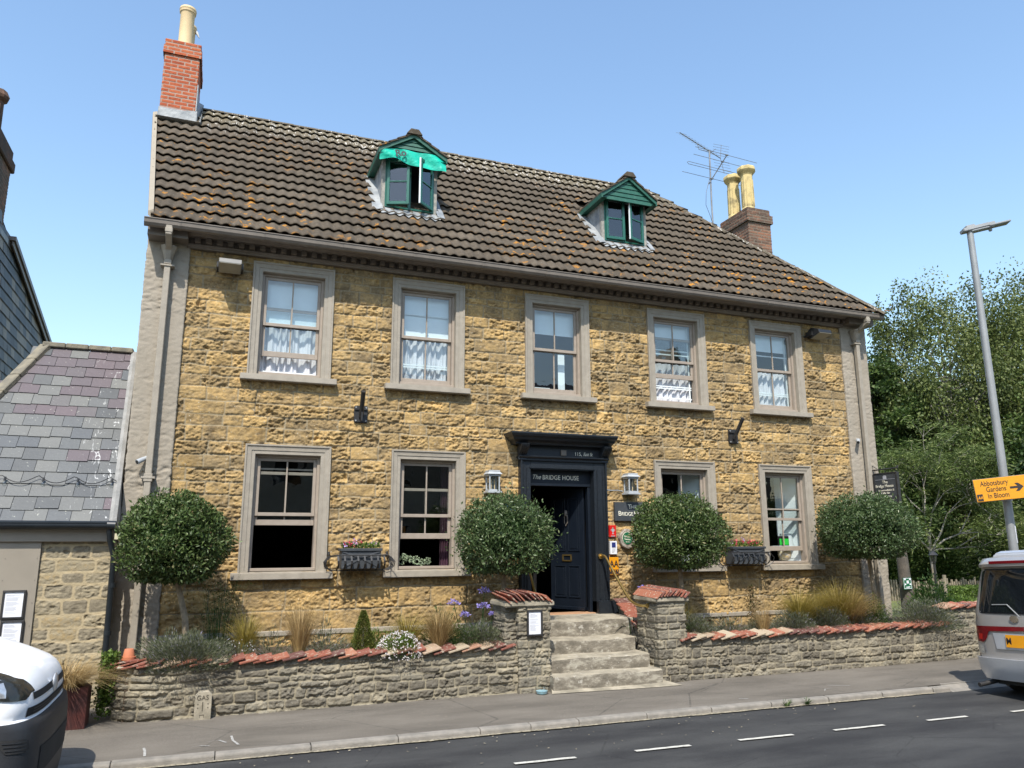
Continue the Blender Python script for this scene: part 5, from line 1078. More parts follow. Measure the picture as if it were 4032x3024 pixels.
for i, (x, y) in enumerate(((7.05, -3.47), (7.38, -3.47))):
    o = blades('weed', 40, (x, y, -.06), .09, .10, 'strap', None, seed=60 + i, w=.006, arch=.6, base_r=.03); tag(o, ('left' if i == 0 else 'right') + ' tuft of weeds growing from the kerb face', 'weed', 'weeds in the kerb')
# ================================================================== PLANTS
def bay(x, y, zc, rx, rz, zb, lab, seed, m='bay', n=9000, open_=0, lean=0, flat=.35):
    t = thing('bay_tree', lab, 'tree', (x, y, zb), 'clipped bay trees in front of the inn')
    g = np.random.default_rng(seed); d = sph(n, g)
    ph = np.arctan2(d[:, 1], d[:, 0]); lump = 1 + .06 * np.sin(ph * 3 + seed) * np.cos(d[:, 2] * 4) + .045 * (fbm(ph * 2.2 + seed * 7, d[:, 2] * 4 + 9, 3) - .5) * 4 + .03 * np.sin(ph * 7 + d[:, 2] * 9 + seed)
    r = lump * (1 - .30 * g.random(n) ** 1.3)
    r[: int(n * .06)] *= 1.06 + open_ * g.random(int(n * .06))
    kq = (fbm(ph * 3.1 + seed * 3, d[:, 2] * 5 + 20, 2) < .60) | (g.random(n) < .35); d = d[kq]; r = r[kq]; n = len(d)
    P = d * r[:, None]; P[:, 2] = np.where(P[:, 2] < -.72, -.72 - (P[:, 2] + .72) * -.25, P[:, 2])
    P = P * [rx, rx, rz] + [x + lean * 0, y, zc]
    leaves('crown', P, sph(n, g) + d * .35 + [0, 0, .25], np.full(n, .058), np.full(n, .0125), m, t, seed, jit=.2, bend=.05)
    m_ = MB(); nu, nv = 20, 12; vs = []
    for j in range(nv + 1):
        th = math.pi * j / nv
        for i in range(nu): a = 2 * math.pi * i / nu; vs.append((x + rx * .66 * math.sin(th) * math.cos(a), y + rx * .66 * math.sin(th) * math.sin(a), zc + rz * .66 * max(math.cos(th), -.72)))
    m_.add(vs, [(j * nu + i, j * nu + (i + 1) % nu, (j + 1) * nu + (i + 1) % nu, (j + 1) * nu + i) for j in range(nv) for i in range(nu)], tint=.12); m_.build('shade_core', 'core', t)  # solid dark ball, its colour standing for the shade inside the crown
    tr = MB().tube([(x + lean, y, zb - .05), (x + lean * .7 + .02, y, zb + (zc - zb) * .35), (x + lean * .2 - .02, y, zc - rz * .5)], [.048, .040, .034], 9); tr.build('trunk', 'trunk', t, smooth=True)
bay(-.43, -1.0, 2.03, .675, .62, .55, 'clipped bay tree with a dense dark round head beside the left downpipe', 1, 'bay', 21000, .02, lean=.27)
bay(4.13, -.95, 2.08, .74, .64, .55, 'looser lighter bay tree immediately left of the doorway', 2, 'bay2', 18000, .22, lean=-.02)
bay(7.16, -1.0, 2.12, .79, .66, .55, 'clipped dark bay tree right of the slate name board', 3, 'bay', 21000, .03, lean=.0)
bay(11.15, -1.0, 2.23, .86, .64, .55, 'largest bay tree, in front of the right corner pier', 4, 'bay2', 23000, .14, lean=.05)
def dome(name, lab, cat, x, y, z, rx, rz, n, m, seed, ln=.045, wd=.004, grp=None, flowers=None, up=.6, stems=True):
    if m == 'lav' and ln == .045: rz *= 1.15; n = int(n * 1.3)
    t = thing(name, lab, cat, (x, y, z), grp); g = np.random.default_rng(seed); d = sph(n, g); d[:, 2] = np.abs(d[:, 2]); r = g.random(n) ** .5; P = d * r[:, None] * [rx, rx * .75, rz] * (1 + .15 * np.sin(d[:, :1] * 9 + seed)) + [x, y, z]
    leaves('foliage', P, d + [0, 0, up], np.full(n, ln), np.full(n, wd), m, t, seed, jit=.35)
    if flowers:
        fm, fn, fl, lift = flowers; d = sph(fn, g); d[:, 2] = np.abs(d[:, 2]); P = d * [rx, rx * .75, rz] * (1.0 + lift * g.random((fn, 1))) + [x, y, z]
        P5 = np.repeat(P, 5, 0); D5 = np.repeat(d, 5, 0) * .5 + sph(fn * 5, g); leaves('flower_heads', P5, D5, np.full(fn * 5, fl), np.full(fn * 5, fl * .4), fm, t, seed + 5, jit=.1)
    return t
BZ = .56
dome('lavender', 'grey green lavender spilling over the wall at the left end', 'shrub', -.15, -1.56, .54, .52, .40, 12000, 'lav', 1, ln=.046, wd=.004, grp='lavender bushes')
dome('lavender', 'second grey green shrub behind the left lavender, at the foot of the bay trunk', 'shrub', -.35, -1.22, .60, .42, .34, 2500, 'lav', 2, ln=.05, wd=.005, grp='lavender bushes')
dome('daisies', 'sparse dry daisies just right of the left lavender', 'flowers', .42, -1.42, BZ, .24, .22, 700, 'lav', 3, grp='daisies on the wall top', flowers=('petal_w', 40, .012, .15))
dome('daisies', 'thick clump of white daisies spilling over the coping left of the straw grass', 'flowers', 2.42, -1.56, BZ - .03, .30, .32, 2600, 'hedge_leaf', 4, ln=.04, wd=.005, grp='daisies on the wall top', flowers=('petal_w', 430, .016, .1))
dome('herb_clump', 'low scrubby herb between the first straw grass and the dwarf conifer', 'shrub', 1.45, -1.4, BZ, .2, .26, 600, 'lav', 5, grp='low scrubby herbs')
dome('herb_clump', 'low scrubby herb just left of the dwarf conifer', 'shrub', 1.72, -1.38, BZ, .16, .2, 420, 'lav', 6, grp='low scrubby herbs')
dome('lavender', 'grey green lavender at the foot of the left gate pillar', 'shrub', 3.62, -1.42, BZ, .38, .32, 4200, 'lav', 7, grp='lavender bushes')
dome('herb_clump', 'green herb clump left of the left pillar lavender', 'shrub', 3.30, -1.38, BZ, .30, .34, 2600, 'strap', 8, grp='low scrubby herbs')
dome('lavender', 'grey green lavender immediately right of the right gate pillar', 'shrub', 7.08, -1.40, BZ, .36, .30, 3600, 'lav', 9, grp='lavender bushes')
dome('lavender', 'grey green lavender in front of the golden grass, left half', 'shrub', 9.0, -1.40, BZ, .44, .28, 4200, 'lav', 10, grp='lavender bushes')
dome('lavender', 'grey green lavender in front of the golden grass, right half', 'shrub', 9.75, -1.38, BZ, .42, .30, 4200, 'lav', 11, grp='lavender bushes')
dome('lavender', 'grey green lavender spilling over the wall below the right corner pier', 'shrub', 11.72, -1.55, BZ - .04, .68, .42, 9000, 'lav', 12, grp='lavender bushes')
dome('dark_shrub', 'dark small leaved shrub at the foot of the largest bay tree', 'shrub', 11.0, -1.15, BZ, .3, .5, 2500, 'dark_leaf', 13, ln=.03, wd=.008)
for i, (lab, x, y, rx, rz, n_, m_n) in enumerate((('feathery green herb right of the first straw grass', 1.50, -1.2, .26, .46, 1100, 'lav'), ('brown seeded herb left of the first straw grass', .85, -1.25, .24, .38, 900, 'lav'), ('leafy green clump between the dwarf conifer and the daisies', 2.2, -1.2, .16, .32, 700, 'hedge_leaf'), ('tall loose green clump behind the straw grass and agapanthus', 3.2, -.95, .34, .55, 1500, 'strap'), ('grey green clump between the right pillar lavender and the withered spire', 7.8, -1.3, .34, .30, 1500, 'lav'), ('low dry clump under the withered spire', 8.35, -1.35, .26, .24, 900, 'lav'), ('grey green clump under the straw topped grass', 10.45, -1.4, .38, .26, 1700, 'lav'))):
    dome('bed_plant', lab, 'plant', x, y, BZ - .02, rx, rz, n_, m_n, 120 + i, ln=.055, wd=.004 if m_n == 'lav' else .007, grp='filler plants in the beds')
# dwarf conifer
t = thing('dwarf_conifer', 'small cone shaped golden green conifer on the left garden bed', 'conifer', (1.98, -1.36, BZ)); g = np.random.default_rng(4); n = 6500; hh = g.random(n) ** 1.4; a = g.uniform(0, 2 * np.pi, n); rr = (.165 * (1 - hh) ** .75 + .012) * (.72 + .28 * g.random(n)) * (1 + .08 * np.sin(a * 5 + hh * 20)) * np.minimum(1, .7 + hh * 3)
P = np.stack([1.98 + rr * np.cos(a), -1.36 + rr * np.sin(a), BZ + hh * .56], -1); D = np.stack([np.cos(a) * .6, np.sin(a) * .6, np.ones(n) * .9], -1); leaves('foliage', P, D, np.full(n, .026), np.full(n, .006), 'conif', t, 3, jit=.3)
MB().tube([(1.98, -1.36, .5), (1.98, -1.36, .97)], [.03, .004], 6).build('stem', 'bark', t)
def tuft(lab, x, y, n, spread, h, m, seed, arch=.9, lean=(0, 0), z=BZ, grp='tufts of ornamental grass', w=.0032, cat='grass', br=.07, up=1.):
    if z == BZ: h *= 1.4; n = int(n * 1.9); spread *= 1.35; arch *= .85; y -= .12
    t = thing('ornamental_grass', lab, cat, (x, y, z), grp); blades('blade_tuft', n, (x, y, z - .02), spread, h, m, t, seed=seed, w=w, arch=arch, lean=lean, base_r=br, up=up); return t
tuft('golden grass tuft in the shade right of the bay trunk at the left end', .52, -1.0, 260, .28, .52, 'gold', 1)
tuft('straw coloured feathery grass standing alone under the first lower window', 1.18, -1.15, 300, .26, .58, 'straw', 2, arch=.5)
tuft('green gold grass behind the daisies', 2.62, -1.0, 320, .42, .45, 'gold', 3, lean=(.2, 0))
tuft('straw coloured grass right of the daisies', 3.0, -1.3, 420, .30, .52, 'straw', 4, arch=.7)
tuft('golden grass in shade behind the lavender by the right pillar', 7.05, -.95, 260, .34, .5, 'gold', 5)
tuft('large golden green grass under the right trough planter', 9.35, -1.05, 600, .50, .58, 'gold', 6)
tuft('large arching golden grass left of the largest bay tree', 10.2, -1.05, 900, .58, .66, 'gold', 7, arch=1.0)
tuft('straw topped grass leaning in front of the arching golden grass', 10.35, -1.15, 500, .6, .62, 'straw', 8, arch=1.0, lean=(.2, 0))
tuft('short golden grass behind the dwarf conifer', 2.05, -.85, 200, .3, .32, 'gold', 76)
tuft('golden grass between the two large golden clumps', 9.8, -.95, 420, .45, .50, 'gold', 77)
tuft('pale dry stems beside the brown withered spire', 8.35, -1.35, 120, .2, .42, 'straw', 9, arch=.5)
t = thing('tall_stems', 'tall thin green stems behind the bay trunk against the wall', 'shrub', (.2, -.3, BZ)); blades('stem_tuft', 60, (.2, -.5, BZ), .32, 1.15, 'strap', t, seed=20, w=.005, arch=.35, base_r=.18); g = np.random.default_rng(21); n = 700
P = np.stack([g.normal(.2, .17, n), g.normal(-.5, .06, n), BZ + g.random(n) * .95], -1); leaves('foliage', P, sph(n, g), np.full(n, .045), np.full(n, .007), 'dark_leaf', t, 21)
t = thing('withered_spire', 'brown withered flower spire with a green tip against the wall', 'shrub', (8.45, -1.1, BZ)); g = np.random.default_rng(30); n = 500; hh = g.random(n); P = np.stack([8.45 + g.normal(0, .05, n) * (1.3 - hh), -1.1 + g.normal(0, .05, n), BZ + hh * .72], -1); leaves('foliage', P, sph(n, g) + [0, 0, .6], np.full(n, .05), np.full(n, .012), leafmat('withered', [(0, (.05, .06, .02)), (.4, (.10, .09, .03)), (.6, (.22, .14, .06)), (1, (.36, .26, .14))]), t, 30)
# agapanthus
def agap(lab, x, y, heads, n, seed, z=BZ):
    t = thing('agapanthus', lab, 'flowers', (x, y, z), 'lilac agapanthus'); blades('strap_leaves', n, (x, y, z), .40, .42, 'strap', t, seed=seed, w=.012, arch=1.1, base_r=.10) if n else None
    g = np.random.default_rng(seed)
    for hx, hy, hz, r in heads:
        MB().tube([(x + (hx - x) * .2, y, z), (x + (hx - x) * .8, hy, (z + hz) / 2), (hx, hy, hz)], .006, 5).build('stem', 'strap', t)
        k = 110; d = sph(k, g); d[:, 2] = np.abs(d[:, 2]) * .8; leaves('flower_head', np.array([hx, hy, hz]) + d * r * g.uniform(.5, 1, (k, 1)), d, np.full(k, .028), np.full(k, .009), 'petal_v', t, seed, jit=.3)
agap('lilac agapanthus with four heads left of the left gate pillar', 3.65, -1.15, [(3.28, -1.2, 1.16, .085), (3.42, -1.25, 1.0, .07), (3.72, -1.2, 1.10, .095), (3.80, -1.0, 1.30, .085), (3.86, -1.2, 1.0, .05)], 170, 40)
agap('single lilac agapanthus head rising behind the right gate pillar', 6.35, -.8, [(6.50, -.9, 1.28, .06)], 30, 41)
agap('strap leaved agapanthus clump without flowers right of the right pillar', 6.95, -1.3, [], 60, 42)
# ================================================================== LEFT: OUTBUILDING
ob = thing('outbuilding', 'low stone outbuilding with purple slate roof at the left', 'outbuilding', (-3, 0, 0)); OY = -.32
stones('front_wall', [(-2.03, OY), (-1.20, OY), (-1.18, OY + .5)], -.25, 2.07, .009, 'outstone', ob, (.12, .21), (.22, .50), mortar=.022, depth=.008, rough=.013, seed=51, offs=.003, wav=.034, rnd_r=.045, mh=.006)
MB().box(-6.5, -1.22, OY + .02, OY + .22, -.1, 2.1).build('wall_core', 'paint', ob)
MB().box(-6.5, -2.02, OY - .04, OY + .01, -.25, 2.04).build('panel', 'obpaint', ob, bevel=.003)
sc_ = MB(); [sc_.tube([(x, OY - .041, z), (x, OY - .044, z)], .006, 6) for x in (-2.05, -2.4) for z in (1.83, 1.56, 1.28, 1.0, .75)]; sc_.build('screws', 'gutterp', ob)
MB().box(-6.5, -1.19, OY - .08, OY + .02, 2.04, 2.20).build('fascia', 'obpaint', ob, bevel=.004)
MB().tube([(-6.5, OY - .18, 2.262), (-1.27, OY - .18, 2.25)], .055, 10).box(-6.5, -1.27, OY - .24, OY - .12, 2.27, 2.288).build('gutter', 'blackg', ob, smooth=True)
dp = MB().tube([(-1.24, OY - .18, 2.22), (-1.22, OY - .14, 2.06), (-1.165, OY - .08, 1.84), (-1.15, OY - .07, .0)], .039, 10); dp.tube([(-1.27, OY - .18, 2.25), (-1.17, OY - .18, 2.247)], .063, 10); [dp.tube([(-1.15, OY - .07, z), (-1.15, OY - .07, z + .055)], .049, 10) for z in (1.45, .85, .05, .13, .21)]
dp.build('downpipe', 'blackg', ob, smooth=True)
A = Vector((0, OY - .16, 2.27)); Bv = Vector((0, 1.6, 5.05)); oa = math.atan2(Bv.z - A.z, Bv.y - A.y); nv_ = Vector((0, -math.sin(oa), math.cos(oa))); rows = 16; g = random.Random(3); S_ = MB()
RX = lambda t: -1.225 - .15 * t
for r in range(rows):
    t0 = r / rows; t1 = min(1.0, (r + 1.15) / rows); x = RX(t0); first = True
    while x > -6.6:
        wv = .26 * g.uniform(.92, 1.08) * (.5 if (first and r % 2) else 1); first = False; x0 = x - wv; hipx = -2.66 - (1 - t0) * 1.08
        if x < hipx - .1: break
        j = g.uniform(-.012, .012); l0 = .016 + g.uniform(0, .006); p0 = A.lerp(Bv, t0 + j * .4); p1 = A.lerp(Bv, t1); xa = max(x0, hipx)
        vs = [Vector((xa + .003, p0.y, p0.z)) + nv_ * l0, Vector((x - .003, p0.y, p0.z)) + nv_ * (l0 + g.uniform(-.003, .003)), Vector((x - .003, p1.y, p1.z)) + nv_ * .004, Vector((xa + .003, p1.y, p1.z)) + nv_ * .004]
        vs += [v - nv_ * .011 for v in vs[:2]]
        hi_ = t0 > .6 or (t0 > .5 and g.random() > .45) or g.random() < .08
        S_.add(vs, [(0, 1, 2, 3), (0, 4, 5, 1)], tint=((.62 + g.random() * .38) if (hi_ and g.random() > .22) else g.random() * .52), slope=.5, sx=1 - min(1, (-1.2 - x) / 1.1))
        x = x0
S_.build('roof', 'slates', ob)
MB().add([(-3.78, A.y - .02, 2.24), (-1.21, A.y - .02, 2.24), (-1.36, 1.6, 5.03), (-2.64, 1.6, 5.03)], [(0, 1, 2, 3)]).add([(-2.64, 1.62, 5.03), (-1.36, 1.62, 5.03), (-1.4, 4, 2.2), (-3.8, 4, 2.2)], [(0, 1, 2, 3)]).build('roof_underlay', 'slate', ob)
cp = MB()
def stick(m_, a, b_, w_, h):
    a = Vector(a); b_ = Vector(b_); d = (b_ - a); L = d.length; d.normalize(); s = d.cross(Vector((0, 0, 1))).normalized(); u = s.cross(d); m_.obox((a + b_) / 2, (L / 2, w_ / 2, h / 2), Matrix((d, s, u)).transposed())
def stickrun(p, q, n):
    p = Vector(p); q = Vector(q)
    for k in range(n): stick(cp, p.lerp(q, k / n), p.lerp(q, (k + .98) / n), .18, .08)
stickrun((-2.66, 1.63, 5.09), (-1.37, 1.63, 5.09), 4); stickrun((-2.62, 1.62, 5.08), (-3.8, A.y, 2.34), 9)
cp.build('coping_stones', 'greyplain', ob, bevel=.012)
fm_ = MB(); vs = []
for k in range(25):
    t = k / 24; p = A.lerp(Bv, t); xe = RX(t); vs += [Vector((xe - .03, p.y, p.z)) + nv_ * .02, Vector((xe + .015, p.y, p.z)) + nv_ * (.05 + .012 * math.sin(k * 2.1)), Vector((xe + .06, p.y, p.z)) + nv_ * .03, Vector((xe + .07, p.y, p.z)) - nv_ * .3]
fm_.add(vs, [(4 * k + j, 4 * k + j + 1, 4 * k + j + 5, 4 * k + j + 4) for k in range(24) for j in range(3)]); fm_.build('mortar_fillet', 'steel_grey', ob, smooth=True)
lk = thing('string_lights', 'festoon string of small clear bulbs across the purple slate roof', 'lights', (-2, 0, 2.8)); sw = []; bl = MB(); hold = MB()
pb = lambda x, z: Vector((x, A.y + (z - A.z) * (Bv.y - A.y) / (Bv.z - A.z) - .06, z + .03))
for k in range(49):
    x = -3.05 + 1.80 * k / 48; z = 2.88 - .10 * abs(math.sin(k / 48 * math.pi * 4.2)); sw.append(pb(x, z))
MB().tube(sw, .006, 5).build('wire', 'black', lk)
for x in (-2.57, -2.13, -1.72, -1.31):
    p = pb(x, 2.85); hold.tube([p, p - Vector((0, .01, .05))], .015, 8); bl.lathe([(.012, 0), (.024, -.03), (.026, -.05), (.012, -.08), (.0, -.085)], p - Vector((0, .01, .05)), 10)
hold.build('bulb_holder', 'black', lk); bl.build('bulb', 'clear', lk, smooth=True)
# far left slate hung house
fh = thing('slate_hung_house', 'tall house with dark slate hung gable and brick chimney behind the outbuilding', 'house', (-8, 6, 0)); g = random.Random(8); m_ = MB(); GX = -4.5
apex = (6.3, 8.95); eav = (11.9, 7.2)  # (y, z)
vz = lambda y: 8.62 - (y - 6.45) * .263
m_ = MB(); z = 1.0; r = 0
while z < 11.2:
    y = 2.0 + (.17 if r % 2 else 0); r += 1
    while y < 12.2:
        w_ = .34; top = 9.95 - (y - 4.6) * .42 if False else None
        m_.add([(GX + .02 + .012 * g.random(), y + .004, z), (GX + .02 + .012 * g.random(), y + w_ - .004, z), (GX, y + w_ - .004, z + .29), (GX, y + .004, z + .29)], [(0, 1, 2, 3)], tint=g.random()); y += w_
    z += .235
# clip faces above the verge line z = a - b*y
A_, B_ = 8.475 + (6.604 * .238), .238
A_ = 8.475 + .238 * 6.604
zl = lambda y: 10.05 - .238 * y
keep = [f for f in m_.f if sum(m_.v[i][2] for i in f) / 4 < zl(sum(m_.v[i][1] for i in f) / 4)]; m_.f = keep; m_.build('gable_slates', 'hung', fh)
MB().add([(GX - .01, 1.9, 0), (GX - .01, 12.4, 0), (GX - .01, 12.4, zl(12.4)), (GX - .01, 1.9, zl(1.9))], [(0, 1, 2, 3)]).add([(GX - 6, 12.4, 0), (GX, 12.4, 0), (GX, 12.4, zl(12.4)), (GX - 6, 12.4, zl(12.4))], [(0, 1, 2, 3)]).add([(GX, 1.9, zl(1.9)), (GX, 12.4, zl(12.4)), (GX - 6, 12.4, zl(12.4)), (GX - 6, 1.9, zl(1.9))], [(0, 1, 2, 3)]).add([(GX - 6, 1.9, 0), (GX - .01, 1.9, 0), (GX - .01, 1.9, zl(1.9)), (GX - 6, 1.9, zl(1.9))], [(0, 1, 2, 3)]).build('wall', 'slate', fh)
vv = MB(); stick(vv, (GX + .06, 6.5, zl(6.5) + .0), (GX + .06, 12.0, zl(12.0) + .0), .14, .10); stick(vv, (GX + .08, 6.5, zl(6.5) - .12), (GX + .08, 11.9, zl(11.9) - .12), .03, .10); vv.build('verge_board', 'gutterp', fh)
chm = stones('chimney', [(GX - .8, 3.6), (GX + .0, 3.6), (GX + .0, 5.9), (GX - .8, 5.9)], 8.3, 9.75, .02, 'brick_old', fh, (.075, .075), (.225, .225), mortar=.011, depth=.006, rough=.004, seed=61, offs=.001, wav=.003, rnd_r=.012)
MB().box(GX - .9, GX + .06, 3.5, 6.0, 9.75, 9.98).box(GX - .85, GX + .02, 3.6, 5.9, 9.98, 10.2).build('corbel', 'brick_old', chm, bevel=.02)
MB().box(GX - .8, GX + .03, 3.5, 6.35, 8.3, 8.42).build('flashing', 'lead', chm)
MB().lathe([(.16, 0), (.14, .1), (.13, .8), (.2, .86), (.22, .92), (.16, 1.05), (.05, 1.1)], (GX - .25, 5.3, 10.2), 8).build('chimney_pot', 'brick_old', chm)
# corten planter + grass, ivy
cpn = thing('steel_planter', 'square rusty brown steel planter against the outbuilding wall', 'planter', (-1.4, -1.7, 0)); MB().box(-1.66, -1.15, -1.80, -1.46, .0, .44).build('box', 'corten', cpn, bevel=.004)
tuft('dry straw grass drooping from the rusty steel planter', -1.42, -1.62, 1500, .60, .42, 'straw', 70, arch=1.35, z=.42, w=.0035, br=.2, lean=(.1, -.15)); 
iv = thing('ivy', 'green ivy climbing the dark gap beside the curved wall end', 'ivy', (-1.0, -1.4, 0)); g = np.random.default_rng(71); n = 1500
P = np.stack([-1.0 + g.normal(0, .045, n) - .02, -1.45 + g.normal(0, .06, n), .05 + g.random(n) ** .7 * .72], -1); P[:, 0] += np.where(P[:, 2] > .55, g.random(n) * .07, 0); leaves('foliage', P, sph(n, g) + [.1, -.6, 0], np.full(n, .04), np.full(n, .016), 'hedge_leaf', iv, 71)
# ================================================================== VEHICLES
def carpaint(name, c, met=.0, rough=.3):
    m, nt, b = NM(name); b.inputs['Base Color'].default_value = (*c, 1); b.inputs['Metallic'].default_value = met; b.inputs['Roughness'].default_value = rough
    b.inputs['Coat Weight'].default_value = .6; b.inputs['Coat Roughness'].default_value = .04
    d = noise(nt, 6, 5); nt.links.new(ramp(nt, d, [(.3, rough * .8), (.7, rough * 1.3)]), b.inputs['Roughness']); return m
M['vanwhite'] = carpaint('white_van_paint', (.88, .89, .90), 0, .45); M['champ'] = carpaint('champagne_paint', (.42, .40, .38), .45, .35); M['silver'] = carpaint('silver_bumper_paint', (.55, .57, .60), .5, .35)
M['bumper'] = mat('black_bumper', (.022, .024, .028), (.03, .032, .036), .55, bmp=.001, bscale=200); M['carglass'] = mat('dark_car_glass', (.008, .010, .012), None, .04, spec=.8)
M['lampglass'] = mat('smoked_lamp_glass', (.02, .022, .022), (.035, .035, .03), .12, scale=14, spec=.5); M['redlens'] = mat('red_lens', (.17, .007, .012), None, .15, spec=.7); M['redglow'] = mat('red_reflector', (.55, .02, .015), None, .2); M['clearlens'] = mat('clear_lens', (.45, .47, .48), (.6, .6, .6), .12, metal=.6, scale=40); M['chrome'] = mat('chrome', (.75, .76, .77), None, .12, metal=1)
def interp(prof, z):
    zs = [p[0] for p in prof]; return float(np.interp(z, zs, [p[1] for p in prof]))
class Shell:
    """stack of horizontal rings: front nose X(z), rear X(z), half width W(z), round corners"""
    def __init__(s, yc, front, rear, wid, nf=3.2, nr=5, lf=.55, lr=.25): s.__dict__.update(locals())
    def side_y(s, x, z, sgn):
        xf, xr_, w_ = interp(s.front, z), interp(s.rear, z), interp(s.wid, z)
        if x > xf - s.lf: u = min(1, max(0, (x - (xf - s.lf)) / s.lf)); k = (1 - u ** s.nf) ** (1 / s.nf)
        elif x < xr_ + s.lr: u = min(1, ((xr_ + s.lr) - x) / s.lr); k = 1 - (.13) * (1 - (1 - u ** s.nr) ** (1 / s.nr)) / 1
        else: k = 1
        return s.yc + sgn * w_ * k
    def ring(s, z, n=32):
        xf, xr_, w_ = interp(s.front, z), interp(s.rear, z), interp(s.wid, z); out = []
        th = [math.pi / 2 * k / n for k in range(n + 1)]
        q = [(xf - s.lf + s.lf * math.cos(t) ** (2 / s.nf), w_ * math.sin(t) ** (2 / s.nf)) for t in th]
        r = [(xr_ + s.lr - s.lr * math.cos(t) ** (2 / s.nr), w_ * (.0 + math.sin(t) ** (2 / s.nr))) for t in reversed(th)]
        half = q + r; out = [(x, s.yc + y, z) for x, y in half] + [(x, s.yc - y, z) for x, y in reversed(half)]
        return out
    def build(s, zs, name, m, parent, topcap=True, sm=True):
        b = MB(); R_ = [s.ring(z) for z in zs]; n = len(R_[0]); b.v = [p for r in R_ for p in r]
        b.f = [(i * n + k, i * n + (k + 1) % n, (i + 1) * n + (k + 1) % n, (i + 1) * n + k) for i in range(len(zs) - 1) for k in range(n)]
        if topcap: b.f.append(tuple(range((len(zs) - 1) * n, len(zs) * n)))
        b.f.append(tuple(range(n - 1, -1, -1)))
        return b.build(name, m, parent, smooth=sm)
    def patch(s, poly, sgn, off, name, m, parent, thick=.012, sub=7):
        # polygon (x,z) draped over the side; fan of a grid for curvature
        b = MB(); xs = [p[0] for p in poly]; zs = [p[1] for p in poly]; x0, x1 = min(xs), max(xs); N = 24
        def span(x):
            hits = []
            for i in range(len(poly)):
                (xa, za), (xb, zb) = poly[i], poly[(i + 1) % len(poly)]
                if (xa - x) * (xb - x) <= 0 and xa != xb: hits.append(za + (zb - za) * (x - xa) / (xb - xa))
            return (min(hits), max(hits)) if hits else (zs[0], zs[0])
        V = []
        for k in range(N + 1):
            x = x0 + (x1 - x0) * min(max(k / N, .001), .999); lo, hi = span(x)
            for j in range(sub + 1):
                z = lo + (hi - lo) * j / sub; V.append((x, s.side_y(x, z, sgn) + sgn * off, z))
        b.v = V; b.f = [(k * (sub + 1) + j, k * (sub + 1) + j + 1, (k + 1) * (sub + 1) + j + 1, (k + 1) * (sub + 1) + j) for k in range(N) for j in range(sub)]
        return b.build(name, m, parent, smooth=True)
def wheel(x, y, r, t, sgn, parent):
    w_ = MB().lathe([(r - .09, -.09), (r - .02, -.1), (r, -.08), (r, .08), (r - .02, .1), (r - .09, .09)], (0, 0, 0), 32); w_.v = [(x + a, y + c, r - .07 + b_) for a, b_, c in w_.v]
    wo = w_.build('wheel', 'rubber', parent, smooth=True)
    h = MB().lathe([(.0, -.07), (.05, -.075), (r - .13, -.05), (r - .09, -.08), (r - .09, .08), (.0, .08)], (0, 0, 0), 24); h.v = [(x + a, y + c * sgn * -1, r - .07 + b_) for a, b_, c in h.v]; h.build('rim', 'silver', wo, smooth=True)
# white van (front right-hand corner in view)
van = thing('parked_van', 'white van with black bumper, only its nose showing at the lower left', 'van', (-3.2, -4.2, -.07))
F_ = [(-.02, -1.16), (.06, -1.11), (.20, -1.09), (.35, -1.085), (.50, -1.08), (.62, -1.085), (.69, -1.10), (.73, -1.14), (.80, -1.13), (.86, -1.14), (.90, -1.15), (.94, -1.17), (.98, -1.20), (1.02, -1.25), (1.06, -1.33), (1.10, -1.42), (1.14, -1.52), (1.18, -1.62), (1.22, -1.73), (1.27, -1.88), (1.33, -2.1), (1.80, -2.85), (1.88, -3.1)]
R_ = [(-.02, -5.35), (.3, -5.40), (1.0, -5.42), (1.80, -5.30), (1.88, -5.1)]
W_ = [(-.02, .84), (.2, .87), (.8, .885), (1.0, .875), (1.12, .85), (1.22, .80), (1.30, .78), (1.80, .70), (1.88, .55)]
vs_ = Shell(-4.22, F_, R_, W_, nf=3.6, lf=.34, nr=7)
vs_.build([.71, .73, .76, .80, .83, .86, .88, .90, .92, .94, .96, .98, 1.0, 1.02, 1.04, 1.06, 1.08, 1.10, 1.12, 1.14, 1.16, 1.18, 1.20, 1.22, 1.245, 1.27, 1.30, 1.33, 1.40, 1.5, 1.6, 1.7, 1.78, 1.82, 1.86], 'body', 'vanwhite', van)
vb = Shell(-4.22, [(z, x + .012) for z, x in F_], R_, [(z, w_ + .008) for z, w_ in W_], nf=3.6, lf=.34, nr=7)
vb.build([-.01, .02, .08, .16, .26, .36, .46, .52, .56, .60, .63, .66, .69, .715], 'bumper', 'bumper', van)
vs_.patch([(-1.80, 1.08), (-1.60, 1.11), (-1.46, 1.09), (-1.34, 1.04), (-1.24, .99), (-1.195, .94), (-1.175, .905), (-1.185, .86), (-1.26, .87), (-1.42, .90), (-1.6, .93), (-1.80, .98)], -1, .014, 'headlight', 'lampglass', van)
vs_.patch([(-1.40, .92), (-1.36, .905), (-1.31, .90), (-1.315, .95), (-1.345, 1.005), (-1.38, 1.0), (-1.40, .96)], -1, .016, 'headlight_lens', 'clearlens', van)
[vs_.patch([(-1.49, z), (-1.42, z - .004), (-1.42, z + .002), (-1.49, z + .006)], -1, .017, 'headlight_fin', 'clearlens', van) for z in (.935, .952, .969, .986)]
vs_.patch([(-1.56, 1.055), (-1.44, 1.06), (-1.36, 1.02), (-1.44, 1.04)], -1, .016, 'indicator', 'clearlens', van)
vb.patch([(-1.32, .615), (-1.17, .60), (-1.145, .58), (-1.14, .52), (-1.16, .505), (-1.27, .515), (-1.30, .55)], -1, .006, 'fog_recess', 'rubber', van)
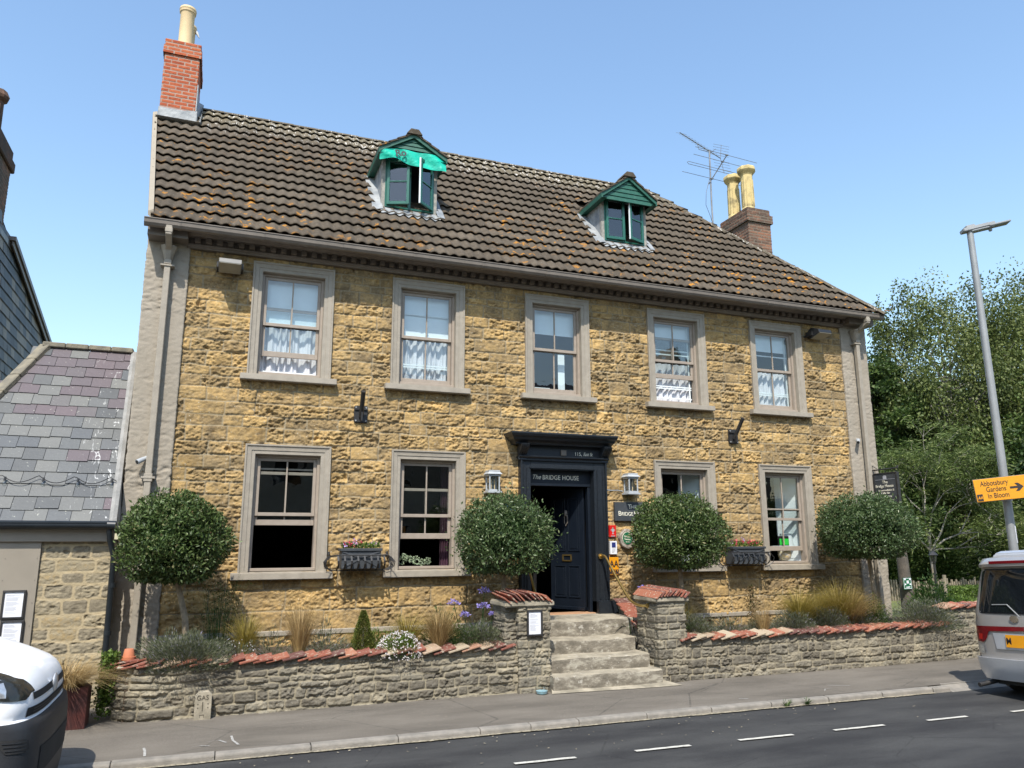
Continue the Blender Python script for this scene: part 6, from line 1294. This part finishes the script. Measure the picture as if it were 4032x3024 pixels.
for k in range(3): vb.patch([(-1.30 + k * .012, .588 - k * .026), (-1.155, .578 - k * .024), (-1.155, .586 - k * .024), (-1.30 + k * .012, .596 - k * .026)], -1, .012, 'fog_slat', 'bumper', van)
vs_.patch([(-5.2, .705), (-1.40, .715), (-1.37, .76), (-1.38, .765), (-1.42, .726), (-5.2, .726)], -1, .003, 'bumper_seam', 'bumper', van)
def frontpatch(sh, y0, y1, z0, z1, off, name, m):
    b = MB(); N, S = 24, 5
    for k in range(N + 1):
        for j in range(S + 1):
            y = y0 + (y1 - y0) * k / N; z = z0 + (z1 - z0) * j / S; xf, w_ = interp(sh.front, z), interp(sh.wid, z); u = min(.999, abs(y - sh.yc) / w_)
            b.v.append((xf - sh.lf + sh.lf * (1 - u ** sh.nf) ** (1 / sh.nf) + off, y, z))
    b.f = [(k * (S + 1) + j, k * (S + 1) + j + 1, (k + 1) * (S + 1) + j + 1, (k + 1) * (S + 1) + j) for k in range(N) for j in range(S)]; return b.build(name, m, van, smooth=True)
frontpatch(vs_, -4.95, -3.5, .735, .80, .005, 'grille', 'rubber'); frontpatch(vs_, -4.86, -3.58, .845, .895, .005, 'grille', 'rubber'); frontpatch(vb, -4.82, -3.62, .30, .50, .004, 'lower_grille', 'rubber')
for z in (.738, .758, .778): frontpatch(vs_, -4.88, -3.56, z, z + .008, .014, 'grille_slat', 'bumper')
bl_ = MB(); bl_.lathe([(.07, -.01), (.075, .0), (.06, .012), (.0, .016)], (0, 0, 0), 20); bl_.v = [(-1.13 + c, -4.22 + a, .87 + b_) for a, b_, c in bl_.v]; bl_.build('badge', 'silver', van, smooth=True)
vs_.patch([(-2.45, 1.20), (-2.15, 1.20), (-2.62, 1.58), (-2.85, 1.60)], -1, .004, 'side_window', 'carglass', van)
for wx in (-2.05, -4.7):
    for sg_ in (-1, 1): wheel(wx, -4.22 + sg_ * .80, .32, .2, sg_, van)
    ar = MB().lathe([(.0, 0), (.39, 0), (.39, .01), (.36, .012), (.36, .004), (.0, .004)], (0, 0, 0), 32); ar.v = [(wx + a, -4.22 - .885 - c, .27 + b_) for a, b_, c in ar.v]; ar.build('wheel_arch', 'rubber', van)
# silver people carrier (rear left corner in view)
mp_ = thing('people_carrier', 'silver people carrier seen from behind at the right edge with red light band', 'car', (12.5, -4.57, -.07))
yc = -4.57
Fm = [(.1, 14.9), (.5, 14.95), (.9, 14.8), (1.05, 14.3), (1.7, 13.6), (1.82, 13.2)]; Rm = [(.14, 10.42), (.30, 10.36), (.52, 10.33), (.9, 10.36), (1.05, 10.38), (1.55, 10.50), (1.72, 10.56), (1.80, 10.66)]; Wm = [(.1, .80), (.3, .84), (.9, .85), (1.05, .84), (1.55, .76), (1.72, .72), (1.80, .62)]
dz = 0
ms = Shell(yc, Fm, Rm, Wm, nf=4, nr=3.4, lf=.5, lr=.30)
ms.build([.16, .3, .45, .6, .75, .9, 1.0, 1.05, 1.12, 1.2, 1.3, 1.4, 1.5, 1.58, 1.65, 1.71, 1.75, 1.775, 1.79], 'body', 'champ', mp_)
mb_ = Shell(yc, [(z, x + .02) for z, x in Fm], [(z, x - .06) for z, x in Rm], [(z, w_ + .012) for z, w_ in Wm], nf=4, nr=3.2, lf=.5, lr=.30)
mb_.build([.17, .20, .28, .36, .42, .45], 'rear_bumper', 'silver', mp_)
def rearx(y, z, off=.0):
    xr_, w_ = interp(Rm, z), interp(Wm, z); u = min(.999, abs(y - yc) / w_); c = (1 - u ** 3.4) ** (1 / 3.4); return xr_ + .34 - .34 * c - off
def rpatch(poly, name, m, off=.012, parent=None, N=22, sub=8):
    ys = [p[0] for p in poly]; y0, y1 = min(ys), max(ys); b = MB(); V = []
    for k in range(N + 1):
        y = y0 + (y1 - y0) * min(max(k / N, .001), .999); hits = []
        for i in range(len(poly)):
            (ya, za), (yb2, zb) = poly[i], poly[(i + 1) % len(poly)]
            if (ya - y) * (yb2 - y) <= 0 and ya != yb2: hits.append(za + (zb - za) * (y - ya) / (yb2 - ya))
        lo, hi = min(hits), max(hits)
        for j in range(sub + 1): z = lo + (hi - lo) * j / sub; V.append((rearx(y, z, off), y, z))
    b.v = V; b.f = [(k * (sub + 1) + j, k * (sub + 1) + j + 1, (k + 1) * (sub + 1) + j + 1, (k + 1) * (sub + 1) + j) for k in range(N) for j in range(sub)]
    return b.build(name, m, parent or mp_, smooth=True)
mirr = lambda P: [(2 * yc - y, z) for y, z in P]
rpatch([(-3.86, 1.06), (-3.885, 1.58), (-3.92, 1.63), (-5.22, 1.63), (-5.255, 1.58), (-5.28, 1.06), (-5.22, 1.03), (-3.92, 1.03)], 'window_seal', 'rubber', .008, N=40)
rpatch([(-3.885, 1.08), (-3.91, 1.57), (-3.94, 1.61), (-5.20, 1.61), (-5.23, 1.57), (-5.255, 1.08), (-5.20, 1.05), (-3.94, 1.05)], 'rear_window', 'carglass', .014, N=40)
lt = [(-3.735, .86), (-3.735, .66), (-3.93, .65), (-4.0, .70), (-4.04, .80), (-4.57, .82), (-4.57, .875)]
for P in (lt, mirr(lt)): rpatch(P, 'tail_light', 'redlens', .018, N=40)
for P in ([(-3.84, .69), (-3.92, .685), (-3.93, .76), (-3.85, .765)],): rpatch(P, 'lit_reflector', 'redglow', .022); rpatch(mirr(P), 'lit_reflector', 'redglow', .022)
for P in ([(-3.77, .60), (-3.93, .62), (-3.93, .50), (-3.78, .51)],): rpatch(P, 'reversing_light', 'clearlens', .016); rpatch(mirr(P), 'reversing_light', 'clearlens', .016)
for P in ([(-3.74, .485), (-3.80, .485), (-3.81, .43), (-3.74, .43)],): rpatch(P, 'reflector', 'redlens', .016); rpatch(mirr(P), 'reflector', 'redlens', .016)
rpatch([(-4.10, .78), (-4.14, .575), (-5.0, .575), (-5.04, .78)], 'plate_recess', 'silver', .010)
pl = rpatch([(-4.30, .765), (-4.30, .605), (-4.84, .605), (-4.84, .765)], 'number_plate', 'yellow', .022)
text('M', .12, (rearx(-4.31, .7, .026), -4.31, .645), (0, -1, 0), (0, 0, 1), 'inkblack', 'plate_lettering', mp_, squash=.8, bold=.002)
text('BONGO', .05, (rearx(-3.84, .98, .016), -3.84, .955), (.05, -1, 0), (0, 0, 1), 'chrome', 'badge_lettering', mp_)
b = MB(); b.lathe([(.05, 0), (.062, 0), (.062, .008), (.05, .008)], (0, 0, 0), 24, sy=.75); b.v = [(rearx(yc, .97, .02) + c, yc + a + .12, .97 + b_) for a, b_, c in b.v]; b.build('badge', 'chrome', mp_, smooth=True)
sp = MB(); n = 24; vs = []
for k in range(n + 1):
    y = yc - .74 + 1.48 * k / n; e = abs(y - yc) / .74; x = rearx(yc, 1.66) - .02 + .20 * e ** 5; vs += [(x - .07, y, 1.66 - .01 * e ** 3), (x - .075, y, 1.70 - .01 * e ** 3), (x + .02, y, 1.775), (x + .22, y, 1.795), (x + .1, y, 1.66)]
sp.add(vs, [(5 * k + j, 5 * k + (j + 1) % 5, 5 * k + 5 + (j + 1) % 5, 5 * k + 5 + j) for k in range(n) for j in range(5)] + [(0, 1, 2, 3, 4), (5 * n + 4, 5 * n + 3, 5 * n + 2, 5 * n + 1, 5 * n)]); sp.build('spoiler', 'champ', mp_, smooth=True)
MB().box(rearx(yc, 1.66) - .10, rearx(yc, 1.66) - .05, yc - .40, yc + .42, 1.695, 1.735).build('high_brake_light', 'redlens', mp_, bevel=.004)
rf_ = MB(); rr_ = [];
for z, o in ((1.775, 0), (1.84, .02), (1.875, .10), (1.885, .25)): rr_ += [(10.78 + o, yc + .62 - o * .6, z), (13.2 - o, yc + .60 - o * .6, z), (13.2 - o, yc - .60 + o * .6, z), (10.78 + o, yc - .62 + o * .6, z)]
rf_.add(rr_, [(4 * i + k, 4 * i + (k + 1) % 4, 4 * i + 4 + (k + 1) % 4, 4 * i + 4 + k) for i in range(3) for k in range(4)] + [(12, 13, 14, 15)]); rf_.build('raised_roof', 'silver', mp_, bevel=.02, seg=3)
MB().tube([(rearx(-4.15, 1.2, .03), -4.13, 1.15), (rearx(-4.3, 1.2, .035), -4.36, 1.155), (rearx(-4.5, 1.05, .045), -4.55, 1.00)], .008, 6).build('wiper', 'galv', mp_)
MB().tube([(10.22, -3.88, .095), (10.42, -3.90, .12), (10.62, -4.0, .17), (10.8, -4.05, .17)], [.03, .03, .03, .03], 10).tube([(10.6, -4.0, .15), (11.1, -4.2, .15)], .085, 12).build('exhaust', 'black', mp_, smooth=True)
MB().box(10.5, 14.7, -5.2, -3.95, .10, .25).build('underbody', 'rubber', mp_)
for wx in (11.15, 13.9):
    for sg_ in (-1, 1): wheel(wx, yc + sg_ * .73, .33, .2, sg_, mp_)
for sg_ in (-1, 1):
    for a_, b2_ in ((10.95, 11.75), (11.82, 12.62), (12.69, 13.35)): ms.patch([(a_, 1.10), (b2_, 1.10), (b2_ - (.2 if b2_ > 13 else 0), 1.55), (a_, 1.57)], sg_, .006, 'side_window', 'carglass', mp_)
for o in mp_.children:
    pass
mp_.rotation_euler = (R(-3.0), 0, 0); mp_.location.z += .02; mp_.location.x -= .22
# ================================================================== STREET LAMP + YELLOW SIGN
sl_ = thing('street_lamp', 'tall grey steel street lamp with a flat angled head behind the people carrier', 'street lamp', (13.5, -2.0, 0))
MB().tube([(13.56, -2.0, 0), (13.55, -2.0, 2.0), (13.50, -2.0, 8.0)], [.085, .075, .058], 18).build('pole', 'galv', sl_, smooth=True)
hd = MB(); dd = Vector((.86, -.5, .20)).normalized(); sd = Vector((.5, .86, 0)); up = dd.cross(sd) * -1; q = Matrix((dd, sd, up)).transposed(); b0 = Vector((13.50, -2.0, 8.05))
hd.obox(b0 + dd * .14 + up * .05, (.30, .10, .035), q).obox(b0 + dd * .20 + up * .10, (.22, .085, .02), q).obox(b0 + Vector((0, 0, -.01)), (.085, .075, .04), q)
hd.obox(b0 + dd * .52 + up * .085, (.20, .11, .018), q).tube([b0 + dd * .35 + up * .11, b0 + dd * .35 + up * .18], .035, 10); hd.build('lamp_head', 'galv', sl_, bevel=.012, seg=2)
MB().obox(b0 + dd * .52 + up * .064, (.16, .085, .004), q).obox(b0 + dd * .18 + up * .012, (.14, .07, .006), q).build('led_panel', 'lens', sl_, bevel=.002)
stk = MB().tube([(13.553, -2.0, 1.98), (13.545, -2.0, 2.28)], .078, 18, cap=False); stk.f = [f for f in stk.f if all(stk.v[i][0] > 13.545 - .02 and stk.v[i][1] < -1.99 for i in f)]; stk.build('sticker', 'paper', sl_, smooth=True)
text('PARKING', .05, (13.60, -2.068, 2.01), (0, 0, 1), (-1, -.6, 0), 'inkblack', 'sticker_print', sl_)
ys = thing('direction_sign', 'yellow temporary sign reading Abbotsbury Gardens In Bloom strapped to the street lamp', 'sign', (13.4, -2.1, 2.8))
r = Vector((.72, -.69, .0)).normalized(); r = (r + Vector((0, 0, .09))).normalized(); n_ = r.cross(Vector((0, 0, 1))); n_ = Vector((-.69, -.72, 0)); u = n_.cross(r) * -1; u = r.cross(n_) if r.cross(n_).z > 0 else n_.cross(r); u.normalize(); q = Matrix((r, n_, u)).transposed()
oc = Vector((12.93, -1.93, 2.90)) + r * .36
MB().obox(oc, (.41, .006, .20), q).build('board', 'yellow', ys, bevel=.004); MB().obox(oc - n_ * .006, (.418, .004, .208), q).build('backing', 'gutterp', ys, bevel=.004)
MB().tube([(13.54, -2.0, 2.9), (13.54, -2.0, 2.93)], .09, 16).tube([(13.54, -2.0, 2.73), (13.54, -2.0, 2.76)], .09, 16).build('strap', 'galv', ys)
fp = oc + n_ * .0085
for s, dx, dz, sz in (('Abbotsbury', -.31, .075, .128), ('Gardens', -.235, -.035, .128), ('In Bloom', -.23, -.15, .128)): text(s, sz, fp + r * dx + u * dz, r, u, 'inkblack', 'lettering', ys, squash=.72, bold=0)
ar = MB()
def P2(a, c): return fp + r * a + u * c
for poly in ([(.14, -.014), (.28, -.014), (.28, .022), (.14, .022)], [(.22, .075), (.275, .075), (.35, .004), (.275, -.067), (.22, -.067), (.28, .004)]):
    k = len(ar.v); pts = [P2(a, c) for a, c in poly]; ar.add([p + n_ * .002 for p in pts], [tuple(range(len(pts)))] if len(pts) == 4 else [(0, 1, 2, 5), (5, 2, 3, 4)])
ar.build('arrow', 'inkblack', ys)
MB().obox(fp + r * -.35 + u * -.125, (.045, .002, .06), q).build('logo_square', 'inkblack', ys); text('AA', .072, fp + r * -.388 + u * -.15 + n_ * .003, r, u, 'yellow', 'logo_letters', ys, shear=.25, bold=.002, squash=.8)
# ================================================================== PARK
def tree(name, lab, x, y, z0, h, rx, cz, rz, n, m, seed, ln=.10, wd=.035, clumps=60, droop=.0, bark='bark', grp='trees in the park', cl_r=.16, gaps=0, limbs=9, asp=1.):
    t = thing(name, lab, 'tree', (x, y, z0), grp); g = np.random.default_rng(seed); rn = random.Random(seed)
    ctr = np.array([x, y, cz]); d = sph(clumps, g); rr = g.uniform(.35, 1.0, clumps) ** .55; Cc = d * rr[:, None] * [rx, rx * .85, rz] + ctr
    sizes = rx * cl_r * g.uniform(.7, 1.5, clumps); k = g.integers(0, clumps, n); dd = sph(n, g); rad = g.random(n) ** .45
    P = Cc[k] + dd * (rad * sizes[k])[:, None] * [1, 1, .75 + droop * .9]
    if droop: P[:, 2] -= g.random(n) ** 2 * droop * sizes[k] * 1.2
    o = leaves('crown', P, dd + [0, 0, -.2 - droop], np.full(n, ln), np.full(n, wd), m, t, seed, jit=.7)
    tt = np.clip(np.repeat(g.random(n) * .7 + g.normal(0, .16, clumps)[k] + .15, 5), 0, 1); o.data.attributes['tint'].data.foreach_set('value', tt.astype(np.float32))
    tr = MB(); top = Vector((x + rn.uniform(-.3, .3), y, cz + rz * .55)); base = Vector((x, y, z0 - .1)); mid = base.lerp(top, .45) + Vector((rn.uniform(-.25, .25), 0, 0)); r0 = (.015 if bark == 'birchbark' else .022) * h
    tr.tube([base, base.lerp(mid, .5), mid, mid.lerp(top, .5), top], [r0, r0 * .8, r0 * .6, r0 * .35, r0 * .12], 9)
    idx = rn.sample(range(clumps), min(limbs, clumps))
    for i in idx:
        e = Vector(Cc[i]); s = base.lerp(top, rn.uniform(.3, .85)); m1 = s.lerp(e, .5) + Vector((rn.uniform(-.3, .3), rn.uniform(-.3, .3), rn.uniform(.1, .5))); q_ = (.35, .22, .06) if limbs < 40 else (.16, .09, .03); tr.tube([s, m1, e], [r0 * q_[0], r0 * q_[1], r0 * q_[2]], 5)
    tr.build('trunk', bark, t, smooth=True); return t
tree('birch_tree', 'tall drooping birch with light showing through it left of the street lamp', 29.8, 12, 0, 13.5, 4.3, 8.4, 5.0, 70000, 'birch_leaf', 1, ln=.14, wd=.045, clumps=230, droop=1.1, bark='birchbark', cl_r=.14, limbs=90)
tree('birch_tree', 'tall drooping birch at the right edge behind the street lamp', 36.5, 10.5, 0, 15.5, 4.6, 9.5, 5.5, 75000, 'birch_leaf', 2, ln=.14, wd=.045, clumps=230, droop=1.0, bark='birchbark', cl_r=.16, limbs=70)
tree('maple_tree', 'dense green tree close behind the right corner of the inn', 26.0, 13, 0, 11, 3.2, 6.0, 3.8, 40000, 'dark_leaf', 3, ln=.15, wd=.06, clumps=110, cl_r=.19, limbs=16)
tree('park_tree', 'darker tree low behind the birches', 31.5, 17, 0, 10, 5.2, 4.2, 4.4, 30000, 'dark_leaf', 4, ln=.18, wd=.07, clumps=90, cl_r=.22)
tree('park_tree', 'dark leafy tree low at the right edge above the people carrier', 31.0, 6.0, 0, 9, 4.6, 5.2, 3.6, 50000, 'dark_leaf', 5, ln=.14, wd=.055, clumps=110, cl_r=.20)
tree('park_tree', 'dark tree far behind the picket fence', 40.5, 22, 0, 12, 7.5, 5.5, 6.2, 34000, 'dark_leaf', 6, ln=.24, wd=.09, clumps=90, cl_r=.22)
tree('park_tree', 'dark tree filling the gap behind the maple', 33.0, 26, 0, 10, 6.5, 4.5, 4.8, 26000, 'dark_leaf', 7, ln=.24, wd=.09, clumps=80, cl_r=.22)
# pale limbed tree with long drooping leaves
pt = thing('pale_limbed_tree', 'nearer tree with bare pale limbs and tufts of long drooping leaves', 'tree', (22.6, 7.6, .2), 'trees in the park'); rn = random.Random(5); tr = MB(); ends = []
def grow(p, d, L, r, dep):
    e = p + d * L; m1 = p.lerp(e, .5) + Vector((rn.uniform(-.06, .06), rn.uniform(-.06, .06), rn.uniform(-.03, .08))) * L; tr.tube([p, m1, e], [r, r * .8, r * .62], 6)
    if dep == 0 or r < .007: ends.append(e); return
    for _ in range(rn.choice([2, 3, 3])):
        v = Vector((rn.gauss(0, 1), rn.gauss(0, 1) * .7, rn.gauss(0, .55))).normalized(); nd_ = (d * .62 + v * .62 + Vector((0, 0, .05))).normalized(); grow(e, nd_, L * rn.uniform(.62, .88), r * .60, dep - 1)
    if rn.random() < .6: ends.append(e)
for d in ((-.3, -.2, .8), (.75, -.1, .35), (.9, .1, .05), (-.75, .0, .5), (.3, -.2, .7), (-.15, -.3, 1.0)): grow(Vector((22.6, 7.6, 1.7)), Vector(d).normalized(), 1.35, .038, 4)
tr.tube([(22.6, 7.6, 0), (22.65, 7.6, .8), (22.6, 7.6, 1.75)], [.09, .08, .065], 9); tr.build('limbs', 'birchbark', pt, smooth=True)
g = np.random.default_rng(8); E_ = np.array([tuple(e) for e in ends]); k = g.integers(0, len(E_), 22000); dd = sph(22000, g); dd[:, 2] = -np.abs(dd[:, 2]) * .6
o = leaves('crown', E_[k] + dd * .05 + g.normal(0, .12, (22000, 3)), dd, np.full(22000, .17), np.full(22000, .017), 'olive_leaf', pt, 8, jit=.25, bend=.12)
# dark shrubbery masses under the trees
for i, (lab, x, y, z, rx, rz, n) in enumerate((('dark evergreen shrub behind the black park lantern', 24.5, 9.5, .6, 2.2, 2.6, 9000), ('dark evergreen shrub behind the hedge at the right', 27.5, 7.5, .4, 2.6, 2.6, 10000), ('dark shrub filling the shade beside the corner pier', 19.0, 9.0, .6, 1.9, 3.4, 9000), ('tall dark shrub behind the pale limbed tree', 22.5, 10.5, .6, 2.6, 4.2, 12000), ('dark shrub low at the far right of the park', 31.0, 9.5, .3, 3.0, 3.2, 9000))):
    dome('park_shrub', lab, 'shrub', x, y, z - .5, rx, rz + .5, n, 'dark_leaf', 80 + i, ln=.14, wd=.05, grp='shrubs in the park', up=.1)
dome('park_shrub', 'yellow green shrub right beside the foot of the corner pier', 'shrub', 14.4, .6, .25, .5, 1.0, 3000, 'strap', 90, ln=.07, wd=.02, grp='shrubs in the park'); dome('park_shrub', 'bright low shrub in front of the picket fence', 'shrub', 18.6, 3.6, .25, .7, .34, 2500, 'hedge_leaf', 91, ln=.06, wd=.02, grp='shrubs in the park')
hg = thing('hedge', 'low clipped bright green hedge in front of the picket fence', 'hedge', (21.9, 5.3, .2)); g = np.random.default_rng(92); n = 9000; P = np.stack([g.uniform(20.3, 24.5, n), g.uniform(5.0, 5.6, n), .2 + (g.random(n) ** .6) * .50], -1); leaves('foliage', P, sph(n, g) + [0, -.4, .6], np.full(n, .06), np.full(n, .02), 'hedge_leaf', hg, 92)
fe = thing('picket_fence', 'rustic paling fence at the edge of the park lawn', 'fence', (22, 7.2, .2)); b = MB(); x = 17.0
b.box(17, 27, 7.22, 7.26, .45, .50); b.build('rail', 'wood', fe)
pk = 0
while x < 27 and pk < 95:
    m_ = MB(); h = rnd.uniform(.52, .70); m_.box(x, x + .045, 7.17, 7.215, .12, .15 + h).build('paling', 'wood', fe); x += .105; pk += 1
for i, (x, y, h, lean, lab) in enumerate(((19.05, 4.2, .95, .02, 'pale leaning tree stake behind the green sign'), (23.6, 6.4, 1.05, -.22, 'pale tree stake leaning left above the hedge'), (22.6, 7.6, 1.0, .0, 'short dark fence post near the park lantern'))):
    o = MB().tube([(x, y, .1), (x + lean, y, .15 + h)], .05, 8).build('stake', 'wood', None, bevel=.004); tag(o, lab, 'stake', 'stakes in the park')
pl_ = thing('park_lantern', 'small black Victorian style lamp post in the park', 'lamp post', (17.36, 3, .3)); b = MB(); b.tube([(17.36, 3, .0), (17.36, 3, .6), (17.36, 3, 1.5)], [.055, .04, .028], 10).tube([(17.36, 3, .9), (17.36, 3, .95)], .05, 10).lathe([(.03, 0), (.05, .03), (.02, .06)], (17.36, 3, 1.44), 10); b.build('post', 'black', pl_, smooth=True)
MB().lathe([(.055, 0), (.085, .16), (.12, .17), (.06, .24), (.02, .27), (.012, .33)], (17.36, 3, 1.50), 6).build('lantern', 'black', pl_); MB().lathe([(.06, .02), (.084, .15)], (17.36, 3, 1.50), 6, ph=.1).build('glass', 'clear', pl_)
gs = thing('green_sign', 'small green and white notice fixed to a trunk behind the corner pier', 'sign', (16.36, 3, 1.0)); q = Matrix.Rotation(R(-4), 3, 'Y'); MB().obox((16.36, 2.98, .985), (.135, .01, .14), q).build('plate', 'greenplq', gs); b = MB().obox((16.36, 2.966, 1.02), (.035, .003, .035), q)
for a, c in ((-.08, .1), (.08, .1), (-.08, -.02), (.08, -.02)): b.obox((16.36 + a, 2.966, .985 + c), (.022, .003, .018), q)
b.obox((16.36, 2.966, .90), (.07, .003, .008), q).obox((16.36, 2.966, .875), (.05, .003, .006), q); b.build('symbol', 'paper', gs); b = MB(); b.ring(16.235, 16.485, .855, 1.115, [(0, 2.968), (.006, 2.964), (.012, 2.968)]); b.build('border', 'paper', gs)
t = thing('tree_stump', 'grey tree trunk carrying the green notice', 'trunk', (16.5, 3.15, .2)); MB().tube([(16.5, 3.15, .1), (16.48, 3.15, .8), (16.46, 3.15, 1.5), (16.5, 3.2, 2.2)], [.17, .15, .14, .10], 12).build('trunk', 'bark', t, smooth=True)
# ================================================================== OPPOSITE SIDE OF THE STREET (mirrored in the panes)
oh = thing('opposite_house', 'plain house across the street behind the viewer', 'house', (8, -18, 0)); M['opp'] = mat('opposite_stone', (.22, .19, .14), (.28, .24, .18), .9, scale=2)
MB().box(-12, 24, -26, -17, -.1, 6.6).build('wall', 'opp', oh); MB().prism([(-16.8, 6.5), (-21.5, 9.6), (-26.2, 6.5)], 0, -12.2, 24.2).build('roof', 'slate', oh); MB().prism([(16.5, 6.0), (19.3, 10.8), (22.1, 6.0)], 1, -21, -16.95).build('gable', 'opp', oh)
for x in range(-10, 23, 4):
    for z in (1.2, 4.2):
        f = MB().box(x - .1, x + 1.1, -17.0, -16.94, z - .1, z + 1.5).build('window', 'paint', oh); MB().box(x, x + 1.0, -16.94, -16.93, z, z + 1.4).build('pane', 'carglass', f)
